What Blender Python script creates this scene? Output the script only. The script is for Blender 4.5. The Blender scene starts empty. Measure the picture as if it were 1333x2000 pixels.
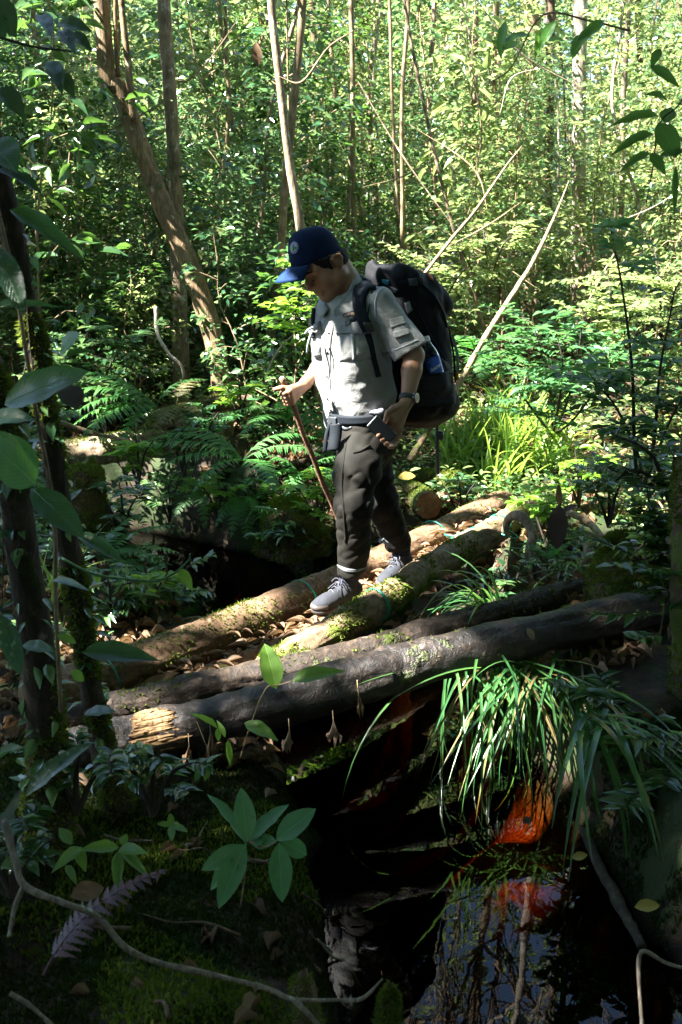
import bpy, math, random
import numpy as np
from mathutils import Vector, Matrix

R = math.radians
rng = np.random.default_rng(7)
random.seed(7)
S = bpy.context.scene
COL = S.collection

# ------------------------------------------------------------------ camera, light, exposure
CAM_H, PITCH, FPX = 1.55, R(13.9), 1946.0
cam_d = bpy.data.cameras.new('camera')
cam = bpy.data.objects.new('camera', cam_d); COL.objects.link(cam)
cam.location = (0, 0, CAM_H)
cam.rotation_euler = (R(90) - PITCH, 0, 0)
cam_d.sensor_fit = 'VERTICAL'; cam_d.sensor_height = 36.0; cam_d.lens = 36.0 * FPX / 2000.0
cam_d.clip_start = 0.05; cam_d.clip_end = 400
cam_d.dof.use_dof = True; cam_d.dof.focus_distance = 4.55; cam_d.dof.aperture_fstop = 7.0
S.camera = cam

SUN = Vector((-0.60, -0.19, 0.775)).normalized()      # towards the sun
sun_d = bpy.data.lights.new('sun', 'SUN'); sun_d.energy = 5.0; sun_d.angle = R(0.55); sun_d.color = (1.0, 0.96, 0.89)
sun = bpy.data.objects.new('sun', sun_d); COL.objects.link(sun)
sun.rotation_euler = SUN.to_track_quat('Z', 'Y').to_euler()
W = bpy.data.worlds.new('World'); S.world = W; W.use_nodes = True
wn = W.node_tree
sky = wn.nodes.new('ShaderNodeTexSky'); sky.sky_type = 'NISHITA'; sky.sun_disc = False
sky.dust_density = 0.3; sky.ozone_density = 2.5
sky.sun_elevation = math.asin(SUN.z); sky.sun_rotation = math.atan2(SUN.x, SUN.y)
wn.links.new(sky.outputs[0], wn.nodes['Background'].inputs[0])
wn.nodes['Background'].inputs[1].default_value = 0.05
S.view_settings.view_transform = 'Standard'; S.view_settings.look = 'None'
S.view_settings.exposure = 3.8; S.view_settings.gamma = 1.0
S.render.engine = 'CYCLES'
S.cycles.max_bounces = 8; S.cycles.diffuse_bounces = 4; S.cycles.glossy_bounces = 3
S.cycles.transmission_bounces = 5; S.cycles.transparent_max_bounces = 8
S.cycles.use_denoising = True
S.cycles.sample_clamp_indirect = 6.0
S.cycles.caustics_reflective = False; S.cycles.caustics_refractive = False

# ------------------------------------------------------------------ picture -> place
CP, SP = math.cos(PITCH), math.sin(PITCH)
def ray(px, py):
    x = (px - 666.5) / FPX; y = (1000.0 - py) / FPX
    return np.array([x, CP + y * SP, -SP + y * CP])
CAMP = np.array([0, 0, CAM_H])
def at(px, py, Y):
    d = ray(px, py); return CAMP + d * (Y / d[1])
def at_z(px, py, z):
    d = ray(px, py); return CAMP + d * ((z - CAM_H) / d[2])

# ------------------------------------------------------------------ numpy noise
_perm = np.random.default_rng(3).permutation(256).astype(np.int64); _perm = np.concatenate([_perm, _perm, _perm])
_val = np.random.default_rng(4).random(256).astype(np.float32) * 2 - 1
def vnoise(p):
    p = np.asarray(p, dtype=np.float32)
    i = np.floor(p).astype(np.int64); f = p - i; f = f * f * (3 - 2 * f)
    i &= 255
    def h(dx, dy, dz):
        return _val[_perm[_perm[_perm[(i[..., 0] + dx) & 255] + ((i[..., 1] + dy) & 255)] + ((i[..., 2] + dz) & 255)]]
    fx, fy, fz = f[..., 0], f[..., 1], f[..., 2]
    def lx(dy, dz): return h(0, dy, dz) * (1 - fx) + h(1, dy, dz) * fx
    a = lx(0, 0) * (1 - fy) + lx(1, 0) * fy
    b = lx(0, 1) * (1 - fy) + lx(1, 1) * fy
    return a * (1 - fz) + b * fz
def fbm(p, o=3):
    p = np.asarray(p, dtype=np.float32); s = 0; a = 1.0
    for k in range(o):
        s = s + a * vnoise(p * (2 ** k) + 17.3 * k); a *= 0.5
    return s
def sstep(a, b, x):
    t = np.clip((x - a) / (b - a), 0, 1); return t * t * (3 - 2 * t)

# ------------------------------------------------------------------ mesh helpers
def mesh_np(name, verts, polys, smooth=True, uv=None):
    """polys: list of int arrays (n,3) or (n,4)"""
    verts = np.asarray(verts, dtype=np.float32)
    me = bpy.data.meshes.new(name)
    polys = [np.asarray(p, dtype=np.int32) for p in polys if len(p)]
    me.vertices.add(len(verts)); me.vertices.foreach_set('co', verts.ravel())
    nl = sum(p.size for p in polys); npol = sum(len(p) for p in polys)
    me.loops.add(nl); me.polygons.add(npol)
    me.loops.foreach_set('vertex_index', np.concatenate([p.ravel() for p in polys]))
    tot = np.concatenate([np.full(len(p), p.shape[1], dtype=np.int32) for p in polys])
    st = np.concatenate([[0], np.cumsum(tot)[:-1]]).astype(np.int32)
    me.polygons.foreach_set('loop_start', st); me.polygons.foreach_set('loop_total', tot)
    me.polygons.foreach_set('use_smooth', np.full(npol, smooth, dtype=bool))
    me.update(calc_edges=True); me.validate()
    return me

class MB:
    def __init__(s): s.v = []; s.f = {3: [], 4: []}; s.n = 0
    def add(s, v, *polys):
        v = np.asarray(v, dtype=np.float32).reshape(-1, 3)
        for p in polys:
            p = np.asarray(p, dtype=np.int32)
            if p.size: s.f[p.shape[1]].append(p + s.n)
        s.v.append(v); s.n += len(v)
        return s
    def mesh(s, name, smooth=True, off=None):
        v = np.concatenate(s.v) if s.v else np.zeros((0, 3))
        if off is not None: v = v - np.asarray(off, dtype=np.float32)
        return mesh_np(name, v, [np.concatenate(s.f[k]) for k in (3, 4) if s.f[k]], smooth)

def link(name, me, m=None, parent=None, loc=None, rot=None, scale=None):
    o = bpy.data.objects.new(name, me)
    if me is not None and m is not None:
        me.materials.clear(); me.materials.append(m)
    COL.objects.link(o)
    if parent is not None: o.parent = parent
    if loc is not None: o.location = [float(a) for a in loc]
    if rot is not None: o.rotation_euler = rot
    if scale is not None: o.scale = scale if hasattr(scale, '__len__') else (scale,) * 3
    return o
def tag(o, label=None, cat=None, group=None, kind=None):
    if label: o['label'] = label
    if cat: o['category'] = cat
    if group: o['group'] = group
    if kind: o['kind'] = kind
    return o
def thing(name, label, cat, loc=(0, 0, 0), group=None, rotz=0.0):
    return tag(link(name, None, loc=loc, rot=(0, 0, rotz)), label, cat, group)

def catmull(pts, n):
    pts = np.asarray(pts, dtype=float)
    if len(pts) < 3:
        t = np.linspace(0, 1, n)[:, None]; return pts[0] * (1 - t) + pts[-1] * t
    P = np.vstack([2 * pts[0] - pts[1], pts, 2 * pts[-1] - pts[-2]])
    u = np.linspace(0, len(pts) - 1 - 1e-6, n); i = u.astype(int); t = (u - i)[:, None]
    a, b, c, d = P[i], P[i + 1], P[i + 2], P[i + 3]
    return 0.5 * ((2 * b) + (c - a) * t + (2 * a - 5 * b + 4 * c - d) * t ** 2 + (3 * b - a - 3 * c + d) * t ** 3)
def tube_arr(pts, rad, seg=8, n=None, caps=True, rough=0.0, rfreq=6.0, seed=0.0, smooth_path=True):
    pts = np.asarray(pts, dtype=float)
    if n is None: n = max(len(pts), 2)
    rad = np.interp(np.linspace(0, 1, n), np.linspace(0, 1, len(np.atleast_1d(rad))), np.atleast_1d(rad)) if np.ndim(rad) else np.full(n, rad)
    P = catmull(pts, n) if smooth_path else pts
    T = np.gradient(P, axis=0); T /= np.linalg.norm(T, axis=1)[:, None] + 1e-12
    up = np.array([0, 0, 1.0]) if abs(T[0, 2]) < 0.9 else np.array([1.0, 0, 0])
    N = np.zeros_like(P); nrm = np.cross(T[0], up); nrm /= np.linalg.norm(nrm)
    for k in range(n):
        nrm = nrm - T[k] * nrm.dot(T[k]); nrm /= np.linalg.norm(nrm) + 1e-12; N[k] = nrm
    B = np.cross(T, N)
    a = np.arange(seg) * 2 * math.pi / seg
    ring = N[:, None, :] * np.cos(a)[None, :, None] + B[:, None, :] * np.sin(a)[None, :, None]
    r = rad[:, None] * np.ones(seg)[None]
    if rough:
        q = P[:, None, :] + ring * rad[:, None, None]
        r = r * (1 + rough * fbm(q * rfreq + seed, 3))
    V = (P[:, None, :] + ring * r[..., None]).reshape(-1, 3)
    i = np.arange(n - 1)[:, None] * seg; j = np.arange(seg)[None]; j2 = (j + 1) % seg
    F = np.stack([i + j, i + j2, i + seg + j2, i + seg + j], -1).reshape(-1, 4)
    out = [F]
    if caps:
        V = np.vstack([V, P[0], P[-1]]); c0, c1 = len(V) - 2, len(V) - 1
        jj = np.arange(seg); jj2 = (jj + 1) % seg
        out.append(np.vstack([np.stack([np.full(seg, c0), jj2, jj], -1), np.stack([np.full(seg, c1), (n - 1) * seg + jj, (n - 1) * seg + jj2], -1)]))
    return V, out
def tube(name, pts, rad, m, parent=None, off=(0, 0, 0), smooth=True, **k):
    V, F = tube_arr(pts, rad, **k)
    return link(name, MB().add(V - np.asarray(off), *F).mesh(name, smooth), m, parent)

# leaves ---------------------------------------------------------------
def leaf_template(n=4, wmax=0.42, fold=0.12, curl=0.15, tip=1.6, thick=0.0):
    """unit leaf along +x, width 1, normal +z; n segments, 3 columns"""
    t = np.linspace(0, 1, n + 1)
    pk = wmax
    w = np.where(t < pk, np.clip(np.sin(np.minimum(t / pk, 1) * math.pi / 2), 0, 1) ** 0.8, np.clip(np.cos((t - pk) / (1 - pk) * math.pi / 2), 0, 1) ** tip) * 0.5
    w[0] = 0.02; w[-1] = 0.0
    z = -curl * t ** 2
    V = np.zeros((n + 1, 3, 3)); V[:, :, 0] = t[:, None]
    V[:, 0, 1] = -w; V[:, 2, 1] = w; V[:, 1, 2] = z; V[:, 0, 2] = z + fold * w * 2; V[:, 2, 2] = z + fold * w * 2
    F = []
    for i in range(n):
        for c in (0, 1):
            F.append((i * 3 + c, i * 3 + 3 + c, i * 3 + 4 + c, i * 3 + 1 + c))
    return V.reshape(-1, 3), np.array(F)
_d = np.array([[0, 0, 0], [.42, -.5, .07], [.42, .5, .07], [1, 0, -.12], [.45, 0, 0]], dtype=float)
T_DIAMOND = (_d, np.array([[0, 1, 3, 4], [0, 4, 3, 2]]))
_d2 = np.array([[0, 0, 0], [.22, -.38, .05], [.6, -.42, .04], [1, 0, -.15], [.6, .42, .04], [.22, .38, .05], [.4, 0, -.02]], dtype=float)
T_ROUND = (_d2, np.array([[0, 1, 2, 6], [6, 2, 3, 4], [0, 6, 4, 5]]))
T_LEAF = leaf_template(4)
def unit(v):
    v = np.asarray(v, dtype=float); return v / (np.linalg.norm(v, axis=-1, keepdims=True) + 1e-12)
def place_leaves(mb, pos, d, nrm, L, Wd, tpl=T_DIAMOND):
    pos = np.asarray(pos, dtype=float); n = len(pos)
    if n == 0: return
    d = unit(d); y = unit(np.cross(nrm, d)); z = np.cross(d, y)
    tv, tf = tpl; L = np.broadcast_to(L, n); Wd = np.broadcast_to(Wd, n)
    V = pos[:, None, :] + d[:, None, :] * (tv[None, :, 0:1] * L[:, None, None]) + y[:, None, :] * (tv[None, :, 1:2] * Wd[:, None, None]) + z[:, None, :] * (tv[None, :, 2:3] * L[:, None, None])
    F = (tf[None] + (np.arange(n) * len(tv))[:, None, None]).reshape(-1, tf.shape[1])
    mb.add(V.reshape(-1, 3), F)
def rdir(n, zlo=-1.0, zhi=1.0, r=rng):
    z = r.uniform(zlo, zhi, n); a = r.uniform(0, 2 * math.pi, n); s = np.sqrt(np.clip(1 - z * z, 0, 1))
    return np.stack([s * np.cos(a), s * np.sin(a), z], -1)

# ------------------------------------------------------------------ materials
class NT:
    def __init__(s, name):
        s.m = bpy.data.materials.new(name); s.m.use_nodes = True; s.t = s.m.node_tree
        s.t.nodes.clear(); s.out = s.t.nodes.new('ShaderNodeOutputMaterial')
    def n(s, typ, **k):
        nd = s.t.nodes.new('ShaderNode' + typ)
        for a, b in k.items():
            if hasattr(nd, a): setattr(nd, a, b)
        return nd
    def l(s, a, b): s.t.links.new(a, b)
    def val(s, sock, v):
        if hasattr(v, 'links') or isinstance(v, bpy.types.NodeSocket): s.l(v, sock)
        else: sock.default_value = v if not (isinstance(v, tuple) and len(v) == 3 and sock.type == 'RGBA') else (*v, 1)
    def noise(s, vec, scale, detail=4, rough=0.55, dist=0.0):
        nd = s.n('TexNoise'); s.l(vec, nd.inputs['Vector']); nd.inputs['Scale'].default_value = scale
        nd.inputs['Detail'].default_value = detail; nd.inputs['Roughness'].default_value = rough; nd.inputs['Distortion'].default_value = dist
        return nd.outputs['Fac']
    def ramp(s, fac, stops, interp='LINEAR'):
        nd = s.n('ValToRGB'); s.l(fac, nd.inputs[0]); cr = nd.color_ramp; cr.interpolation = interp
        while len(cr.elements) < len(stops): cr.elements.new(0.5)
        for e, (p, c) in zip(cr.elements, stops):
            e.position = p; e.color = (*c, 1) if hasattr(c, '__len__') else (c, c, c, 1)
        return nd.outputs[0]
    def mix(s, fac, a, b, blend='MIX'):
        nd = s.n('Mix', data_type='RGBA', blend_type=blend); s.val(nd.inputs[0], fac); s.val(nd.inputs[6], a); s.val(nd.inputs[7], b)
        return nd.outputs[2]
    def math(s, op, a, b=0.5, c=0.0):
        nd = s.n('Math', operation=op); s.val(nd.inputs[0], a); s.val(nd.inputs[1], b); s.val(nd.inputs[2], c); return nd.outputs[0]
    def bump(s, h, st=0.5, dist=0.01, nrm=None):
        nd = s.n('Bump'); s.l(h, nd.inputs['Height']); nd.inputs['Strength'].default_value = st; nd.inputs['Distance'].default_value = dist
        if nrm is not None: s.l(nrm, nd.inputs['Normal'])
        return nd.outputs[0]
    def bsdf(s, col, rough=0.6, nrm=None, spec=0.5, coat=0.0, metal=0.0, sheen=0.0, trans=0.0):
        nd = s.n('BsdfPrincipled'); s.val(nd.inputs['Base Color'], col); s.val(nd.inputs['Roughness'], rough)
        nd.inputs['Specular IOR Level'].default_value = spec; nd.inputs['Metallic'].default_value = metal
        nd.inputs['Coat Weight'].default_value = coat; nd.inputs['Sheen Weight'].default_value = sheen
        nd.inputs['Transmission Weight'].default_value = trans
        if nrm is not None: s.l(nrm, nd.inputs['Normal'])
        return nd
    def done(s, sh):
        s.l(sh.outputs[0] if hasattr(sh, 'outputs') else sh, s.out.inputs[0]); return s.m
    def obj(s): return s.n('TexCoord').outputs['Object']
    def geo(s): return s.n('NewGeometry').outputs['Position']

def leaf_mat(name, stops, trans=(0.25, 0.42, 0.05), tw=0.35, rough=0.38, spec=0.5, spots=0.0):
    g = NT(name)
    isl = g.n('NewGeometry').outputs['Random Per Island']; ob = g.n('ObjectInfo').outputs['Random']
    f = g.math('FRACT', g.math('ADD', isl, ob))
    col = g.ramp(f, stops)
    nz = g.noise(g.obj(), 25, 3)
    col = g.mix(0.35, col, g.ramp(nz, [(0.3, 0.35), (0.7, 1.0)]), 'MULTIPLY')
    if spots:
        sp = g.ramp(g.noise(g.obj(), 70, 2), [(0.62, 0.0), (0.7, 1.0)])
        col = g.mix(g.math('MULTIPLY', sp, spots), col, (0.35, 0.38, 0.32))
    p = g.bsdf(col, rough, spec=spec, nrm=g.bump(nz, 0.25, 0.004))
    t = g.n('BsdfTranslucent'); g.l(g.mix(0.75, col, trans), t.inputs[0])
    mx = g.n('MixShader'); mx.inputs[0].default_value = tw; g.l(p.outputs[0], mx.inputs[1]); g.l(t.outputs[0], mx.inputs[2])
    return g.done(mx)

def big_leaf_mat(name, c0, c1, trans, tw=.3, rough=.3, spec=.6, spots=0.0, vein=(1.5, 1.45, 1.6)):
    """a leaf with midrib and side veins drawn along the leaf's own length"""
    g = NT(name); uv = g.n('UVMap').outputs[0]; sx = g.n('SeparateXYZ'); g.l(uv, sx.inputs[0]); u, v = sx.outputs[0], sx.outputs[1]
    av = g.math('ABSOLUTE', v); ob = g.n('ObjectInfo').outputs['Random']
    ph = g.math('ADD', g.math('MULTIPLY', u, 13.0), g.math('MULTIPLY', av, -9.0)); wv = g.math('SINE', g.math('MULTIPLY', ph, 6.283))
    side = g.ramp(g.math('MULTIPLY', g.math('ADD', wv, 1.0), .5), [(.86, 0.), (.97, 1.)]); mid = g.ramp(av, [(.010, 1.), (.03, 0.)])
    n1 = g.noise(g.obj(), 30, 4, .6); n2 = g.noise(g.obj(), 8, 3)
    col = g.mix(g.math('MULTIPLY', g.math('ADD', ob, n2), .5), c0, c1)
    col = g.mix(g.ramp(n1, [(.35, .45), (.65, 0.)]), col, tuple(c * .45 for c in c0))
    vc = tuple(min(.5, c * k) for c, k in zip(c1, vein))
    col = g.mix(g.math('MAXIMUM', g.math('MULTIPLY', side, .35), g.math('MULTIPLY', mid, .8)), col, vc)
    brown = g.ramp(g.noise(g.obj(), 55, 3, .7), [(.66, 0.), (.72, .8)]); col = g.mix(brown, col, (.10, .07, .025))
    if spots: col = g.mix(g.math('MULTIPLY', g.ramp(g.noise(g.obj(), 75, 2), [(.58, 0.), (.68, 1.)]), spots), col, (.35, .38, .32))
    h = g.math('ADD', g.math('MULTIPLY', g.math('MAXIMUM', side, mid), -.8), g.math('MULTIPLY', n1, .6))
    p = g.bsdf(col, g.ramp(n1, [(.3, rough * .8), (.7, rough * 1.5)]), spec=spec, nrm=g.bump(h, .5, .003))
    t = g.n('BsdfTranslucent'); g.l(g.mix(.7, col, trans), t.inputs[0]); mx = g.n('MixShader'); mx.inputs[0].default_value = tw
    g.l(p.outputs[0], mx.inputs[1]); g.l(t.outputs[0], mx.inputs[2]); return g.done(mx)

def bark_mat(name, dark, mid, light, moss=0.0, lichen=0.0, scale=1.0, bump=0.6, rough=0.85, stretch=0.25, moss_col=(0.07, 0.10, 0.012), up_moss=False, spec=0.3):
    g = NT(name); o = g.obj()
    mp = g.n('Mapping'); g.l(o, mp.inputs[0]); mp.inputs['Scale'].default_value = (1, 1, stretch)
    n1 = g.noise(mp.outputs[0], 45 * scale, 6, 0.65, 0.4); n2 = g.noise(o, 6 * scale, 4)
    col = g.ramp(n1, [(0.3, dark), (0.52, mid), (0.75, light)])
    col = g.mix(g.ramp(n2, [(0.35, 0.0), (0.65, 0.6)]), col, dark)
    h = n1
    if lichen:
        n3 = g.noise(o, 17 * scale, 3, 0.5); ms = g.ramp(g.math('ADD', g.math('MULTIPLY', n3, .7), g.math('MULTIPLY', n1, .3)), [(0.64 - 0.08 * lichen, 0.0), (0.72 - 0.08 * lichen, 1.0)])
        col = g.mix(g.math('MULTIPLY', ms, 0.6), col, tuple(min(.5, c * 1.3 + .12) for c in light))
    if moss:
        n4 = g.noise(o, 9 * scale, 5, 0.65)
        mk = n4
        if up_moss:
            sx = g.n('SeparateXYZ'); g.l(g.n('NewGeometry').outputs['Normal'], sx.inputs[0])
            mk = g.math('ADD', n4, g.math('MULTIPLY', sx.outputs[2], 0.12))
        ms = g.ramp(mk, [(0.66 - 0.2 * moss, 0.0), (0.74 - 0.2 * moss, 1.0)])
        nf = g.noise(o, 160, 3, 0.7)
        mc = g.mix(g.ramp(nf, [(0.3, 0.0), (0.7, 1.0)]), tuple(c * 0.45 for c in moss_col), moss_col)
        col = g.mix(ms, col, mc)
        h = g.math('ADD', n1, g.math('MULTIPLY', ms, g.math('ADD', nf, 0.3)))
    return g.done(g.bsdf(col, rough, nrm=g.bump(h, bump, 0.012), spec=spec))

def plain(name, col, rough=0.6, spec=0.5, var=0.25, scale=30, bump=0.15, coat=0.0, metal=0.0, sheen=0.0, bscale=None):
    g = NT(name); o = g.obj(); n = g.noise(o, scale, 4)
    c = g.mix(g.ramp(n, [(0.3, 0.0), (0.7, 1.0)]), tuple(x * (1 - var) for x in col), tuple(min(1, x * (1 + var)) for x in col))
    nb = g.noise(o, bscale, 3) if bscale else n
    return g.done(g.bsdf(c, rough, spec=spec, nrm=g.bump(nb, bump, 0.004) if bump else None, coat=coat, metal=metal, sheen=sheen))
# ================================================================== ground and water
ZW = -0.40
STREAM = np.array([(-8, 7.6), (-3.6, 7.3), (-1.6, 6.95), (-0.92, 6.3), (-0.6, 5.5), (-0.2, 4.6), (0.2, 3.8), (0.42, 3.2), (0.47, 2.6), (0.50, 1.8), (0.5, 0.4), (0.5, -4), (0.5, -12)])
SHW = np.array([.3, .3, .32, .42, .42, .42, .42, .43, .43, .44, .45, .5, .5])
def stream_dist(X, Y):
    X = np.asarray(X, float); Y = np.asarray(Y, float)
    best = np.full(X.shape, 1e9); hw = np.zeros(X.shape); sd = np.zeros(X.shape)
    for a, b, h0, h1 in zip(STREAM[:-1], STREAM[1:], SHW[:-1], SHW[1:]):
        ab = b - a; t = np.clip(((X - a[0]) * ab[0] + (Y - a[1]) * ab[1]) / ab.dot(ab), 0, 1)
        dx = X - a[0] - ab[0] * t; dy = Y - a[1] - ab[1] * t; d = np.hypot(dx, dy)
        m = d < best; best = np.where(m, d, best); hw = np.where(m, h0 + (h1 - h0) * t, hw)
        sd = np.where(m, np.sign(ab[0] * dy - ab[1] * dx), sd)
    return best, hw, sd                # sd > 0: right bank (stream runs towards the camera)
def gz(X, Y):
    X = np.asarray(X, float); Y = np.asarray(Y, float)
    d, hw, sd = stream_dist(X, Y)
    p = np.stack([X, Y, 0 * X], -1)
    left = -0.22 + 0.12 * sstep(1.5, -1, Y) + 0.30 * sstep(3.4, 5.4, Y) + 0.62 * sstep(5.4, 8.2, Y) - 0.10 * sstep(-0.6, 0.2, X) * sstep(3.5, 2.0, Y)
    right = -0.12 + 0.14 * sstep(3.0, 4.4, Y) + 0.10 * sstep(4.4, 6.0, Y) + 0.55 * sstep(6.5, 10, Y) - 0.40 * sstep(1.05, .75, X) * sstep(3.7, 4.1, Y) * sstep(6.1, 5.5, Y)
    bank = np.where(sd > 0, right, left)
    bank = np.where(Y > 9.5, left * 0.5 + right * 0.5, bank) if False else bank
    far = 0.04 * np.clip(Y - 9, 0, 60) + 0.03 * np.clip(np.abs(X) - 6, 0, 40)
    bank = bank + far + 0.06 * fbm(p * 3.1 + 4, 2) * sstep(3.6, 2.6, Y) + 0.07 * fbm(p * 1.1, 3) + 0.025 * fbm(p * 5.0, 2) * sstep(25, 8, np.hypot(X, Y))
    bed = ZW - 0.05 - 0.46 * np.sqrt(np.clip(1 - (d / hw) ** 2, 0, 1)) + 0.04 * fbm(p * 3.0 + 9, 2)
    # a pale sunken hump of roots and silt in the near pool
    bed = bed + 0.37 * np.exp(-(((X - 0.58) / 0.20) ** 2 + ((Y - 3.24) / 0.25) ** 2))
    w = sstep(0.0, 0.26, d - hw + 0.07 * fbm(p * 2.2 + 5, 2))
    return bed * (1 - w) + np.maximum(bank, ZW + 0.03) * w
def ground_at(px, py, lo=1.2, hi=60):
    d = ray(px, py); ts = np.linspace(lo, hi, 3000) ** 1.0
    Y = ts; P = CAMP[None] + d[None] * (Y / d[1])[:, None]
    below = P[:, 2] < gz(P[:, 0], P[:, 1])
    k = int(np.argmax(below)) if below.any() else len(Y) - 1
    return P[k]
def on_ground(x, y, dz=0.0): return np.array([x, y, float(gz(np.array([x]), np.array([y]))[0]) + dz])

# irregular grid: fine near the camera, coarse towards the horizon
def axis_pts(lo, hi, c, step0, grow):
    a = [c]; s = step0
    while a[-1] < hi: a.append(a[-1] + s); s = step0 + grow * (abs(a[-1] - c)) ** 1.6
    b = [c]; s = step0
    while b[-1] > lo: b.append(b[-1] - s); s = step0 + grow * (abs(b[-1] - c)) ** 1.6
    return np.array(sorted(set(b + a)))
gx = axis_pts(-130, 130, 0, 0.03, 0.012); gy = axis_pts(-80, 200, 3.8, 0.03, 0.010)
GX, GY = np.meshgrid(gx, gy, indexing='ij')
GZ = gz(GX, GY)
ni, nj = GX.shape
idx = np.arange(ni * nj).reshape(ni, nj)
gf = np.stack([idx[:-1, :-1], idx[1:, :-1], idx[1:, 1:], idx[:-1, 1:]], -1).reshape(-1, 4)
g = NT('forest_soil'); o = g.geo()
n1 = g.noise(o, 2.3, 5, 0.6); n2 = g.noise(o, 22, 5, 0.65); n3 = g.noise(o, 140, 3, 0.7)
soil = g.ramp(n2, [(0.3, (0.008, 0.005, 0.003)), (0.5, (0.024, 0.015, 0.008)), (0.72, (0.06, 0.036, 0.019))])
mossc = g.mix(g.ramp(n3, [(0.3, 0.0), (0.7, 1.0)]), (0.006, 0.013, 0.002), (0.022, 0.038, 0.006))
mk = g.ramp(g.math('ADD', n1, g.math('MULTIPLY', n2, 0.35)), [(0.62, 0.0), (0.70, 1.0)])
sx = g.n('SeparateXYZ'); g.l(o, sx.inputs[0])
wet = g.n('MapRange'); g.l(sx.outputs[2], wet.inputs[0]); wet.inputs[1].default_value = ZW + 0.0; wet.inputs[2].default_value = ZW + 0.06
col = g.mix(mk, soil, mossc)
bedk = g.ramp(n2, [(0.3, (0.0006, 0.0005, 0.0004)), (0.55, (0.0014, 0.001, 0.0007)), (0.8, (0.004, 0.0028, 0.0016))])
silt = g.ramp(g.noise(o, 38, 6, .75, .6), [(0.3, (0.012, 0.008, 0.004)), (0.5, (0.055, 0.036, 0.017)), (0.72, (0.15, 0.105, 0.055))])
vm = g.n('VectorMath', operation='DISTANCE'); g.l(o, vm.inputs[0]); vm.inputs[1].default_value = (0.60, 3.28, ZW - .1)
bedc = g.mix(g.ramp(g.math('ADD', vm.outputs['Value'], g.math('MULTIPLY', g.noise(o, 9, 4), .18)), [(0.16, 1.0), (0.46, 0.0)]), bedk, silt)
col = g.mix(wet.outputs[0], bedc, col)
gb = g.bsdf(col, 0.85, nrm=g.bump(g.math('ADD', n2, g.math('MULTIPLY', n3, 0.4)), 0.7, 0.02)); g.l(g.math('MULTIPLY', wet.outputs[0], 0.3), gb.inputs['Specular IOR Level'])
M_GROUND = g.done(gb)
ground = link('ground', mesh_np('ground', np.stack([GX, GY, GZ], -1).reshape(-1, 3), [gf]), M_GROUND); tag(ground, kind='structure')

# water: a closed slab of tea-coloured stream water
g = NT('stream_water'); o = g.geo()
nb = g.bump(g.noise(o, 5.0, 2, 0.5), 0.035, 0.02)
fr = g.n('Fresnel'); fr.inputs['IOR'].default_value = 1.33; g.l(nb, fr.inputs['Normal'])
tr = g.n('BsdfTransparent'); gl = g.n('BsdfGlossy'); gl.inputs['Roughness'].default_value = 0.0; g.l(nb, gl.inputs['Normal'])
mx = g.n('MixShader'); g.l(fr.outputs[0], mx.inputs[0]); g.l(tr.outputs[0], mx.inputs[1]); g.l(gl.outputs[0], mx.inputs[2])
ab = g.n('VolumeAbsorption'); ab.inputs['Color'].default_value = (0.90, 0.60, 0.22, 1); ab.inputs['Density'].default_value = 11.0
g.l(ab.outputs[0], g.out.inputs[1])
M_WATER = g.done(mx)
wx0, wx1, wy0, wy1 = -7.5, 1.6, -6, 9.2
wv = [(x, y, z) for z in (ZW, ZW - 0.7) for x, y in ((wx0, wy0), (wx1, wy0), (wx1, wy1), (wx0, wy1))]
water = link('water', mesh_np('water', np.array(wv), [np.array([(0, 1, 2, 3), (7, 6, 5, 4), (0, 4, 5, 1), (1, 5, 6, 2), (2, 6, 7, 3), (3, 7, 4, 0)])], False), M_WATER)
tag(water, kind='structure')
# ================================================================== foliage and bark materials
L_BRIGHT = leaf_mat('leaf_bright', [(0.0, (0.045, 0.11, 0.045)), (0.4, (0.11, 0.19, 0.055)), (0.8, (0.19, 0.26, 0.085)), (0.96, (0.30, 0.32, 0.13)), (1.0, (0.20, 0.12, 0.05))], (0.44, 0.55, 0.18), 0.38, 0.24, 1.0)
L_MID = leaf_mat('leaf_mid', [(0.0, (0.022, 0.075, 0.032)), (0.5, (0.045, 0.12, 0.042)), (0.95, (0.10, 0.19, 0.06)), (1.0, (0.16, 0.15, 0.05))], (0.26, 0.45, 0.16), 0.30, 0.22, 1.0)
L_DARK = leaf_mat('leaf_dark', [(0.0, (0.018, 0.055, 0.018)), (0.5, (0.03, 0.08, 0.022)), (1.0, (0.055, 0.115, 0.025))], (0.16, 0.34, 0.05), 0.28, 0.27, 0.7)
L_BLUE = leaf_mat('leaf_bluish', [(0.0, (0.03, 0.10, 0.04)), (0.5, (0.045, 0.13, 0.05)), (1.0, (0.07, 0.17, 0.05))], (0.16, 0.42, 0.10), 0.30, 0.36)
L_CANOPY = leaf_mat('leaf_canopy', [(0.0, (0.04, 0.09, 0.015)), (0.6, (0.07, 0.13, 0.02)), (1.0, (0.12, 0.17, 0.02))], (0.30, 0.45, 0.04), 0.34, 0.35)
B_BROWN = bark_mat('bark_brown', (0.045, 0.028, 0.017), (0.13, 0.085, 0.05), (0.26, 0.18, 0.11), lichen=0.5, moss=0.3)
B_PALE = bark_mat('bark_pale', (0.16, 0.12, 0.085), (0.36, 0.31, 0.24), (0.55, 0.50, 0.42), lichen=1.0)
B_GREY = bark_mat('bark_grey', (0.085, 0.06, 0.04), (0.25, 0.185, 0.12), (0.44, 0.36, 0.26), lichen=0.9)
B_MOSSY = bark_mat('bark_mossy', (0.03, 0.02, 0.012), (0.09, 0.06, 0.034), (0.19, 0.13, 0.075), moss=0.95, lichen=0.3)
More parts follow.
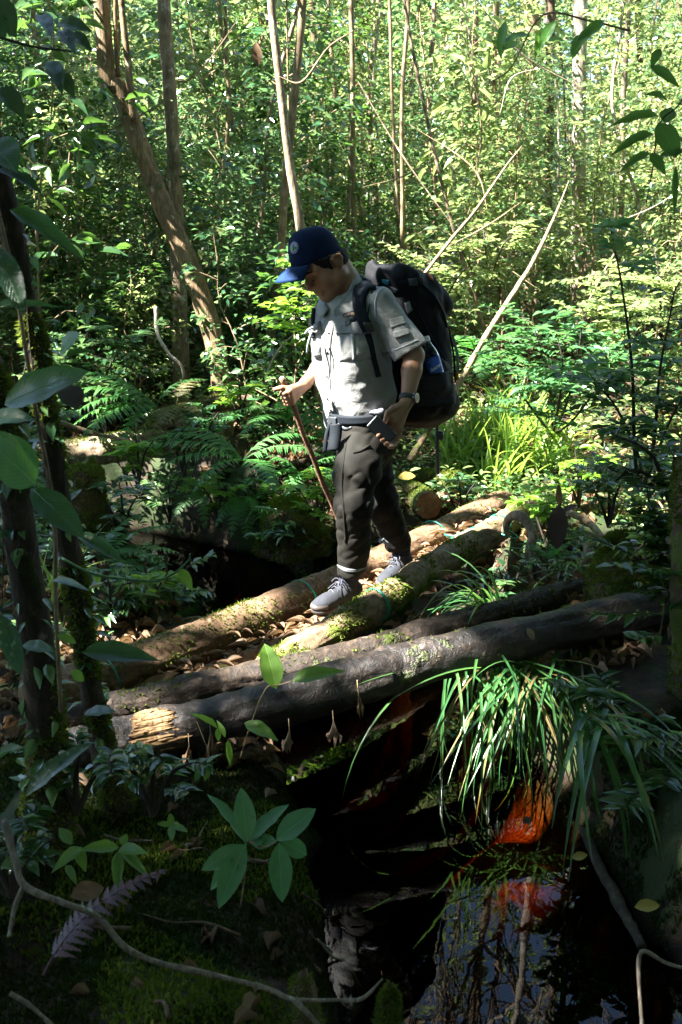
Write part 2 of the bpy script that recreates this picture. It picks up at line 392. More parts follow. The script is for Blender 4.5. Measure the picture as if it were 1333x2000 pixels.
B_STEM = bark_mat('bark_stem', (0.10, 0.068, 0.038), (0.26, 0.19, 0.11), (0.45, 0.36, 0.23), lichen=0.4)
B_LEAN = bark_mat('bark_tan', (0.07, 0.045, 0.024), (0.20, 0.135, 0.07), (0.36, 0.26, 0.15), moss=.35, lichen=.5, bump=.9)
B_TWIG = bark_mat('bark_twig', (0.07, 0.055, 0.042), (0.18, 0.15, 0.12), (0.34, 0.30, 0.25), lichen=.5, scale=2)
B_DARK = bark_mat('bark_dark_stem', (0.012, 0.010, 0.008), (0.04, 0.032, 0.022), (0.09, 0.07, 0.05), moss=0.4)

# sunlit places: the canopy has gaps above these (point, radius)
SPOTS = [((-0.09, 4.39, 1.30), 0.10), ((-0.08, 4.37, 1.18), 0.11), ((-0.07, 4.37, 1.06), 0.11), ((-0.05, 4.37, 0.94), 0.09), ((0.03, 4.28, 1.09), 0.06), ((0.04, 4.28, 0.98), 0.04), ((0.02, 4.30, 1.02), .05),
         ((-0.24, 4.42, 1.0), 0.10), ((-0.12, 4.10, 0.1), 0.14), ((0.16, 4.55, 0.1), 0.16), ((-0.28, 4.35, 0.0), 0.17), ((-0.62, 4.1, 0.0), 0.10),
         ((-0.40, 3.85, 0.0), 0.13), ((-0.13, 3.75, 0.0), 0.22), ((0.28, 3.72, 0.02), 0.16), ((-0.72, 3.32, -0.05), 0.11),
         ((0.58, 3.28, -0.45), 0.17), ((0.54, 3.12, -0.45), 0.10), ((0.62, 3.5, -0.05), 0.16), ((0.5, 3.45, -.2), .1), ((0.95, 4.9, 0.15), 0.30), ((0.62, 5.35, 0.2), 0.25), ((0.85, 5.7, .22), .22), ((0.42, 5.1, .15), .2), ((-.05, 3.98, .05), .18), ((.14, 4.22, .08), .18), ((.42, 4.78, .12), .2), ((.62, 5.1, .16), .2), ((.8, 5.35, .18), .2),
         ((0.3, 4.95, 0.1), 0.16), ((0.75, 4.35, 0.0), 0.14), ((0.9, 6.1, 0.4), 0.45), ((1.35, 6.4, 0.5), 0.5), ((0.75, 5.8, 0.3), 0.35), ((1.6, 5.6, 0.3), 0.35), ((2.2, 7.6, .8), .7), ((1.2, 8.2, .8), .6),
         ((-1.55, 6.3, 0.6), 0.20), ((-0.85, 6.6, 0.7), 0.14), ((-0.5, 6.2, 0.5), 0.20), ((-1.35, 5.0, 0.1), 0.13), ((-1.15, 4.2, -0.1), 0.20), ((-0.15, 6.0, 0.3), 0.22)]
SPOT_P = np.array([s[0] for s in SPOTS]); SPOT_R = np.array([s[1] for s in SPOTS]); SN = np.array(SUN)
def blocks_spot(P, extra=0.06):
    P = np.asarray(P, float); bad = np.zeros(len(P), bool)
    for p, r in zip(SPOT_P, SPOT_R):
        q = P - p; t = q @ SN; d = np.linalg.norm(q - t[:, None] * SN, axis=1)
        bad |= (d < r + extra) & (t > 0.25)
    return bad
MIRROR = []
for _px, _py, _rr in ((890, 1760, .5), (960, 1850, .6), (880, 1930, .6), (1080, 1800, .5), (1010, 1960, .7), (830, 1990, .6)):
    _w = at_z(_px, _py, ZW); _d = unit(_w - CAMP); MIRROR.append((_w, _d * np.array([1, 1, -1]), _rr))
def in_mirror(P):
    """leaves standing in the gaps of the canopy through which the pool mirrors the sky"""
    bad = np.zeros(len(P), bool)
    for w, d, rr in MIRROR:
        q = P - w; t = q @ d; bad |= np.linalg.norm(q - t[:, None] * d, axis=1) < rr
    return bad
def openness(P):
    """share of sunlight let through by the canopy above a place, read where a leaf's shadow lands at z=1"""
    t = (P[:, 2] - 1.0) / SN[2]; X = P[:, 0] - SN[0] * t; Y = P[:, 1] - SN[1] * t
    o = 0.0 + 0.0 * X
    o = np.maximum(o, 1.0 * sstep(-0.2, 1.0, X - 0.06 * (Y - 5)) * sstep(5.0, 6.3, Y))       # open glade to the right behind
    o = np.maximum(o, 0.80 * sstep(6.0, 7.6, Y))
    o = np.maximum(o, 0.92 * sstep(10, 14, Y))
    nz = vnoise(np.stack([X * 2.2, Y * 2.2, 0 * X], -1)) * 0.5 + 0.5
    return nz < o, o

# ------------------------------------------------------------------ saplings: a few built, many placed
def sapling_meshes(seed, H, r0, nb, blen, nleaf, L, Wd, lean=0.1, start=0.2, tpl=T_DIAMOND, droop=0.3):
    r = np.random.default_rng(seed)
    st, cr = MB(), MB()
    a0 = r.uniform(0, 6.28)
    spine = np.array([[lean * H * (t ** 1.5) * math.cos(a0) + 0.02 * H * r.normal() * t, lean * H * (t ** 1.5) * math.sin(a0) + 0.02 * H * r.normal() * t, H * t] for t in np.linspace(0, 1, 7)])
    spine[0] = 0
    V, F = tube_arr(np.vstack([spine[0] - [0, 0, .15], spine]), np.linspace(r0, r0 * 0.25, 8), 6, 14); st.add(V, *F)
    sp = catmull(spine, 60)
    P, D, N = [], [], []
    for b in range(nb):
        t = start + (1 - start) * (b + r.random()) / nb; base = sp[min(59, int(t * 59))]
        a = b * 2.4 + r.normal() * 0.4; ln = blen * (1.15 - 0.75 * t) * r.uniform(0.6, 1.25)
        d0 = np.array([math.cos(a), math.sin(a), r.uniform(0.1, 0.8)]); d0 /= np.linalg.norm(d0)
        end = base + d0 * ln + np.array([0, 0, -droop * ln * r.uniform(0, 1)]); mid = base + d0 * ln * 0.5 + np.array([0, 0, 0.06 * ln])
        V, F = tube_arr([base, mid, end], [r0 * 0.35 * (1.1 - t) + 0.002, 0.002], 4, 5, caps=False); st.add(V, *F)
        c = catmull([base, mid, end], 24); k = max(3, int(nleaf / nb))
        u = r.uniform(0.2, 1.0, k) ** 0.8; q = c[(u * 23).astype(int)]
        tw = unit(end - base); side = unit(np.cross(tw, [0, 0, 1.0]))
        sg = np.where(r.random(k) < 0.5, -1, 1)[:, None]
        off = (side * sg * r.uniform(0, 0.16, (k, 1)) + r.normal(0, 0.05, (k, 3))) * (blen / 0.7)
        P.append(q + off); D.append(tw * r.uniform(0.2, 1.0, (k, 1)) + side * sg * r.uniform(0.3, 1.0, (k, 1)) + r.normal(0, 0.3, (k, 3)) + np.array([0, 0, -0.25]))
        nn = r.normal(0, 0.5, (k, 3)); nn[:, 2] += 1.0; N.append(nn)
    P, D, N = map(np.vstack, (P, D, N)); n = len(P); s = r.uniform(0.55, 1.25, n)
    place_leaves(cr, P, D, N, L * s, Wd * s, tpl)
    return st.mesh('stem'), cr.mesh('crown')
VAR = {
 'small': [sapling_meshes(s, 1.9, .011, 16, .55, 620, .085, .038, start=.1) for s in (1, 2, 3)],
 'bush': [sapling_meshes(s, 1.3, .010, 18, .6, 800, .075, .036, start=.05) for s in (4, 5)],
 'slim': [sapling_meshes(s, 3.6, .016, 26, .65, 900, .095, .042, start=.25, lean=.07) for s in (6, 7, 8)],
 'tall': [sapling_meshes(s, 6.5, .022, 44, 1.05, 1900, .11, .05, start=.08, lean=.08) for s in (9, 10, 11)],
 'broad': [sapling_meshes(s, 3.0, .014, 20, .7, 300, .17, .065, start=.15, lean=.12, tpl=T_LEAF) for s in (21, 22)],
 'plume': [sapling_meshes(s, 2.4, .010, 30, .5, 1500, .05, .022, start=.1, lean=.15, droop=.6) for s in (23, 24)],
 'far': [sapling_meshes(s, 11, .05, 52, 2.2, 3000, .19, .10, start=.04, lean=.06) for s in (12, 13, 14)],
}
for lst in VAR.values():
    for i, (a, b) in enumerate(lst):
        a.materials.append(B_STEM)
_crown_mats = {}
def crown_mesh(kind, i, m):
    k = (kind, i, m.name)
    if k not in _crown_mats:
        c = VAR[kind][i][1].copy(); c.materials.clear(); c.materials.append(m); _crown_mats[k] = c
    return _crown_mats[k]
def put_sapling(name, kind, i, m, x, y, sc, label, cat, group, rz=None, tilt=(0, 0)):
    i %= len(VAR[kind])
    z = float(gz(np.array([x]), np.array([y]))[0])
    t = thing(name, label, cat, (x, y, z - 0.02), group); t.rotation_euler = (tilt[0], tilt[1], rng.uniform(0, 6.28) if rz is None else rz); t.scale = (sc,) * 3
    link('stem', VAR[kind][i][0], None, t); link('crown', crown_mesh(kind, i, m), None, t)
    return t
HGT = {'small': 1.9, 'bush': 1.3, 'slim': 3.6, 'tall': 6.5, 'far': 11, 'broad': 3.0, 'plume': 2.4}
RAD = {'small': .5, 'bush': .5, 'slim': .55, 'tall': .8, 'far': 1.8, 'broad': .6, 'plume': .5}
def shades_spot(kind, x, y, sc):
    zb = float(gz(np.array([x]), np.array([y]))[0]); H = HGT[kind] * sc; rr = RAD[kind] * sc
    for p, r in zip(SPOT_P, SPOT_R):
        for z in np.linspace(zb + 0.2 * H, zb + H, 8):
            t = (z - p[2]) / SN[2]
            if t < 0.2: continue
            q = p + SN * t
            if math.hypot(q[0] - x, q[1] - y) < rr + r: return True
    return False
def scatter(n, y0, y1, kinds, name, label, cat, group, xr=(-1, 1), mats=None, sc=(0.75, 1.25), keep=None, seed=0):
    r = np.random.default_rng(seed); made = 0; tries = 0; spots = []
    while made < n and tries < n * 30:
        tries += 1
        y = r.uniform(y0, y1); x = (0.345 * y + 0.7) * r.uniform(*xr)
        d, hw, _ = stream_dist(np.array([x]), np.array([y]))
        if d[0] < hw[0] + 0.25: continue
        if keep is not None and not keep(x, y): continue
        if any((x - a) ** 2 + (y - b) ** 2 < (0.03 * y) ** 2 for a, b in spots): continue
        k = kinds[r.integers(len(kinds))]; s = r.uniform(*sc)
        if shades_spot(k, x, y, s): continue
        ml = mats(x, y, r)
        put_sapling(name, k, int(r.integers(9)), ml, x, y, s, label, cat, group, tilt=(r.normal() * .10, r.normal() * .10))
        spots.append((x, y)); made += 1
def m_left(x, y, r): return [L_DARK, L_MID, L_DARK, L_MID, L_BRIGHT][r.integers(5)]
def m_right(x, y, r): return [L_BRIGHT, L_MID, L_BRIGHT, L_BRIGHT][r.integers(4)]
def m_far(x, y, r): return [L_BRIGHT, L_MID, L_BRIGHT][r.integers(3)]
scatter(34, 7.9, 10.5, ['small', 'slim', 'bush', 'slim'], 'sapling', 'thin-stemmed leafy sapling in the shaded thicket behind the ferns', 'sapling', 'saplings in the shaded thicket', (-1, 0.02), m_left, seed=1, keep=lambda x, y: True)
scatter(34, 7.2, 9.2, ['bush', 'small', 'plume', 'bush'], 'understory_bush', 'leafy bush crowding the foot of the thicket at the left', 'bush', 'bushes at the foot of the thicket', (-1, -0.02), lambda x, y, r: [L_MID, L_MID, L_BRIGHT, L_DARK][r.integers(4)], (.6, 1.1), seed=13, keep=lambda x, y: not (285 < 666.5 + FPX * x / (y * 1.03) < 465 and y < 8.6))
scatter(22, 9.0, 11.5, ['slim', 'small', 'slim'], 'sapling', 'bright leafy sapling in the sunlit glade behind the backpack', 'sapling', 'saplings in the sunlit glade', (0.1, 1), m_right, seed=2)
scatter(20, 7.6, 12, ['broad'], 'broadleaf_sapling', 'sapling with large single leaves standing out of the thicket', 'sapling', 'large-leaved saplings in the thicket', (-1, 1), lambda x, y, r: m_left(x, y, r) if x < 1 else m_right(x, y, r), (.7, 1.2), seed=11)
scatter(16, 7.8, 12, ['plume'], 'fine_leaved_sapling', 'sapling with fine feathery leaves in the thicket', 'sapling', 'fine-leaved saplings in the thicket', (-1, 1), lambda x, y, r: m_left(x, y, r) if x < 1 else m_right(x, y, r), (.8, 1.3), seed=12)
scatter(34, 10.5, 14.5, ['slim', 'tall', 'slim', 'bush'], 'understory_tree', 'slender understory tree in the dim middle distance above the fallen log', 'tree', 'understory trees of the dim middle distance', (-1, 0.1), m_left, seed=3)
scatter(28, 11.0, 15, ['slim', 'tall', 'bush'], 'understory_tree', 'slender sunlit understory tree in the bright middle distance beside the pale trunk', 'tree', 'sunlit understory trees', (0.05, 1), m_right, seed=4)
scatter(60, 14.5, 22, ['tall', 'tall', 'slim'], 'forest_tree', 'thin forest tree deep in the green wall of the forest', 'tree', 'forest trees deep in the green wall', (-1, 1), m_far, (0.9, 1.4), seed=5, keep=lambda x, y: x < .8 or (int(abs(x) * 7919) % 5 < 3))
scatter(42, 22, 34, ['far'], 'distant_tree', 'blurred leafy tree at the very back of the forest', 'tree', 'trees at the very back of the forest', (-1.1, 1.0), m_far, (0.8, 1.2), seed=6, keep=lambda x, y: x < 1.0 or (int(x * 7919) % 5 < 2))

scatter(46, 20, 34, ['bush'], 'distant_shrub', 'dense shrub closing the view between the furthest trunks', 'shrub', 'shrubs closing the view', (-1.1, 1.1), m_far, (2.4, 3.6), seed=8)
# same forest beside and behind the photographer, unseen, added to block sky light
_r = np.random.default_rng(15)
for _k in range(110):
    _a = R(_r.uniform(125, 415)); _d = _r.uniform(5.0, 12.5); _x, _y = _d * math.cos(_a) * .9, _d * math.sin(_a) + 1.5
    _sc = .75
    if (_y > 1.5 and abs(_x) < .36 * _y + 2.4) or shades_spot('far', _x, _y, .75): continue
    put_sapling('forest_tree', 'far', _k, [L_MID, L_DARK][_k % 2], _x, _y, _r.uniform(.55, .9), 'unseen leafy tree of the surrounding forest, added to block sky light', 'tree', 'unseen trees added to the surrounding forest')
# ------------------------------------------------------------------ canopy trees: trunks traced where they stand, crowns overhead
def canopy_tree(name, label, cat, path, rad, bark, crown_c, crown_r, nleaf, group=None, forks=(), L=0.17, seg=12, thin=.7):
    """path: world points from the foot upward"""
    path = np.asarray(path, float); base = path[0].copy()
    r = np.random.default_rng(int(abs(base[0] * 1000) + abs(base[1] * 77)) % 99999)
    t = thing(name, label, cat, base, group)
    top = path[-1]; cc = np.asarray(crown_c, float)
    full = np.vstack([path, top + (cc - top) * 0.5, cc])
    rr = np.concatenate([np.linspace(rad[0], rad[1], len(path)), [rad[1] * thin, rad[1] * thin * 0.5]])
    full = np.vstack([full[0] - (full[1] - full[0]) * 0.06 - [0, 0, 0.15], full]); rr = np.concatenate([[rr[0] * 1.35], rr])
    mb = MB(); V, F = tube_arr(full, rr, seg, 60, rough=0.10, rfreq=5); mb.add(V, *F)
    for fp, fr in forks:
        V, F = tube_arr(fp, fr, 8, 24, rough=0.06); mb.add(V, *F)
    link('trunk', mb.mesh('trunk', off=base), bark, t)
    lb, lv = MB(), MB()
    k = max(6, nleaf // 60)
    c = cc + rdir(k, -0.6, 1, r) * np.array([crown_r, crown_r, crown_r * 0.45]) * (r.random((k, 1)) ** 0.4)
    for q in c[:min(k, 14)]:
        s = full[-2] + (full[-1] - full[-2]) * r.random()
        lp = catmull([s, (s + q) / 2 + [0, 0, 0.2], q], 12)
        if blocks_spot(lp, .03).any(): continue
        V, F = tube_arr([s, (s + q) / 2 + [0, 0, 0.2], q], [rad[1] * 0.3 + .006, .006], 5, 7, caps=False); lb.add(V, *F)
    P = (c[:, None] + r.normal(0, 0.46, (k, 60, 3)) * np.array([1, 1, .6])).reshape(-1, 3)
    light, _ = openness(P)
    P = P[~light & ~blocks_spot(P, 0.06) & ~(in_mirror(P) & (r.random(len(P)) < .75))]
    n = len(P); N = r.normal(0, .45, (n, 3)); N[:, 2] += 1
    if n:
        s = r.uniform(.7, 1.25, n)
        place_leaves(lv, P, rdir(n, -.5, .3, r), N, L * s, L * .52 * s)
        link('crown', lv.mesh('crown', off=base), L_CANOPY, t)
    if lb.n: link('limb', lb.mesh('limb', off=base), bark, t)
    return t
def pth(pts): return [at(*p) for p in pts]
def foot(pts, x=None):
    p = pth(pts); b = p[0].copy(); b[2] = on_ground(b[0], b[1])[2]
    if b[2] < p[0][2] - 0.05: return [b] + p
    return p
fk = [(pth([(214, 130, 7.8), (200, 60, 7.8), (188, -60, 7.8), (180, -300, 7.9)]), [.035, .02]),
      (pth([(262, 240, 7.75), (250, 120, 7.75), (236, -20, 7.75), (220, -300, 7.7)]), [.03, .018]),
      (pth([(232, 150, 7.82), (226, 60, 7.8), (226, -60, 7.8)]), [.02, .01])]
canopy_tree('leaning_tree', 'thick mossy brown trunk leaning left with a broken stub and thin forks above', 'tree',
            foot([(434, 758, 7.6), (412, 640, 7.65), (372, 520, 7.7), (318, 400, 7.75), (262, 250, 7.8), (232, 170, 7.8), (206, 112, 7.8)]), (.080, .064), B_LEAN, at(120, -1200, 8.0), 2.0, 3000, forks=fk, thin=.22)
canopy_tree('straight_tree', 'straight grey-brown trunk with pale lichen crossing behind the leaning trunk', 'tree',
            foot([(354, 700, 8.0), (352, 600, 8.0), (344, 400, 8.0), (334, 200, 8.0), (320, 0, 8.0), (312, -200, 8.0)]), (.066, .046), B_GREY, at(300, -1250, 8.2), 2.2, 3600)
canopy_tree('slender_tree', 'slender pale trunk leaning right just left of the blue cap', 'tree',
            foot([(516, 735, 8.3), (534, 620, 8.3), (548, 500, 8.3), (556, 380, 8.3), (578, 160, 8.3), (594, -40, 8.3)]), (.038, .029), B_STEM, at(640, -1200, 8.4), 1.8, 2400)
canopy_tree('slender_tree', 'slender mottled trunk leaning left behind the blue cap', 'tree',
            foot([(628, 800, 8.0), (612, 640, 8.0), (590, 460, 8.0), (566, 320, 8.0), (546, 150, 8.0), (528, -40, 8.0)]), (.040, .028), B_GREY, at(480, -1250, 8.1), 1.8, 2400)
canopy_tree('thin_tree', 'thin straight pole-like trunk rising above the backpack', 'tree',
            foot([(693, 520, 9.4), (690, 330, 9.4), (689, 130, 9.4), (686, -40, 9.4)]), (.026, .02), B_STEM, at(690, -1100, 9.5), 1.5, 1500)
canopy_tree('pale_tree', 'pale white-barked straight trunk in the sunlit glade', 'tree',
            foot([(1128, 620, 10.0), (1130, 400, 10.0), (1132, 200, 10.0), (1135, -40, 10.0)]), (.072, .062), B_PALE, at(1140, -1050, 10.2), 2.0, 2000)
canopy_tree('yellowish_tree', 'yellowish trunk at the top edge right of the centre', 'tree',
            foot([(1036, 560, 11.5), (1042, 300, 11.5), (1040, 100, 11.5), (1038, -40, 11.5)]), (.085, .075), B_STEM, at(1030, -900, 11.6), 2.0, 2000)
canopy_tree('brown_tree', 'thin brown trunk between the yellowish and the pale trunk', 'tree',
            foot([(1064, 600, 12.5), (1070, 400, 12.5), (1074, 200, 12.5), (1076, -40, 12.5)]), (.06, .05), B_BROWN, at(1080, -850, 12.6), 2.0, 2000)
# more thin trunks standing in the thicket (px of the foot, top px, depth, radius)
for (x0, x1, Y, rr, bk, lb) in [
    (455, 425, 9.2, .022, B_STEM, 'thin pole-like trunk just right of the leaning trunk'),
    (150, 60, 9.0, .028, B_GREY, 'grey thin trunk far left in the thicket above the mossy stump'),
    (245, 232, 10.2, .030, B_STEM, 'thin upright trunk between the leaning trunk and the picture edge'),
    (505, 440, 10.5, .024, B_GREY, 'thin crooked trunk halfway between the leaning trunk and the cap'),
    (650, 640, 11.0, .026, B_STEM, 'thin trunk rising directly above the cap'),
    (780, 800, 10.0, .022, B_STEM, 'thin trunk rising straight above the backpack lid'),
    (838, 850, 11.5, .034, B_GREY, 'greyish trunk right behind the backpack top'),
    (905, 930, 12.0, .036, B_GREY, 'grey trunk left of the leaning pole'),
    (985, 965, 10.8, .022, B_BROWN, 'thin brown trunk behind the leaning pole'),
    (1195, 1230, 11.0, .032, B_GREY, 'slim grey trunk right of the pale trunk'),
    (1275, 1245, 12.5, .045, B_BROWN, 'brown trunk near the right picture edge'),
    (70, 100, 12.0, .05, B_BROWN, 'brown trunk behind the big leaves at the left picture edge'),
    (720, 742, 13.5, .04, B_GREY, 'distant greyish trunk above the backpack strap'),
    (590, 610, 14.0, .05, B_BROWN, 'distant brown trunk behind the two crossing slender trunks')]:
    w1 = rng.normal(0, 12, 3)
    canopy_tree('thin_tree', lb, 'tree', foot([(x0, 640, Y), (x0 * .67 + x1 * .33 + w1[0], 420, Y), (x0 * .33 + x1 * .67 + w1[1], 200, Y), (x1, -40, Y)]), (rr, rr * .8), bk, at(x1, -900, Y + .2) , 1.6, 1100)
_q = np.random.default_rng(44)
for _k in range(22):
    _x = 30 + 1270 * (_k + _q.random()) / 22; _Y = _q.uniform(8.4, 12.5)
    if 270 < _x < 440: continue
    _w = _q.normal(0, 16, 4); _dx = _q.normal(0, 70); _rr = _q.uniform(.012, .024)
    canopy_tree('thin_tree', 'thin pale stem standing in the thicket', 'tree', foot([(_x, 640, _Y), (_x + _dx * .3 + _w[0], 430, _Y), (_x + _dx * .65 + _w[1], 210, _Y), (_x + _dx + _w[2], -40, _Y)]), (_rr, _rr * .75), [B_PALE, B_STEM, B_PALE, B_GREY][_k % 4], at(_x + _dx * 1.6, -850, _Y + .2), 1.3, 180, group='thin pale stems in the thicket', seg=8)
# trees that stand outside the frame and close the canopy over the stream
r_ = np.random.default_rng(21); k_ = 0
for gxp in np.arange(-13, 12, 2.9):
    for gyp in np.arange(-7, 16, 2.9):
        x, y = gxp + r_.uniform(-.8, .8), gyp + r_.uniform(-.8, .8)
        if y > 0 and abs(x) < 0.36 * y + 0.9: continue
        if y > 11 and x > 5: continue
        d, hw, _ = stream_dist(np.array([x]), np.array([y]))
        if d[0] < hw[0] + .3 or (abs(x) < 1.2 and -1.5 < y < 2): continue
        b = on_ground(x, y); h = r_.uniform(7.5, 10.5)
        canopy_tree('canopy_tree', 'tall forest tree beside the stream, its crown mirrored in the pool', 'tree', [b, b + [r_.normal() * .2, r_.normal() * .2, h * .5], b + [r_.normal() * .3, r_.normal() * .3, h]],
                    (.10, .055), [B_GREY, B_PALE, B_BROWN][k_ % 3], b + [r_.normal() * .5, r_.normal() * .5, h + 1.3], 2.5, 4400, group='canopy trees over the stream', L=.19, seg=8); k_ += 1
# overhead boughs spanning the stream (crowns of the trees above the bridge)
for (x, y, h) in [(-3.2, 5.2, 7.8), (-2.6, 3.0, 8.2), (-3.8, 1.2, 8.0), (-2.2, 7.4, 8.4), (-1.2, 6.6, 9.2), (-.6, 4.9, 9.5), (.6, 3.0, 9.0), (-.8, 2.6, 8.8), (.9, 1.0, 8.5), (1.6, 4.2, 8.6), (-4.8, 7.0, 8.6), (-5.0, 4.0, 9.0), (-4.6, 9.4, 8.0)]:
    side = -1 if x < .5 else 1
    b = on_ground(x + side * 0.0 + (-2.6 if side < 0 else 2.2) * (1 if y < 6 else .0), y + (1.0 if y > 6 else -.5))
    if b[1] > 0 and abs(b[0]) < 0.36 * b[1] + 0.6: b = on_ground(math.copysign(0.36 * b[1] + 1.0, b[0]), b[1])
    canopy_tree('canopy_tree', 'tall forest tree beside the stream, its crown mirrored in the pool', 'tree', [b, (b + np.array([x, y, h])) / 2 + [0, 0, h * .12], np.array([x, y, h - 1.2])], (.11, .05), B_GREY, (x, y, h), 2.1, 3800, group='canopy trees over the stream', L=.19, seg=8)
# ================================================================== logs of the footbridge and other timber
def fuzz(V, quads, n, mask, size, r, lift=0.0, droop=0.0):
    """short moss shoots on a surface: one mesh of small blades"""
    q = quads[r.integers(len(quads), size=int(n * 4))]; a, b, c, d = (V[q[:, k]] for k in range(4))
    u, v = r.random((len(q), 1)), r.random((len(q), 1))
    P = a * (1 - u) * (1 - v) + b * u * (1 - v) + c * u * v + d * (1 - u) * v
    N = unit(np.cross(b - a, d - a))
    k = mask(P, N); P, N = P[k][:n], N[k][:n]; m = len(P)
    mb = MB()
    if m == 0: return mb
    D = unit(N + r.normal(0, .6, (m, 3)) + np.array([0, 0, -droop])); T = unit(np.cross(D, r.normal(0, 1, (m, 3))))
    s = size * r.uniform(.5, 1.3, (m, 1))
    W = np.stack([P - T * s * .35 - N * .003, P + T * s * .35 - N * .003, P + D * s], 1).reshape(-1, 3)
    mb.add(W, np.arange(m * 3).reshape(-1, 3)); return mb
M_MOSS = leaf_mat('moss_shoots', [(0.0, (0.03, 0.055, 0.006)), (0.5, (0.075, 0.115, 0.012)), (1.0, (0.15, 0.18, 0.025))], (0.22, 0.30, 0.03), 0.3, 0.8, 0.2)
def log(name, label, ends, rad, m, moss=0, moss_bias=(0, 0, 1), moss_thr=0.1, n=46, seg=22, rough=.07, moss_size=.014, rfreq=5.0, seed=0, group=None, cut=None, sag=0.0):
    pts = np.asarray(ends, float); c = pts.mean(0)
    n = int(n * 2.4); seg = int(seg * 1.7); P = catmull(pts, n); V, F = tube_arr(P, np.interp(np.linspace(0, 1, n), np.linspace(0, 1, len(rad)), rad), seg, n, rough=rough, rfreq=rfreq, seed=seed * 3.1)
    ri = V[:n * seg].reshape(n, seg, 3); nv_ = unit(ri - P[:, None]); V[:n * seg] += (nv_ * (.006 * fbm(ri * np.array([28, 28, 28]) + seed, 3) + .009 * (np.abs(vnoise(ri * 9 + seed)) ** 2) - .006 * np.clip(vnoise(ri * 17 + 3 + seed) - .45, 0, 1) * 3)[..., None]).reshape(-1, 3)
    an_ = np.arange(seg) * 2 * math.pi / seg; ax_ = np.linspace(0, np.linalg.norm(pts[-1] - pts[0]), n)[:, None]; gq = np.stack([ax_ * 2.6 + 0 * an_, np.cos(an_) * 3.2 + 0 * ax_, np.sin(an_) * 3.2 + 0 * ax_], -1) + seed * 5.3
    V[:n * seg] -= (nv_ * (.007 * np.clip(1 - np.abs(vnoise(gq)) * 7, 0, 1) + .004 * np.clip(1 - np.abs(vnoise(gq * 2.3)) * 6, 0, 1))[..., None]).reshape(-1, 3)
    t = thing(name, label, 'log', c, group)
    link('bark', MB().add(V, F[0]).mesh('bark', off=c), m, t)
    # sawn ends: slightly inset pale discs with a ragged rim
    for e, (k0, sg) in enumerate(((0, -1), (n - 1, 1))):
        ring = V[k0 * seg:(k0 + 1) * seg]; ce = ring.mean(0); ax = unit(P[min(k0 + 1, n - 1)] - P[max(k0 - 1, 0)]) * sg
        rings = [ring, ce + (ring - ce) * .9 + ax * .006, ce + (ring - ce) * .5 + ax * .002, ce + (ring - ce) * .12 + ax * .004]
        vv = np.vstack(rings); ff = []
        for k in range(3):
            for j in range(seg): ff.append((k * seg + j, k * seg + (j + 1) % seg, (k + 1) * seg + (j + 1) % seg, (k + 1) * seg + j))
        ff = np.array(ff); ff = ff[:, ::-1] if sg < 0 else ff
        vv = np.vstack([vv, rings[-1].mean(0)]); tri = np.array([(3 * seg + j, 3 * seg + (j + 1) % seg, 4 * seg) for j in range(seg)])
        link('sawn_end', MB().add(vv, ff, tri if sg > 0 else tri[:, ::-1]).mesh('sawn_end', off=c), cut or M_CUT, t)
    if moss:
        r = np.random.default_rng(seed + 50); bias = np.array(moss_bias, float)
        mk = lambda p, nn: (fbm(p * 5.5 + seed * 7, 3) + 0.45 * (nn @ bias)) > moss_thr
        mb = fuzz(V, F[0], moss, mk, moss_size, r)
        if mb.n: tag(link('moss', mb.mesh('moss', False, off=c), M_MOSS, t), kind='stuff')
    return t
B_LOG = bark_mat('log_bark', (0.05, 0.03, 0.017), (0.16, 0.095, 0.052), (0.29, 0.19, 0.11), moss=.28, lichen=.25, stretch=1.0, bump=.5, moss_col=(0.10, 0.12, 0.015))
B_LOGMOSS = bark_mat('log_bark_mossy', (0.06, 0.04, 0.022), (0.19, 0.13, 0.075), (0.33, 0.25, 0.15), moss=.5, stretch=1.0, bump=.6, moss_col=(0.12, 0.15, 0.02))
B_BLACK = bark_mat('log_wet_dark', (0.003, 0.0022, 0.0016), (0.014, 0.0092, 0.0065), (0.075, 0.050, 0.035), lichen=.35, stretch=1.0, bump=1.0, rough=.55, spec=.45, scale=.55, moss=.1)
B_DKGREY = bark_mat('log_dark_grey', (0.007, 0.005, 0.0035), (0.03, 0.020, 0.013), (0.12, 0.080, 0.052), lichen=.4, scale=.6, moss=.25, stretch=1.0, bump=.9, rough=.7)
M_CUT = bark_mat('sawn_wood', (0.06, 0.035, 0.018), (0.16, 0.10, 0.05), (0.26, 0.17, 0.09), stretch=1.0, bump=.4)
M_RAW = bark_mat('raw_wood', (0.07, 0.038, 0.016), (0.24, 0.145, 0.068), (0.40, 0.28, 0.15), stretch=.2, bump=.8, scale=.9)
def zt(Y): return 0.103 * (Y - 3.69)
logA = log('bridge_log', 'thick brown log along the far side of the footbridge, behind the boots', [at(60, 1376, 3.60), at(350, 1272, 4.08), at(620, 1160, 4.68), at(985, 984, 5.98)], [.098, .098, .098, .092, .085], B_LOG, 2400, (-.2, -.2, 1), .72, seed=1, rough=.06)
logB = log('bridge_log', 'slimmer moss-grown log along the near side of the footbridge', [at(520, 1312, 3.72), at(700, 1204, 4.02), at(860, 1098, 4.62), at(1035, 996, 5.55)], [.066, .066, .068, .066], B_LOGMOSS, 4500, (.3, -.9, -.1), .42, seed=2)
log('bridge_log', 'weathered inner log between the two bridge logs, half hidden under dead leaves', [at(300, 1372, 3.62), at(560, 1266, 4.0), at(760, 1150, 4.62), at(960, 1020, 5.75)], [.058, .06, .055, .05], B_LOG, 0, seed=3)
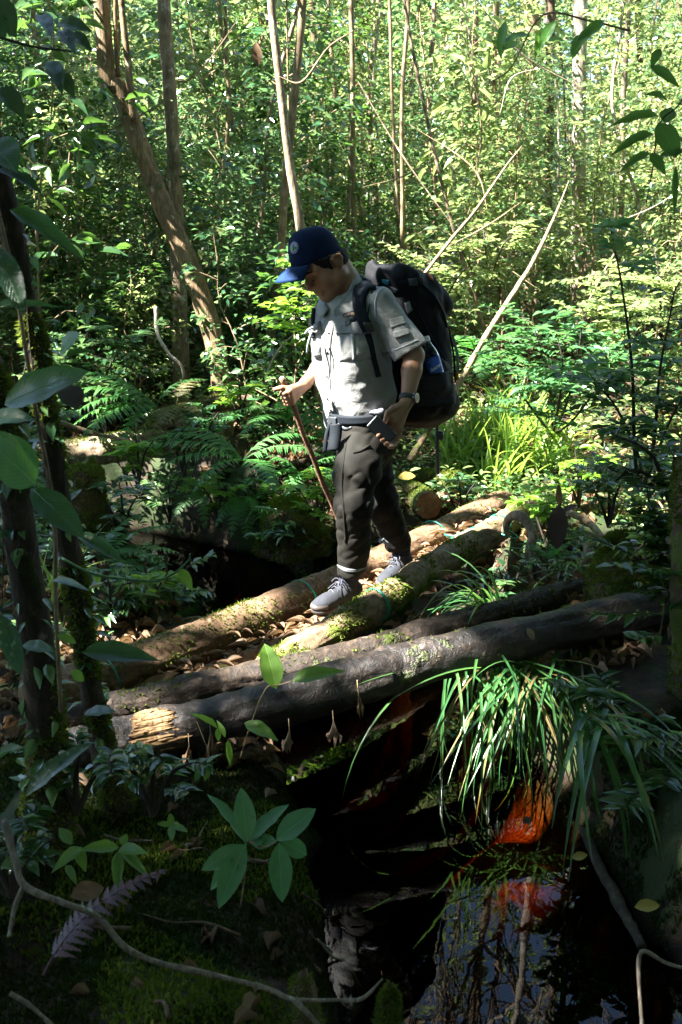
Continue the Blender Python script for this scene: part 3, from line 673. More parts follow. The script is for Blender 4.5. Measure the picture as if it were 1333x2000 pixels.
log('bridge_log', 'pale weathered flat log lying low in the middle of the footbridge', [at(420, 1348, 3.62), at(560, 1296, 3.82), at(700, 1216, 4.20), at(830, 1120, 4.75)], [.05, .055, .05, .045], B_LOG, 0, seed=4, rough=.12)
logC = log('bridge_log', 'dark grey log running just behind the black log with the splintered end', [at(120, 1410, 3.36), at(205, 1392, 3.42), at(430, 1338, 3.56), at(650, 1296, 3.70), at(880, 1228, 3.98), at(1170, 1146, 4.40)], [.06, .062, .064, .068, .068, .06], B_DKGREY, 1200, (0, 0, 1), .75, seed=5, rough=.09)
logD = log('bridge_log', 'wet black log nearest the camera with a splintered pale end', [at(120, 1474, 3.18), at(225, 1448, 3.24), at(420, 1406, 3.33), at(640, 1345, 3.46), at(900, 1274, 3.66), at(1290, 1182, 4.02)], [.078, .082, .086, .09, .088, .076], B_BLACK, 500, (0, 0, 1), .95, seed=6, rough=.10, rfreq=4)
# the splintered pale scar at the near end of the black log: ragged fibres standing proud of the bark
def scar():
    r = np.random.default_rng(5); a, b = at(240, 1445, 3.245), at(378, 1416, 3.315); ax = unit(b - a); L = np.linalg.norm(b - a)
    to = unit(CAMP - a); to = unit(to - ax * to.dot(ax)); sd = np.cross(ax, to)
    mb = MB(); R0 = .0875
    for k in range(64):
        th = r.uniform(-1.05, .75); u0 = r.uniform(0.05, .25) + .12 * abs(th); u1 = u0 + r.uniform(.25, .75); u1 = min(u1, 1.0 - .35 * max(0, -th) - .1 * r.random())
        if u1 < u0 + .1: continue
        w = r.uniform(.003, .009); n = 5; us = np.linspace(u0, u1, n); rr = R0 + r.uniform(.0015, .0075) + .002 * r.normal(0, 1, n)
        tt = th + .03 * np.cumsum(r.normal(0, 1, n)) / 2
        c = a + ax * (us * L)[:, None]; N = to * np.cos(tt)[:, None] + sd * np.sin(tt)[:, None]; T = np.cross(ax, N)
        wv = w * np.array([.5, 1, 1, 1, .15])[:, None]
        V = np.concatenate([c + N * (rr)[:, None] - T * wv, c + N * (rr + .003)[:, None], c + N * (rr)[:, None] + T * wv, c + N * (R0 - .01)])
        F = [(k2, k2 + 1, n + k2 + 1, n + k2) for k2 in range(n - 1)] + [(n + k2, n + k2 + 1, 2 * n + k2 + 1, 2 * n + k2) for k2 in range(n - 1)] + [(2 * n + k2, 2 * n + k2 + 1, 3 * n + k2 + 1, 3 * n + k2) for k2 in range(n - 1)] + [(3 * n + k2, 3 * n + k2 + 1, k2 + 1, k2) for k2 in range(n - 1)]
        mb.add(V, np.array(F))
    # underlying scar sheet
    nu, nv = 18, 14; vv = []
    for i in range(nu):
        for j in range(nv):
            th = -1.08 + 1.85 * j / (nv - 1); e0 = .10 + .10 * abs(th) + .13 * fbm(np.array([[j * .9, 1.0, 3.0]]))[0]; e1 = .86 - .38 * max(0, -th) + .16 * fbm(np.array([[j * 1.3, 7.0, 3.0]]))[0]
            u = e0 + (e1 - e0) * i / (nu - 1); N = to * math.cos(th) + sd * math.sin(th)
            edge = i in (0, nu - 1) or j in (0, nv - 1)
            vv.append(a + ax * u * L + N * (R0 - (.02 if edge else -.0015) + .002 * fbm(np.array([[i * .4, j * 2.1, 0.]]))[0]))
    ff = [(i * nv + j, (i + 1) * nv + j, (i + 1) * nv + j + 1, i * nv + j + 1) for i in range(nu - 1) for j in range(nv - 1)]
    mb.add(np.array(vv), np.array(ff))
    c = np.array(logD.location)
    link('splintered_wood', mb.mesh('splintered_wood', False, off=c), M_RAW, logD)['label'] = 'splintered pale wood where the bark is hacked away'
scar()
kb = at(815, 1292, 3.58)   # a knot stub on the black log
tube('knot', [kb + [0, .02, -.03], kb + [-.005, -.055, .012], kb + [-.008, -.075, .02]], [.045, .03, .012], B_BLACK, logD, off=logD.location, seg=12, n=8, rough=.2, rfreq=20)

# other timber
log('cut_log', 'short mossy sawn log pointing at the bridge behind the rear boot', [at(756, 938, 6.7), at(838, 988, 5.85)], [.085, .085], B_MOSSY, 3500, (0, 0, 1), .15, seed=8, n=20)
log('cut_log', 'stubby mossy log lying crosswise beyond the bridge end', [at(820, 940, 6.5), at(895, 944, 6.35)], [.075, .08], B_MOSSY, 3500, (0, 0, 1), .0, seed=9, n=16)
log('fallen_log', 'old grey fallen log lying across the bank below the brown fern', [at(135, 888, 6.4), at(250, 872, 6.45), at(345, 868, 6.6)], [.10, .095, .08], B_GREY, 2500, (0, 0, 1), .5, seed=10, n=24)
log('fallen_log', 'half rotten branch log lying on the litter below the leaning trunk', [at(372, 800, 6.9), at(425, 788, 7.0), at(490, 782, 7.15)], [.05, .06, .04], B_BROWN, 700, (0, 0, 1), .6, seed=11, n=20)
def stump(name, label, base, top, r0, r1, moss=5000, seed=0, m=None, cat='stump', thr=-.1, size=.016):
    base = np.asarray(base); top = np.asarray(top); n = 22; seg = 26
    V, F = tube_arr([base - [0, 0, .12], base, (base + top) / 2, base * .12 + top * .88, top], [r0 * 1.35, r0 * 1.15, (r0 + r1) / 2, r1, r1 * .45], seg, n, rough=.34, rfreq=5, seed=seed)
    # broken top: raise and lower the rim, hollow middle
    ring = V[(n - 1) * seg:n * seg]; ring[:, 2] += .05 * fbm(ring * 14 + seed, 2)
    t = thing(name, label, cat, base)
    link('trunk', MB().add(V, *F).mesh('trunk', off=base), m or B_MOSSY, t)
    mb = fuzz(V, F[0], moss, lambda p, nn: (fbm(p * 4 + seed, 3) + .3 * nn[:, 2]) > thr, size, np.random.default_rng(seed + 3))
    if mb.n: tag(link('moss', mb.mesh('moss', False, off=base), M_MOSS, t), kind='stuff')
    return t
b = at(172, 1010, 5.2); stump('mossy_stump', 'upright moss-covered stump at the left behind the pool', [b[0], b[1], b[2] - .05], at(168, 905, 5.25), .105, .095, 6000, seed=4, thr=-.2)
b = at(1222, 1170, 4.22); stump('mossy_stump', 'broad mossy stump at the right end of the dark logs', [b[0], b[1], b[2] - .12], at(1228, 1040, 4.3), .17, .12, 12000, seed=9, thr=-.35, size=.02)
# dark trunk standing at the right picture edge
p = [at(1385, 1420, 3.5), at(1362, 1240, 3.5), at(1352, 1080, 3.52), at(1358, 930, 3.6), at(1372, 820, 3.65), at(1380, 640, 3.7), at(1420, 300, 3.8), at(1430, -100, 3.9)]
t = thing('edge_tree', 'dark mossy trunk at the right picture edge', 'tree', p[0])
V, F = tube_arr(p, [.13, .095, .075, .085, .07, .06, .055, .05], 20, 50, rough=.16, rfreq=5); link('trunk', MB().add(V, *F).mesh('trunk', off=p[0]), B_MOSSY, t)
mb = fuzz(V, F[0], 5000, lambda q, nn: fbm(q * 4, 3) > .15, .018, np.random.default_rng(8)); tag(link('moss', mb.mesh('moss', False, off=p[0]), M_MOSS, t), kind='stuff')
c = np.array(p[-1]) + [0, 0, 4.5]; cp = c + rng.normal(0, .8, (1500, 3)); cp = cp[~blocks_spot(cp)]
mb = MB(); place_leaves(mb, cp, rdir(len(cp), -.5, .3), rng.normal(0, .4, (len(cp), 3)) + [0, 0, 1], .16, .08); link('crown', mb.mesh('crown', off=p[0]), L_CANOPY, t)
# looping root beside the bridge end
pr = [at(985, 1040, 5.05), at(995, 1012, 5.0), at(1018, 1008, 4.95), at(1040, 1040, 4.9), at(1036, 1085, 4.85), at(1050, 1160, 4.75)]
t = thing('root', 'pale brown root arching out of the bank at the bridge end', 'root', pr[-1]); link('bark', MB().add(*(lambda q: (q[0], *q[1]))(tube_arr(pr, [.018, .024, .027, .026, .024, .018], 12, 40, rough=.22, rfreq=12))).mesh('bark', off=pr[-1]), B_GREY, t)
for lb, pts, rr in [('thin grey root crossing the litter by the big hanging dead leaf', [(1085, 1165, 4.5), (1120, 1130, 4.6), (1145, 1080, 4.7), (1140, 1045, 4.8)], .018),
                    ('low root rim half buried in the sunny litter', [(1110, 1000, 5.3), (1150, 1020, 5.2), (1180, 1060, 5.0), (1176, 1100, 4.9)], .02),
                    ('bent pale root lying along the far side of the bridge', [(320, 1222, 4.7), (360, 1210, 4.75), (390, 1208, 4.8), (300, 1238, 4.6)], .009)]:
    q = pth(pts); t = thing('root', lb, 'root', q[0]); V, F = tube_arr(q, [rr, rr, rr * .8, rr * .6], 8, 24, rough=.15, rfreq=12); link('bark', MB().add(V, *F).mesh('bark', off=q[0]), B_STEM, t)

# green lashing cord --------------------------------------------------
M_ROPE = plain('green_cord', (0.0, 0.16, 0.10), .45, .5, .2, 80, .1)
def around(p, axis, r, a0, a1, n=14, wob=.0):
    ax = unit(axis); e1 = unit(np.cross(ax, [0, 0, 1.])); e2 = np.cross(e1, ax)
    a = np.linspace(a0, a1, n); return [np.asarray(p) + e1 * math.cos(t) * r + e2 * math.sin(t) * r + ax * wob * (t - a0) for t in a]
axA = at(985, 984, 5.98) - at(350, 1272, 4.08); axB = at(1035, 996, 5.55) - at(520, 1312, 3.72)
def cord(label, strands):
    t = thing('cord', label, 'cord', strands[0][0])
    for s in strands: tube('strand', s, .0042, M_ROPE, t, off=strands[0][0], seg=6, n=max(24, len(s) * 3))
ca = catmull([at(60, 1376, 3.60), at(350, 1272, 4.08), at(620, 1160, 4.68), at(985, 984, 5.98)], 200); cb = catmull([at(520, 1312, 3.72), at(700, 1204, 4.02), at(860, 1098, 4.62), at(1035, 996, 5.55)], 200)
def near_px(c, px):
    x = [666.5 + FPX * q[0] / ((q[1]) * CP - (q[2] - CAM_H) * SP) for q in c]; return c[int(np.argmin(np.abs(np.array(x) - px)))]
cord('single green cord over the far log in front of the leading boot', [around(near_px(ca, 592), axA, .103, math.pi * 1.05, -.75)])
cord('green cord looped several times round the mossy near log by the boots', [around(near_px(cb, 738) + unit(axB) * d, axB, .072, math.pi * 1.2, -1.2, wob=.004 * k) for k, d in enumerate((-.016, -.006, .004, .012))])
pa = near_px(ca, 848)
mess = [around(pa, axA, .1, math.pi * .9, .6, 8) + [at(872, 1046, 5.2), at(905, 1046, 5.15)], [at(878, 1062, 5.05), at(905, 1042, 5.08), at(935, 1028, 5.12), at(962, 1018, 5.15), at(985, 1012, 5.2)],
        [at(880, 1052, 5.08), at(915, 1044, 5.08), at(945, 1022, 5.14), at(968, 1022, 5.12), at(1012, 1048, 5.0), at(1000, 1050, 5.0), at(972, 1040, 5.05)], [at(890, 1048, 5.06), at(925, 1030, 5.1), at(955, 1024, 5.12), at(982, 1036, 5.05)],
        around(near_px(cb, 975), axB, .072, math.pi * 1.1, -1.0)]
cord('tangled green cord tying both logs near the far end of the bridge', mess)
cord('single green cord hanging off the far log at the left end of the bridge', [around(near_px(ca, 205), axA, .104, math.pi, -.4, 12) + [at(240, 1352, 3.72), at(246, 1362, 3.7)]])
# ================================================================== signed-distance modelling kit (people, clothes, packs)
class Field:
    def __init__(s, lo, hi, h):
        s.lo = np.asarray(lo, float); s.h = h
        s.n = np.ceil((np.asarray(hi, float) - s.lo) / h).astype(int) + 1
        s.d = np.full(s.n, 0.25, dtype=np.float32)
    def sl(s, lo, hi, pad):
        a = np.clip(np.floor((np.asarray(lo) - pad - s.lo) / s.h).astype(int), 0, s.n); b = np.clip(np.ceil((np.asarray(hi) + pad - s.lo) / s.h).astype(int) + 1, 0, s.n)
        sl = tuple(slice(int(i), int(j)) for i, j in zip(a, b))
        ax = [s.lo[k] + s.h * np.arange(a[k], b[k], dtype=np.float32) for k in range(3)]
        return sl, np.stack(np.meshgrid(*[x.astype(np.float32) for x in ax], indexing='ij'), -1)
    def put(s, sl, d, k=0.0, op='add'):
        if d.size == 0: return
        e = s.d[sl]
        if op == 'add':
            if k > 0:
                h = np.clip(.5 + .5 * (e - d) / k, 0, 1); s.d[sl] = e * (1 - h) + d * h - k * h * (1 - h)
            else: s.d[sl] = np.minimum(e, d)
        elif op == 'sub':
            d = -d
            if k > 0:
                h = np.clip(.5 - .5 * (e - d) / k, 0, 1); s.d[sl] = e * (1 - h) + d * h + k * h * (1 - h)
            else: s.d[sl] = np.maximum(e, d)
    def cap(s, a, b, ra, rb=None, k=0.01, op='add', flat=None):
        """tapered capsule; flat=(axis, scale) squashes the section along one direction"""
        a = np.asarray(a, float); b = np.asarray(b, float); rb = ra if rb is None else rb; rm = max(ra, rb)
        sl, p = s.sl(np.minimum(a, b) - rm, np.maximum(a, b) + rm, k + .03)
        ab = b - a; t = np.clip(((p - a) @ ab) / (ab @ ab + 1e-12), 0, 1)[..., None]
        q = p - (a + ab * t)
        if flat is not None:
            ax = unit(flat[0]); c = (q @ ax)[..., None]; q = q + ax * c * (1 / flat[1] - 1)
        d = np.linalg.norm(q, axis=-1) - (ra + (rb - ra) * t[..., 0])
        if flat is not None: d = d * (0.5 + 0.5 * flat[1])
        s.put(sl, d.astype(np.float32), k, op); return s
    def chain(s, pts, rads, k=0.01, **kw):
        for i in range(len(pts) - 1): s.cap(pts[i], pts[i + 1], rads[i], rads[i + 1], k, **kw)
        return s
    def ell(s, c, r, axes=None, k=0.01, op='add', p_=2.0):
        c = np.asarray(c, float); r = np.asarray(r, float); rm = r.max()
        sl, p = s.sl(c - rm, c + rm, k + .03)
        q = p - c
        if axes is not None: q = np.stack([q @ np.asarray(a, dtype=np.float32) for a in axes], -1)
        if p_ == 2: k0 = np.linalg.norm(q / r, axis=-1)
        else: k0 = (np.abs(q / r) ** p_).sum(-1) ** (1 / p_)
        k1 = np.linalg.norm(q / (r * r), axis=-1) + 1e-6
        d = k0 * (k0 - 1) / k1 if p_ == 2 else (k0 - 1) * r.min()
        s.put(sl, d.astype(np.float32), k, op); return s
    def box(s, c, hs, axes, rd=.01, k=0.01, op='add'):
        c = np.asarray(c, float); hs = np.asarray(hs, float); rm = np.linalg.norm(hs)
        sl, p = s.sl(c - rm, c + rm, k + .03)
        q = np.abs(np.stack([(p - c) @ np.asarray(a, dtype=np.float32) for a in axes], -1)) - (hs - rd)
        d = np.linalg.norm(np.maximum(q, 0), axis=-1) + np.minimum(q.max(-1), 0) - rd
        s.put(sl, d.astype(np.float32), k, op); return s
    def stack(s, cs, fs, ls, f, l, k=0.02, op='add', pw=2.3):
        """body of elliptical sections: centres cs (rising z), half-depths fs along f, half-widths ls along l"""
        cs = np.asarray(cs, float); rm = max(max(fs), max(ls))
        sl, p = s.sl(cs.min(0) - [rm, rm, 0], cs.max(0) + [rm, rm, 0], k + .03)
        z = p[..., 2]; zs = cs[:, 2]
        cx = np.interp(z, zs, cs[:, 0]); cy = np.interp(z, zs, cs[:, 1]); a = np.interp(z, zs, fs); b = np.interp(z, zs, ls)
        qx = p[..., 0] - cx; qy = p[..., 1] - cy
        pf = np.abs(qx * f[0] + qy * f[1]) / a; pl = np.abs(qx * l[0] + qy * l[1]) / b
        d = ((pf ** pw + pl ** pw) ** (1 / pw) - 1) * np.minimum(a, b)
        d = np.maximum(d, np.maximum(z - zs[-1], zs[0] - z))
        s.put(sl, d.astype(np.float32), k, op); return s
    def cut(s, p0, nrm, k=0.0, region=None):
        """keep the side opposite nrm"""
        nrm = unit(nrm); p0 = np.asarray(p0, float)
        lo, hi = (s.lo, s.lo + s.h * (s.n - 1)) if region is None else region
        sl, p = s.sl(lo, hi, 0); d = ((p - p0) @ nrm.astype(np.float32)); s.d[sl] = np.maximum(s.d[sl], d); return s
    def displace(s, fn, band=.05):
        m = np.abs(s.d) < band; ii = np.argwhere(m); P = s.lo + ii * s.h
        s.d[m] += fn(P).astype(np.float32); return s
    def sample(s, P):
        q = (np.asarray(P, float) - s.lo) / s.h; q = np.clip(q, 0, s.n - 1.001); i = q.astype(int); f = q - i
        g = lambda a, b, c: s.d[i[..., 0] + a, i[..., 1] + b, i[..., 2] + c]
        x, y, z = f[..., 0], f[..., 1], f[..., 2]
        c0 = (g(0, 0, 0) * (1 - x) + g(1, 0, 0) * x) * (1 - y) + (g(0, 1, 0) * (1 - x) + g(1, 1, 0) * x) * y
        c1 = (g(0, 0, 1) * (1 - x) + g(1, 0, 1) * x) * (1 - y) + (g(0, 1, 1) * (1 - x) + g(1, 1, 1) * x) * y
        return c0 * (1 - z) + c1 * z
    def grad(s, P):
        e = s.h * 1.5; P = np.asarray(P, float)
        return unit(np.stack([s.sample(P + v) - s.sample(P - v) for v in np.eye(3) * e], -1))
    def hit(s, px, py, y0=3.5, y1=5.4):
        """first surface point seen through picture points px, py"""
        px = np.asarray(px, float); py = np.asarray(py, float)
        D = np.stack([(px - 666.5) / FPX, CP + (1000 - py) / FPX * SP, -SP + (1000 - py) / FPX * CP], -1); D = D / D[..., 1:2]
        ts = np.arange(y0, y1, s.h * .6); best = np.full(px.shape, np.nan); prev = np.full(px.shape, 1.0)
        for t in ts:
            P = CAMP + D * t; ins = ((P >= s.lo) & (P <= s.lo + s.h * (s.n - 1))).all(-1)
            v = np.where(ins, s.sample(P), 1.0); m = np.isnan(best) & (v < 0)
            fr = np.clip(prev / (prev - v + 1e-9), 0, 1); best = np.where(m, t - s.h * .6 * (1 - fr), best); prev = v
        return CAMP + D * best[..., None]
    def mesh(s, name, off, smooth_it=0):
        d = s.d; ins = d < 0
        cnt = np.zeros(np.array(d.shape) - 1, dtype=np.int8); C = [(i, j, k) for i in (0, 1) for j in (0, 1) for k in (0, 1)]
        nx, ny, nz = cnt.shape
        for i, j, k in C: cnt += ins[i:i + nx, j:j + ny, k:k + nz]
        act = np.argwhere((cnt > 0) & (cnt < 8)); ids = np.full(cnt.shape, -1, dtype=np.int64); ids[act[:, 0], act[:, 1], act[:, 2]] = np.arange(len(act))
        val = {c: d[act[:, 0] + c[0], act[:, 1] + c[1], act[:, 2] + c[2]] for c in C}
        acc = np.zeros((len(act), 3)); num = np.zeros(len(act))
        for c in C:
            for ax in range(3):
                if c[ax]: continue
                e = list(c); e[ax] = 1; e = tuple(e); a, b = val[c], val[e]; m = (a < 0) != (b < 0)
                t = np.where(m, a / (a - b + 1e-12), 0); pt = np.array(c, float)[None] + np.eye(3)[ax][None] * t[:, None]
                acc[m] += pt[m]; num[m] += 1
        V = s.lo + (act + acc / num[:, None]) * s.h
        Fs = []
        for ax in range(3):
            o1, o2 = [(1, 2), (2, 0), (0, 1)][ax]
            sl0 = [slice(None)] * 3; sl1 = [slice(None)] * 3; sl0[ax] = slice(0, -1); sl1[ax] = slice(1, None)
            a, b = ins[tuple(sl0)], ins[tuple(sl1)]
            e = np.argwhere(a != b); e = e[(e[:, o1] > 0) & (e[:, o2] > 0) & (e[:, o1] < cnt.shape[o1]) & (e[:, o2] < cnt.shape[o2])]
            flip = a[e[:, 0], e[:, 1], e[:, 2]]
            q = []
            for u, v in ((0, 0), (1, 0), (1, 1), (0, 1)):
                c = e.copy(); c[:, o1] -= 1 - u; c[:, o2] -= 1 - v; q.append(ids[c[:, 0], c[:, 1], c[:, 2]])
            q = np.stack(q, -1); q[~flip] = q[~flip][:, ::-1]; Fs.append(q)
        F = np.concatenate(Fs); F = F[(F >= 0).all(1)]
        for _ in range(smooth_it):
            acc = np.zeros_like(V); num = np.zeros(len(V))
            for k in range(4):
                np.add.at(acc, F[:, k], V[F[:, (k + 1) % 4]]); np.add.at(num, F[:, k], 1); np.add.at(acc, F[:, k], V[F[:, (k + 3) % 4]]); np.add.at(num, F[:, k], 1)
            V = V * .4 + .6 * acc / np.maximum(num, 1)[:, None]
        return mesh_np(name, V - np.asarray(off), [F])

def sheet(P, N, th, sink, name, off):
    """P (nu,nv,3) surface grid, outward normals N: a thin closed piece lying on a surface"""
    nu, nv = P.shape[:2]; top = P + N * th; bot = P - N * sink
    V = np.concatenate([top.reshape(-1, 3), bot.reshape(-1, 3)]); i = np.arange(nu * nv).reshape(nu, nv); m = nu * nv
    F = [np.stack([i[:-1, :-1], i[1:, :-1], i[1:, 1:], i[:-1, 1:]], -1).reshape(-1, 4)]
    e = np.concatenate([i[:, 0], i[-1, 1:], i[::-1, -1][1:], i[0, ::-1][1:]]); F.append(np.stack([e[:-1], e[:-1] + m, e[1:] + m, e[1:]], -1))
    F = np.concatenate(F)
    return mesh_np(name, V - np.asarray(off), [F])
def fill_nan(P):
    for _ in range(40):
        bad = np.isnan(P[..., 0])
        if not bad.any(): break
        Q = P.copy()
        for ax in (0, 1):
            for sh in (1, -1):
                R_ = np.roll(P, sh, ax)
                ok = bad & ~np.isnan(R_[..., 0]) & np.isnan(Q[..., 0]); Q[ok] = R_[ok]
        P = Q
    return P
def patch(fld, quad, name, m, parent, off, th=.004, sink=.006, nu=12, nv=12, wob=None):
    """quad: 4 picture points (tl, tr, br, bl); a piece of cloth lying on the surface there"""
    q = np.array(quad, float); u = np.linspace(0, 1, nu)[:, None, None]; v = np.linspace(0, 1, nv)[None, :, None]
    G = q[0] * (1 - u) * (1 - v) + q[1] * u * (1 - v) + q[2] * u * v + q[3] * (1 - u) * v
    P = fill_nan(fld.hit(G[..., 0], G[..., 1])); N = fld.grad(P)
    if wob is not None: P = P + N * wob(u[..., 0] + 0 * v[..., 0], v[..., 0] + 0 * u[..., 0])[..., None]
    return link(name, sheet(P, N, th, sink, name, off), m, parent)
def ribbon(fld, pts, w, name, m, parent, off, th=.005, sink=.006, n=30, nw=5, lift=0.0):
    """pts: picture polyline; w: width(s) in pixels; webbing lying on the surface"""
    c = catmull(np.array(pts, float), n); T = unit(np.gradient(c, axis=0)); Nn = np.stack([-T[:, 1], T[:, 0]], -1)
    w = np.interp(np.linspace(0, 1, n), np.linspace(0, 1, len(np.atleast_1d(w))), np.atleast_1d(w)) if np.ndim(w) else np.full(n, w)
    s = np.linspace(-.5, .5, nw); G = c[:, None] + Nn[:, None] * (s[None, :, None] * w[:, None, None])
    P = fill_nan(fld.hit(G[..., 0], G[..., 1])); N = fld.grad(P)
    for _ in range(3): P[1:-1] = (P[:-2] + 2 * P[1:-1] + P[2:]) / 4
    for _ in range(3): N[1:-1] = N[:-2] + 2 * N[1:-1] + N[2:]; N = unit(N)
    me = sheet(P + N * lift, N, th, sink, name, off)
    return link(name, me, m, parent)
# ================================================================== the walker
F_ = unit([-.80, -.60, 0]); L_ = np.array([.60, -.80, 0.]); U_ = np.array([0, 0, 1.])
ROOT = np.array([0.10, 4.40, 0.07])
walker = thing('person', 'walker in a blue cap, grey shirt and dark trousers stepping along the log bridge', 'person', ROOT)
J = dict(shL=at(745, 597, 4.31), elL=at(809, 694, 4.27), wrL=at(796, 782, 4.17),
         shR=at(652, 592, 4.58), elR=at(640, 704, 4.60), wrR=at(598, 748, 4.46),
         hipL=at(712, 848, 4.37), knL=at(692, 985, 4.22), anL=at(686, 1138, 4.29),
         hipR=at(712, 848, 4.54), knR=at(742, 975, 4.50), anR=at(784, 1078, 4.66),
         chest=at(690, 640, 4.43), waist=at(700, 780, 4.45), pelvis=at(708, 840, 4.46), neck=at(690, 566, 4.45))
# head frame
HS = 1.10
hp = R(38); hfh = unit([-.90, -.436, 0]); HL = np.array([.436, -.90, 0.])
HF = hfh * math.cos(hp) - U_ * math.sin(hp); HU = hfh * math.sin(hp) + U_ * math.cos(hp)
HC = at(652, 513, 4.33) - HL * .076 * HS
def hd(f, l, u): return HC + (HF * f + HL * l + HU * u) * HS
HAX = [HF, HL, HU]
cpit = R(19); CF = hfh * math.cos(cpit) - U_ * math.sin(cpit); CU = hfh * math.sin(cpit) + U_ * math.cos(cpit); CC = at(615, 501, 4.41)
def cp(f, l, u): return CC + CF * f + HL * l + CU * u
def under_cap(fl, g):
    """keep head and hair inside the cap above its rim"""
    sl, p = fl.sl(CC - .17, CC + .17, 0); q = np.stack([(p - CC) @ CF, (p - CC) @ HL, (p - CC) @ CU], -1)
    dome = (np.linalg.norm(q / np.array([.110, .097, .118]) / g, axis=-1) - 1) * .1
    fl.d[sl] = np.where(q[..., 2] > -.004, np.maximum(fl.d[sl], dome), fl.d[sl])

# ---- body: one continuous surface --------------------------------------------------------------
bd = Field((-.45, 3.95, 0.0), (.52, 4.85, 1.80), .0045)
# torso and legs under the clothes
bd.cap(J['chest'], J['pelvis'], .10, .10, .02); bd.cap(J['shL'], J['shR'], .055, .055, .03)
bd.chain([J['hipL'], J['knL'], J['anL']], [.065, .05, .028], .02); bd.chain([J['hipR'], J['knR'], J['anR']], [.065, .05, .028], .02)
hl = at(703, 1166, 4.345); hl[2] = zt(4.3) + .012; tl = hl + np.array([-.205, -.185, -.014])
hr_ = at(800, 1108, 4.70); tr2 = at(752, 1146, 4.50); tr2 = hr_ + unit(tr2 - hr_) * .275
for an, h_, t_ in (('anL', hl, tl), ('anR', hr_, tr2)):
    q_ = h_ + (t_ - h_) * .25 + [0, 0, .048]; bd.cap(J[an], q_, .026, .020, .01); bd.cap(q_ - [0, 0, .02], h_ + (t_ - h_) * .7 + [0, 0, .03], .022, .014, .01)
# arms
bd.chain([J['shL'], J['elL']], [.052, .044], .03); bd.chain([J['elL'], J['elL'] * .65 + J['wrL'] * .35, J['wrL']], [.044, .043, .0275], .012)
bd.chain([J['shR'], J['elR']], [.05, .042], .03); bd.chain([J['elR'], J['elR'] * .6 + J['wrR'] * .4, J['wrR']], [.043, .041, .027], .012)
# neck and head
bd.cap(hd(-.035, 0, -.05), J['neck'] + [0, 0, -.03], .058, .066, .02)
bd.ell(hd(-.002, 0, .036), np.array([.092, .077, .088]) * HS, HAX, .01)
bd.ell(hd(.030, 0, -.030), np.array([.064, .060, .088]) * HS, HAX, .03)
for s in (-1, 1):
    bd.cap(hd(-.005, s * .058, -.055), hd(.066, s * .014, -.100), .027 * HS, .022 * HS, .03)
    bd.ell(hd(.056, s * .040, -.036), np.array([.032, .028, .036]) * HS, HAX, .02)
    bd.cap(hd(.088, s * .012, .020), hd(.070, s * .050, .016), .0125 * HS, .012 * HS, .015)
    bd.ell(hd(.100, s * .031, -.004), np.array([.018, .017, .013]) * HS, HAX, .012, 'sub')
    bd.ell(hd(.079, s * .031, -.006), np.array([.0135, .0155, .0125]) * HS, HAX, .004)
    bd.ell(hd(.094, s * .014, -.042), np.array([.013, .0095, .0095]) * HS, HAX, .008)
    # ear: rim, hollow, lobe
    E = lambda f, l, u: hd(-.012 + f * .9, s * (.076 + l * .75), -.002 + u * .9)
    bd.chain([E(.012, 0, -.012), E(.010, .008, .018), E(-.006, .014, .030), E(-.022, .018, .022), E(-.024, .016, .0), E(-.012, .008, -.022), E(.002, .002, -.032)], [.006, .006, .0065, .0065, .0065, .006, .0075], .006)
    bd.ell(E(-.007, .004, .0), np.array([.018, .007, .024]) * HS, HAX, .006)
bd.chain([hd(.090, 0, .016), hd(.104, 0, -.012), hd(.114, 0, -.034)], [.0085, .0095, .0135], .012)
bd.ell(hd(.090, 0, -.068), np.array([.016, .030, .020]) * HS, HAX, .015)
bd.cap(hd(.094, -.019, -.0655), hd(.094, .019, -.0655), .0065, .0065, .006); bd.cap(hd(.1005, -.006, -.0635), hd(.1005, .006, -.0635), .006, .006, .006)
bd.cap(hd(.094, -.015, -.0785), hd(.094, .015, -.0785), .0075, .0075, .006)
bd.cap(hd(.106, -.022, -.0722), hd(.106, .022, -.0722), .0045, .0045, .003, 'sub')
bd.ell(hd(.080, 0, -.103), np.array([.020, .024, .020]) * HS, HAX, .015)
bd.cap(hd(.055, 0, -.112), hd(.0, 0, -.125), .026, .03, .03)
# left hand: back of the hand to the viewer, fingers closed down round the phone, thumb along its near edge
PH_C = at(741, 843, 4.08)
def hand(wr, kn, pal_n, fing, thumb, rw=.027):
    """wr wrist, kn list of 4 knuckles, fing list of 4 lists of joint points, thumb list of points"""
    for k in kn: bd.cap(wr, k, rw * .72, .0135, .016)
    bd.cap(kn[0], kn[3], .0135, .0125, .01)
    for k, pts in zip(kn, fing): bd.chain([k] + pts, [.0125, .0112, .0105, .0092][:len(pts) + 1], .003)
    bd.chain(thumb, [.017, .0125, .0105, .009][:len(thumb)], .006)
wl = J['wrL']
kn = [at(762, 812, 4.085), at(770, 822, 4.10), at(776, 832, 4.115), at(780, 842, 4.135)]
fg = [[at(752, 832, 4.100), at(744, 846, 4.085), at(739, 851, 4.062)], [at(761, 844, 4.105), at(752, 857, 4.085), at(746, 860, 4.060)],
      [at(769, 853, 4.110), at(760, 866, 4.085), at(753, 867, 4.060)], [at(775, 861, 4.120), at(768, 872, 4.09), at(761, 873, 4.066)]]
th = [wl * .75 + kn[0] * .25, at(770, 800, 4.08), at(757, 806, 4.075), at(744, 818, 4.085)]
# knuckle side nearest the viewer is thumb/index; keep fingertips wrapping over the front face of the phone
hand(wl, kn, None, fg, [wl * .7 + kn[0] * .3, at(768, 797, 4.085), at(757, 806, 4.060), at(752, 822, 4.050)])
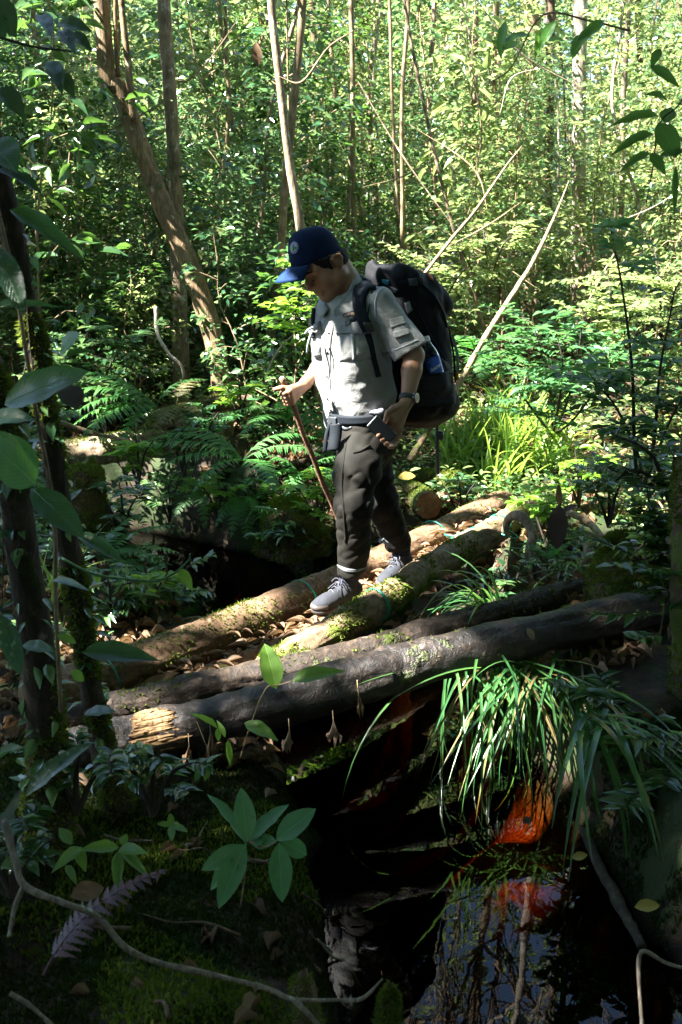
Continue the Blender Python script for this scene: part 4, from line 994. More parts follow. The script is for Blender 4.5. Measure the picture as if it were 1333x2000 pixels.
# right hand: fist round the stick
ST_T, ST_B = at(551, 738, 4.37), at(668, 1034, 4.62)
sx_ = unit(ST_B - ST_T); g0 = ST_T + sx_ * .075
wr = J['wrR']; side = unit(np.cross(sx_, [0, 1., 0]))           # in the picture plane, across the stick
toC = unit(np.cross(side, sx_)); toC = toC if toC[1] < 0 else -toC
lf = side if side[0] < 0 else -side
def grip(s_, ang, r): return ST_T + sx_ * s_ + (lf * math.cos(ang) + toC * math.sin(ang)) * r
knr, fgr = [], []
for i, s_ in enumerate((.060, .080, .099, .116)):
    k = ST_T + sx_ * s_ - lf * (.026 - .003 * i) + toC * .026 + lf * .012; knr.append(k)
    fgr.append([grip(s_ + .002, 1.15, .029), grip(s_ + .005, .15, .027), grip(s_ + .006, -1.0, .024)])
for k in knr: bd.cap(wr, k, .019, .0115, .016)
bd.cap(knr[0], knr[3], .0115, .0105, .01)
for k, pts in zip(knr, fgr): bd.chain([k] + pts, [.0112, .0105, .0095, .0085], .0025)
bd.chain([wr * .6 + knr[0] * .4, ST_T + sx_ * .052 - lf * .014 + toC * .012, ST_T + sx_ * .036 + lf * .016 + toC * .018, ST_T + sx_ * .034 + lf * .048 + toC * .014], [.017, .0135, .0115, .009], .006)
g = NT('skin'); o = g.obj(); n1 = g.noise(o, 18, 4); n2 = g.noise(o, 260, 3)
M_SKIN = NT('skin_tmp').m; bpy.data.materials.remove(M_SKIN)
bs = g.bsdf(g.mix(g.ramp(n1, [(.3, 0.), (.7, 1.)]), (0.24, 0.118, 0.066), (0.34, 0.18, 0.108)), .48, nrm=g.bump(n2, .18, .002), spec=.4)
bs.inputs['Subsurface Weight'].default_value = .08; bs.inputs['Subsurface Radius'].default_value = (.012, .005, .003); bs.inputs['Subsurface Scale'].default_value = .6
M_SKIN = g.done(bs)
under_cap(bd, .93); bd_mesh = bd.mesh('body', ROOT, 1)
link('body', bd_mesh, M_SKIN, walker)

# hair, brows, lips ------------------------------------------------------------------------------
M_HAIR = plain('hair_black', (0.004, 0.0035, 0.003), .7, .15, .4, 200, .5)
hr = Field(HC - .17, HC + .17, .004)
hr.ell(hd(-.004, 0, .032), np.array([.094, .0805, .090]) * HS, HAX, 0)
hr.ell(hd(-.035, 0, -.005), np.array([.062, .064, .070]) * HS, HAX, .02)
hr.cut(hd(.052, 0, .02), HF * 1.0 - HU * .55); hr.cut(hd(-.03, 0, -.050), -HU + HF * .55)
for s in (-1, 1): hr.ell(hd(-.010, s * .086, -.006), np.array([.030, .022, .036]) * HS, HAX, .004, 'sub')
for s in (-1, 1): hr.cap(hd(.020, s * .0755, .03), hd(.018, s * .0745, -.012), .011, .006, .004)
under_cap(hr, .955); hr.displace(lambda P: .0018 * fbm(P * 160, 2))
link('hair', hr.mesh('hair', ROOT), M_HAIR, walker)
for s in (-1, 1):
    e = [hd(.1025, s * .014, .0185), hd(.0985, s * .032, .0265), hd(.082, s * .050, .021)]
    tube('eyebrow', e, [.0035, .0045, .002], M_HAIR, walker, off=ROOT, seg=6, n=10, rough=.4, rfreq=150)
    e = [hd(.0900, s * .019, -.012), hd(.0938, s * .030, -.0155), hd(.0865, s * .043, -.012)]
    tube('eyelash', e, [.0012, .0018, .001], M_HAIR, walker, off=ROOT, seg=5, n=8)
M_LIP = plain('lips', (0.17, 0.055, 0.05), .45, .4, .15, 60, .1)
for u, rr in ((-.0655, .0042), (-.0785, .0052)):
    tube('lip', [hd(.0945, -.021, u - (.004 if u > -.07 else -.004)), hd(.1015 if u > -.07 else .0985, 0, u), hd(.0945, .021, u - (.004 if u > -.07 else -.004))], [.0015, rr, .0015], M_LIP, walker, off=ROOT, seg=8, n=12)

# ---- shirt -------------------------------------------------------------------------------------
sh = Field((-.33, 3.98, .70), (.48, 4.86, 1.62), .005)
zc = lambda p, Y: at(p[0], p[1], Y)
secs = [zc((712, 868), 4.46), zc((706, 815), 4.46), zc((698, 770), 4.45), zc((690, 715), 4.44), zc((683, 655), 4.43), zc((685, 605), 4.43), zc((690, 572), 4.45), zc((692, 555), 4.46)]
sf = [.135, .142, .150, .146, .138, .125, .095, .070]; sl_ = [.178, .178, .182, .188, .195, .185, .125, .075]
sh.stack(secs[::1], sf, sl_, F_, L_, 0, pw=2.35)
def zsort(): pass
cufL = J['shL'] + (J['elL'] - J['shL']) * .93; cufR = J['shR'] + (J['elR'] - J['shR']) * .90
sv = Field((-.33, 3.98, .70), (.48, 4.86, 1.62), .005); aL, aR = unit(cufL - J['shL']), unit(cufR - J['shR'])
sv.cap(J['shL'] + L_ * -.02, cufL + aL * .12, .069, .090, 0); sv.cut(cufL, unit(aL + np.array([.12, 0, -.25])))
sv.cap(cufL - aL * .03, cufL + aL * .08, .058, .066, .004, 'sub')
sv2 = Field((-.33, 3.98, .70), (.48, 4.86, 1.62), .005); sv2.cap(J['shR'] + L_ * .02, cufR + aR * .12, .072, .086, 0); sv2.cut(cufR, aR); sv2.cap(cufR - aR * .03, cufR + aR * .08, .058, .064, .004, 'sub')
sv.d = np.minimum(sv.d, sv2.d)
sh.put((slice(None),) * 3, sv.d, .025)
sh.cap(J['shL'] + [0, 0, .006], J['neck'] + [0, 0, -.035], .056, .062, .04); sh.cap(J['shR'] + [0, 0, .01], J['neck'] + [0, 0, -.035], .058, .062, .04)
sh.cap(J['neck'] + [0, 0, -.05], J['neck'] + [0, 0, .005], .086, .074, .03)
sh.cap(J['neck'] + [-.02, -.02, -.01], J['neck'] + [-.02, -.02, .10], .060, .066, .01, 'sub')     # open neck
# hem, pulled in under the hip belt, curved tail
hem = at(700, 858, 4.40)
def folds(P):
    x = P - ROOT; fl = x @ F_; ll = x @ L_; z = x[:, 2]
    w = .0045 * np.sin(34 * (z + .55 * ll) + 3.0 * fbm(P * 5, 2)) * sstep(.72, .80, z) * sstep(1.12, .95, z)
    w += .0085 * fbm(np.stack([fl * 7, ll * 7 + z * 5, z * 12 - ll * 8], -1) + 3, 3)
    arm = np.linalg.norm(P - J['shL'] - aL * np.clip((P - J['shL']) @ aL, 0, .4)[:, None], axis=1) < .12
    u = (P - J['shL']) @ aL; q = P @ np.cross(aL, F_)
    w = np.where(arm, .0045 * fbm(np.stack([u * 9, q * 16, fl * 9], -1) + 11, 3) + .0035 * np.sin(60 * u + 22 * q) * sstep(.16, .05, u), w)
    return w
sh.displace(folds)
sh.displace(lambda P: np.where((P @ U_ < 1.15), np.maximum(0, (hem[2] + .02 * np.sin(9 * ((P - ROOT) @ L_)) - .045 * sstep(.05, .14, (P - ROOT) @ F_)) - P[:, 2]) * 3, 0), 9)
g = NT('shirt_cloth'); o = g.obj(); wv = g.n('TexWave', wave_type='BANDS', bands_direction='DIAGONAL'); g.l(o, wv.inputs[0]); wv.inputs['Scale'].default_value = 260; wv.inputs['Distortion'].default_value = 1.5
n1 = g.noise(o, 9, 4); n2 = g.noise(o, 55, 4, .6)
cc = g.mix(g.ramp(n1, [(.3, 0.), (.7, 1.)]), (0.20, 0.205, 0.20), (0.27, 0.275, 0.265))
M_SHIRT = g.done(g.bsdf(cc, .85, nrm=g.bump(g.math('ADD', g.math('MULTIPLY', wv.outputs['Fac'], .25), n2), .35, .004, nrm=g.bump(g.noise(o, 16, 5, .7, 1.2), .5, .012)), spec=.2, sheen=.15))
link('shirt', sh.mesh('shirt', ROOT, 3), M_SHIRT, walker)
M_SEAM = plain('shirt_seam', (0.33, 0.35, 0.37), .85, .2, .15, 60, .3)
M_DARKBTN = plain('button_dark', (0.02, 0.025, 0.035), .35, .5, .2, 50, 0)
k = dict(parent=walker, off=ROOT)
# placket, buttons
plk = [(648, 628), (641, 668), (640, 720), (641, 770), (650, 806)]
ribbon(sh, plk, 13, 'placket', M_SHIRT, th=.004, **k)
for px, py in ((644, 650), (641, 688), (641, 735), (642, 778), (648, 800)):
    c = sh.hit(np.array([px]), np.array([py]))[0]; nn = sh.grad(c[None])[0]; V, F = tube_arr([c + nn * .003, c + nn * .0075], [.0062, .0055], 14); link('button', MB().add(V - ROOT, *F).mesh('button'), M_DARKBTN, walker)
# chest pocket with flap (near side), far pocket and flap, sleeve pocket
bul = lambda d: (lambda u, v: d * (np.sin(np.clip(u, 0, 1) * math.pi) ** .35) * (np.sin(np.clip(v, 0, 1) * math.pi) ** .35))
patch(sh, [(660, 652), (722, 650), (728, 700), (664, 706)], 'chest_pocket', M_SHIRT, th=.003, wob=bul(.008), nu=16, nv=14, **k)
patch(sh, [(654, 632), (722, 628), (724, 650), (657, 652)], 'pocket_flap', M_SHIRT, th=.009, nu=16, nv=8, wob=lambda u, v: .004 * v + .0015 * np.sin(9 * u), **k)
ribbon(sh, [(690, 652), (692, 704)], 5, 'pocket_pleat', M_SEAM, th=.0135, n=12, nw=3, **k)
patch(sh, [(612, 668), (626, 664), (629, 696), (616, 700)], 'chest_pocket', M_SHIRT, th=.003, wob=bul(.016), nu=10, nv=12, **k)
patch(sh, [(607, 640), (627, 628), (628, 650), (609, 652)], 'pocket_flap', M_SHIRT, th=.010, nu=10, nv=8, wob=lambda u, v: .018 * v * (1 - u), **k)
patch(sh, [(764, 634), (790, 628), (797, 652), (772, 660)], 'sleeve_pocket', M_SHIRT, th=.004, wob=bul(.007), nu=12, nv=12, **k)
patch(sh, [(760, 624), (786, 619), (792, 634), (765, 641)], 'pocket_flap', M_SHIRT, th=.010, nu=10, nv=8, wob=lambda u, v: .004 * v, **k)
patch(sh, [(770, 648), (796, 643), (800, 654), (774, 661)], 'pocket_flap', M_SHIRT, th=.011, nu=10, nv=6, wob=lambda u, v: .003 * v, **k)
for px, py in ((769, 632), (776, 630), (784, 628)):
    c = sh.hit(np.array([px]), np.array([py]))[0]; nn = sh.grad(c[None])[0]; V, F = tube_arr([c + nn * .01, c + nn * .0145], [.004, .0035], 10); link('button', MB().add(V - ROOT, *F).mesh('button'), M_SEAM, walker)
# sleeve hem stitch, shoulder seam
ribbon(sh, [(747, 688), (770, 684), (800, 672), (816, 664)], 2.5, 'stitched_hem', M_SEAM, th=.003, n=20, nw=3, **k)
ribbon(sh, [(735, 618), (733, 590), (740, 570), (752, 560)], 3, 'shoulder_seam', M_SEAM, th=.003, n=20, nw=3, **k)
# chest badge
M_BADGE = plain('badge_border', (0.05, 0.035, 0.03), .7, .3, .2, 80, .2); M_BADGE2 = plain('badge_gold', (0.42, 0.30, 0.16), .7, .3, .2, 80, .2); M_BADGE3 = plain('badge_violet', (0.38, 0.18, 0.36), .7, .3, .2, 80, .2)
ribbon(sh, [(671, 617), (684, 613.5), (699, 611)], [5, 9, 10, 8], 'badge', M_BADGE, th=.003, n=24, nw=5, **k)
ribbon(sh, [(673, 617), (684, 614), (697, 612)], [3, 6, 6, 5], 'badge_field', M_BADGE2, th=.0042, n=20, nw=5, **k)
ribbon(sh, [(681.5, 614.8), (686.5, 613.4)], [4, 5.5, 4], 'badge_emblem', M_BADGE3, th=.0054, n=8, nw=5, **k)
# collar: stand and two wings
def quad_sheet(rows, name, m, th=.004, n=10):
    rows = [catmull(np.array(r), n) for r in rows]; P = np.array(rows)
    du = np.gradient(P, axis=0); dv = np.gradient(P, axis=1); N = unit(np.cross(du, dv))
    return link(name, sheet(P, N, th / 2, th / 2, name, ROOT), m, walker)
nb = [at(695, 527, 4.50), at(702, 540, 4.43), at(694, 570, 4.36), at(672, 598, 4.31), at(652, 612, 4.275)]
nt = [at(689, 523, 4.485), at(692, 532, 4.42), at(684, 560, 4.365), at(668, 588, 4.318), at(652, 606, 4.285)]
wo = [at(703, 540, 4.50), at(712, 556, 4.41), at(706, 590, 4.325), at(690, 606, 4.285), at(655, 618, 4.262)]
quad_sheet([nb, nt], 'collar_stand', M_SHIRT, .004, 16)
quad_sheet([nt, (np.array(nt) + np.array(wo)) / 2 + [0, -.010, .006], wo], 'collar_wing', M_SHIRT, .004, 20)
nb2 = [at(695, 527, 4.50), at(680, 524, 4.56), at(650, 560, 4.56), at(634, 594, 4.44), at(638, 610, 4.34)]
nt2 = [at(689, 522, 4.49), at(676, 520, 4.55), at(648, 553, 4.54), at(637, 588, 4.43), at(642, 604, 4.34)]
wo2 = [at(700, 538, 4.52), at(672, 545, 4.62), at(630, 580, 4.58), at(618, 604, 4.45), at(627, 622, 4.33)]
quad_sheet([nb2, nt2], 'collar_stand', M_SHIRT, .004, 16); quad_sheet([nt2, wo2], 'collar_wing', M_SHIRT, .004, 20)

# ---- trousers ----------------------------------------------------------------------------------
tr_ = Field((-.18, 3.92, .10), (.45, 4.86, 1.02), .005)
tr_.stack([at(714, 920, 4.46), at(712, 890, 4.46), at(710, 862, 4.46), at(708, 815, 4.46), at(706, 800, 4.46)], [.06, .105, .136, .138, .130], [.07, .14, .170, .172, .165], F_, L_, 0)
tr_.chain([J['hipL'] + [-.01, -.01, -.02], J['hipL'] * .5 + J['knL'] * .5 + [-.01, -.02, 0], J['knL'], J['anL'] + [.006, 0, .02]], [.098, .096, .078, .066], .035)
tr_.chain([J['hipR'] + [0, .0, -.02], J['hipR'] * .5 + J['knR'] * .5, J['knR'], J['anR'] + [.004, 0, .0]], [.096, .092, .076, .062], .03)
tr_.cut(J['anL'] + [0, 0, .045], unit([.10, 0, -1.]), region=(J['anL'] - [.12, .14, .12], J['anL'] + [.12, .14, .06]))
tr_.cut(J['anR'] + [0, 0, .035], unit([.35, .15, -1.]), region=(J['anR'] - [.12, .12, .12], J['anR'] + [.12, .14, .07]))
def tfold(P):
    z = P[:, 2]; w = .004 * fbm(np.stack([P[:, 0] * 8, P[:, 1] * 8, z * 13 + P[:, 0] * 6], -1), 3)
    w += .008 * (1 - np.abs(vnoise(np.stack([P[:, 0] * 9 + z * 8, P[:, 1] * 8, z * 24 - P[:, 0] * 16], -1)))) ** 4 - .004
    w += .006 * np.sin(48 * z + 26 * P[:, 0] + 3 * fbm(P * 6, 2)) * (sstep(.55, .62, z) * sstep(.80, .7, z) + .7 * sstep(.30, .2, z))
    return w
tr_.displace(tfold)
g = NT('trouser_cloth'); o = g.obj(); n1 = g.noise(o, 12, 5); n2 = g.noise(o, 120, 3)
M_TROUSER = g.done(g.bsdf(g.mix(g.ramp(n1, [(.3, 0.), (.75, 1.)]), (0.005, 0.005, 0.0042), (0.014, 0.013, 0.0105)), .78, nrm=g.bump(n2, .3, .003), spec=.12))
link('trousers', tr_.mesh('trousers', ROOT, 3), M_TROUSER, walker)
M_LINING = plain('hem_lining', (0.09, 0.10, 0.11), .8, .2, .15, 40, .2)
ribbon(tr_, [(660, 1104), (676, 1113), (696, 1114), (716, 1108)], [3, 8, 5, 2], 'turned_hem', M_LINING, th=.004, n=20, nw=5, **k)
ribbon(tr_, [(748, 1052), (760, 1064), (772, 1070)], [5, 9, 4], 'turned_hem', M_LINING, th=.004, n=14, nw=5, **k)
ribbon(tr_, [(676, 865), (671, 905), (668, 950), (672, 1000), (676, 1060)], 3, 'side_seam', M_TROUSER, th=.004, n=30, nw=3, **k)
ribbon(tr_, [(722, 870), (706, 880), (690, 884)], 4, 'pocket_edge', M_TROUSER, th=.005, n=14, nw=3, **k)

# ---- socks and boots ---------------------------------------------------------------------------
M_SOCK = plain('sock_navy', (0.016, 0.018, 0.028), .9, .2, .25, 200, .3)
M_SHOE = plain('shoe_grey', (0.018, 0.020, 0.026), .85, .3, .2, 25, .2, bscale=300); M_SHOEDK = plain('shoe_side', (0.022, 0.023, 0.027), .7, .3, .2, 40, .3, bscale=300)
M_TOE = plain('toe_cap', (0.05, 0.04, 0.037), .55, .4, .15, 40, .1); M_SOLE = plain('shoe_sole', (0.035, 0.032, 0.03), .7, .3, .3, 60, .2); M_LACE = plain('lace', (0.05, 0.055, 0.07), .8, .2, .2, 100, .2); M_LACE2 = plain('lace_pale', (0.10, 0.105, 0.12), .8, .2, .2, 100, .2)
def boot(heel, toe, ank, zs):
    heel, toe, ank = map(np.asarray, (heel, toe, ank)); ax = toe - heel; L = np.linalg.norm(ax); ax = ax / L
    rt = unit(np.cross(ax, U_)); up = unit(np.cross(rt, ax)); B = lambda a, r, u: heel + ax * a * L + rt * r + up * u
    lo = np.minimum(np.minimum(heel, toe), ank) - .09; hi = np.maximum(np.maximum(heel, toe), ank) + .10
    AX = [ax, rt, up]
    fl = Field(lo, hi, .0035)
    fl.ell(B(.80, 0, .026), (.062, .046, .036), AX, 0); fl.ell(B(.52, 0, .034), (.085, .043, .042), AX, .03); fl.ell(B(.16, 0, .042), (.055, .038, .050), AX, .03)
    fl.cap(B(.30, 0, .06), B(.26, 0, .092), .042, .041, .03); fl.cut(B(.3, 0, .100), unit(up - ax * .25)); fl.cut(B(.5, 0, .010), -up)
    fl.cap(B(.26, 0, .08), B(.24, 0, .14), .032, .034, .006, 'sub')
    fl.displace(lambda P: .0012 * fbm(P * 40, 2))
    s = thing_part = link('boot', fl.mesh('boot', ROOT), M_SHOE, walker)
    so = Field(lo, hi, .0035)
    for a, r_, in ((.84, .047), (.72, .050), (.58, .048), (.44, .044), (.30, .041), (.16, .041), (.10, .039)): so.ell(B(a, 0, .006), (.048, r_, .022), AX, .02)
    so.cut(B(.5, 0, .017), up); so.cut(B(.5, 0, -.010), -up)
    link('sole', so.mesh('sole', ROOT), M_SOLE, s)
    tc = Field(lo, hi, .0035); tc.ell(B(.80, 0, .025), (.0645, .0485, .031), AX, 0); tc.cut(B(.86, 0, 0), -ax - up * .3); tc.cut(B(.5, 0, .016), -up); tc.cut(B(.5, 0, .046), up)
    link('toe_cap', tc.mesh('toe_cap', ROOT), M_TOE, s)
    # dark quarters on both sides, laces
    qd = Field(lo, hi, .0035); qd.ell(B(.20, 0, .042), (.066, .0405, .050), AX, 0); qd.ell(B(.48, 0, .028), (.06, .0445, .026), AX, .02); qd.cut(B(.44, 0, .05), ax + up * .5); qd.cut(B(.5, 0, .082), up); qd.cut(B(.5, 0, .014), -up); qd.cap(B(.26, 0, .07), B(.24, 0, .14), .036, .04, .004, 'sub')
    link('quarter', qd.mesh('quarter', ROOT), M_SHOEDK, s)
    for i, a in enumerate((.70, .62, .54, .46, .39)):
        u = .066 + (.70 - a) * .135; w = .018
        tube('lace', [B(a - .01, -w, u - .010), B(a, 0, u + .004), B(a + .01, w, u - .010)], .0026, M_LACE2 if i % 2 else M_LACE, s, off=ROOT, seg=6, n=9)
    for sg in (-1, 1):
        tube('lace', [B(.40, 0, .106), B(.44, sg * .02, .118), B(.50, sg * .030, .104), B(.45, sg * .022, .100), B(.40, 0, .104)], .0023, M_LACE, s, off=ROOT, seg=6, n=16)
        tube('lace', [B(.41, 0, .106), B(.50, sg * .014, .098), B(.58, sg * .034, .074)], .0022, M_LACE, s, off=ROOT, seg=6, n=10)
    sk = Field(lo - [0, 0, .05], hi + [0, 0, .10], .004); sk.cap(B(.28, 0, .06), ank + [0, 0, .06], .041, .048, 0); sk.displace(lambda P: .0014 * np.sin(P[:, 2] * 420))
    link('sock', sk.mesh('sock', ROOT), M_SOCK, walker)
    return B
BL = boot(hl, tl, J['anL'], 0)
BR = boot(hr_, tr2, J['anR'], 0)

# ---- cap ---------------------------------------------------------------------------------------
M_CAP = plain('cap_navy', (0.003, 0.011, 0.038), .85, .12, .2, 14, .25, bscale=380); M_CAPB = plain('cap_bill', (0.004, 0.021, 0.072), .8, .15, .15, 14, .25, bscale=380)
cap_o = link('cap', None, None, walker)
nu, nv = 56, 18; V = []
for j in range(nv):
    ph = j / (nv - 1) * math.pi / 2
    for i in range(nu):
        a = i / nu * 2 * math.pi; seam = 1 - .018 * math.exp(-((((a + math.pi / 6) % (math.pi / 3)) - math.pi / 6) / .05) ** 2) * math.sin(ph * 2)
        rr = math.cos(ph) ** .72 * seam
        f = (.113 if math.cos(a) > 0 else .118) * math.cos(a) * rr; l = .100 * math.sin(a) * rr; u = .122 * math.sin(ph) ** 1.0 + .012 * max(0, math.cos(a)) * math.sin(2 * ph)
        V.append(cp(f - .002, l, u - .010 * (1 - math.sin(ph)) + .010 * max(0, -math.cos(a)) * (1 - math.sin(ph)) ** 2 + .0022 * float(vnoise(np.array([[f * 30, l * 30, u * 30]]))[0])))
V = np.array(V); Fq = np.array([(j * nu + i, j * nu + (i + 1) % nu, (j + 1) * nu + (i + 1) % nu, (j + 1) * nu + i) for j in range(nv - 1) for i in range(nu)])
crown_me = mesh_np('cap_crown', V - ROOT, [Fq]); 
co = link('crown', crown_me, M_CAP, cap_o); md = co.modifiers.new('th', 'SOLIDIFY'); md.thickness = .003; md.offset = -1
V, F = tube_arr([cp(0, 0, .113), cp(0, 0, .121)], [.0075, .005], 12); link('button', MB().add(V - ROOT, *F).mesh('button'), M_CAP, cap_o)
band = [cp(.1135 * math.cos(a), .0955 * math.sin(a), -.006) for a in np.linspace(0, 2 * math.pi, 40)]
# bill
nb_, nr = 26, 9; P = np.zeros((nr, nb_, 3)); 
for j in range(nr):
    t = j / (nr - 1)
    for i in range(nb_):
        a = (i / (nb_ - 1) - .5) * 2 * R(55); f0, l0 = .112 * math.cos(a), .099 * math.sin(a)
        ext = .098 * (math.cos(a * 1.1) ** .5); f = f0 + ext * t * (.55 + .45 * math.cos(a)); l = l0 + .010 * t * math.sin(a)
        u = -.008 - .036 * t - (l / .0945) ** 2 * (.006 + .016 * t) + .010 * math.sin(math.pi * t)
        P[j, i] = cp(f - .004, l, u)
N = unit(np.cross(np.gradient(P, axis=0), np.gradient(P, axis=1))); N = np.where((N @ CU)[..., None] < 0, -N, N)
link('bill', sheet(P, N, .002, .002, 'bill', ROOT), M_CAPB, cap_o)
# round emblem on the front panel, laid on the crown
class Dome:   # closest-point helper on the cap dome
    @staticmethod
    def pt(a, ph, lift=.0):
        rr = math.cos(ph) ** .72; return cp(.1155 * math.cos(a) * rr - .002, .1015 * math.sin(a) * rr, .122 * math.sin(ph) + .012 * max(0, math.cos(a)) * math.sin(2 * ph) - .006) + unit(cp(math.cos(a) * rr, math.sin(a) * rr, math.sin(ph) * .8) - CC) * lift
def emblem(name, m, poly, lift):
    """poly in emblem units (x right seen from the front, y up), star-shaped about its centre"""
    a0, p0 = R(22), R(33); s = .0275
    c = np.mean(poly, 0); rings = []
    for q in (0.02, .5, 1.0): rings.append([c + (np.array(v) - c) * q for v in poly])
    V = [Dome.pt(a0 - v[0] * s / .105, p0 + v[1] * s / .135, lift) for r_ in rings for v in r_]; n = len(poly)
    F = [(k * n + i, k * n + (i + 1) % n, (k + 1) * n + (i + 1) % n, (k + 1) * n + i) for k in range(2) for i in range(n)] + [list(range(0))]
    link(name, mesh_np(name, np.array(V) - ROOT, [np.array(F[:-1])]), m, cap_o)
circ = lambda cx, cy, rx, ry, n=28: [(cx + rx * math.cos(t), cy + ry * math.sin(t)) for t in np.linspace(0, 2 * math.pi, n, endpoint=False)]
E1 = plain('emblem_ring', (0.28, 0.31, 0.38), .7, .3, .1, 60, .1); E2 = plain('emblem_navy', (0.02, 0.05, 0.15), .7, .3, .1, 60, .1); E3 = plain('emblem_lilac', (0.30, 0.28, 0.38), .7, .3, .1, 60, .1)
E4 = plain('emblem_green', (0.01, 0.17, 0.08), .7, .3, .1, 60, .1); E5 = plain('emblem_lime', (0.18, 0.33, 0.12), .7, .3, .1, 60, .1); E6 = plain('emblem_black', (0.01, 0.012, 0.02), .7, .3, .1, 60, .1)
emblem('emblem_ring', E1, circ(0, 0, 1, 1), .0022); emblem('emblem_border', E2, circ(0, 0, .9, .9), .0028); emblem('emblem_field', E3, circ(0, 0, .8, .8), .0034)
emblem('emblem_hill', E5, [(-.1, -.7), (.45, -.6), (.75, -.1), (.5, .15), (.1, -.05), (-.3, -.2)], .004); emblem('emblem_hill', E4, [(-.75, -.2), (-.45, .12), (-.1, .05), (.2, -.1), (-.1, -.35), (-.5, -.4)], .0046)
emblem('emblem_tree', E6, [(0, .62), (.14, .4), (.1, .2), (.22, 0), (-.1, .0), (-.12, .25), (-.16, .42)], .0052); emblem('emblem_tree', E6, [(.0, -.15), (.14, -.45), (.0, -.62), (-.12, -.4)], .0052)

# ---- watch -------------------------------------------------------------------------------------
M_RUB = plain('rubber_black', (0.02, 0.024, 0.032), .55, .4, .2, 60, .1); M_STEEL = plain('steel', (0.42, 0.43, 0.40), .3, .5, .1, 40, 0, metal=.9); M_FACE = plain('watch_face', (0.20, 0.23, 0.19), .25, .5, .1, 40, 0)
wp = J['wrL'] + (J['elL'] - J['wrL']) * .05; wa = unit(J['elL'] - J['wrL'])
e1 = unit(np.cross(wa, [0, 1., 0])); e1 = e1 if e1[0] > 0 else -e1; e2 = unit(np.cross(wa, e1)); e2 = e2 if e2[1] < 0 else -e2
w_o = link('watch', None, None, walker)
ring = []
for a in np.linspace(0, 2 * math.pi, 41):
    ring.append(wp + e1 * math.cos(a) * .0335 + e2 * math.sin(a) * .0325)
ring = np.array(ring); rad = unit(ring - wp); P = np.stack([ring - wa * .010, ring, ring + wa * .010]); N = np.stack([rad] * 3)
link('strap', sheet(P, N, .003, .004, 'strap', ROOT), M_RUB, w_o)
cd = unit(e1 * .86 + e2 * .52); cc_ = wp + cd * .031
for nm, mt, r0, h0, h1 in (('case', M_RUB, .0215, 0, .010), ('bezel', M_STEEL, .0195, .010, .0135), ('dial', M_FACE, .0150, .0137, .0142)):
    V, F = tube_arr([cc_ + cd * h0, cc_ + cd * h1], r0, 28); link(nm, MB().add(V - ROOT, *F).mesh(nm, False), mt, w_o)
for kx in (-.008, .008):
    V, F = tube_arr([cc_ + cd * .005 + e2 * .0 + np.cross(cd, wa) * .021 + wa * kx, cc_ + cd * .005 + np.cross(cd, wa) * .026 + wa * kx], .003, 8); link('pusher', MB().add(V - ROOT, *F).mesh('pusher'), M_STEEL, w_o)
for a in np.linspace(0, 2 * math.pi, 12, endpoint=False):
    q = cc_ + cd * .0145 + wa * math.cos(a) * .0125 + np.cross(cd, wa) * math.sin(a) * .0125; V, F = tube_arr([q, q + cd * .0006], .0012, 6); link('hour_mark', MB().add(V - ROOT, *F).mesh('hour_mark'), M_STEEL, w_o)
# ================================================================== rucksack and the things carried
B_ = -F_
M_PACK = plain('pack_nylon', (0.0065, 0.007, 0.009), .7, .15, .35, 14, .35, bscale=70); M_PACK2 = plain('pack_dark_mesh', (0.016, 0.018, 0.023), .75, .25, .3, 60, .4, bscale=260)
M_WEB = plain('webbing', (0.007, 0.010, 0.014), .7, .15, .25, 200, .3); M_BUCK = plain('buckle_plastic', (0.03, 0.035, 0.04), .35, .5, .2, 30, 0)
PB = at(800, 820, 4.62)
pack = thing('backpack', 'big black trekking backpack on the walker, bottle in its side pocket', 'backpack', PB)
LEAN = unit(U_ - B_ * .10)
pk = Field((-.02, 4.15, .72), (.72, 5.10, 1.62), .006)
pc = [at(812, 832, 4.68), at(814, 812, 4.68), at(812, 770, 4.67), at(806, 700, 4.66), at(800, 640, 4.65), at(795, 590, 4.64), at(792, 560, 4.64), at(790, 535, 4.63)]
pk.stack(pc, [.085, .135, .165, .165, .160, .150, .14, .10], [.10, .15, .172, .170, .165, .16, .155, .12], F_, L_, 0, pw=2.9)
# lid: a floppy hood sloping back
lb_ = unit(B_ - U_ * .42); lu = unit(np.cross(lb_, L_)); lu = lu if lu[2] > 0 else -lu
pk.ell(at(796, 562, 4.64), (.185, .165, .088), [lb_, L_, lu], .025, p_=2.6)
pk.ell(at(838, 590, 4.72), (.10, .145, .075), [lb_, L_, lu], .03)
# bottom compartment and long side pocket
pk.ell(at(822, 790, 4.66), (.165, .17, .085), [B_, L_, U_], .04, p_=2.6)
sp_c = at(848, 742, 4.50)
pk.ell(at(852, 752, 4.52), (.095, .050, .135), [B_, L_, LEAN], .02, p_=2.6)
def pfold(P):
    q = P - PB; w = .009 * fbm(np.stack([q @ B_ * 8, q @ L_ * 8, q[:, 2] * 6 + q @ B_ * 3], -1), 3)
    w += .010 * fbm(np.stack([q @ B_ * 22, q @ L_ * 14, q[:, 2] * 9], -1) + 5, 2) * sstep(.55, .66, q[:, 2])
    return w
pk.displace(pfold)
pk_me = pk.mesh('pack_body', PB, 2); link('pack_body', pk_me, M_PACK, pack)
kp = dict(parent=pack, off=PB)
bt0, bt1 = at(860, 752, 4.475), at(832, 657, 4.475)
pkb = Field(pk.lo, pk.lo + pk.h * (pk.n - 1), pk.h); pkb.d = pk.d.copy(); pkb.cap(bt0, bt0 * .6 + bt1 * .4, .038, .038, .03)
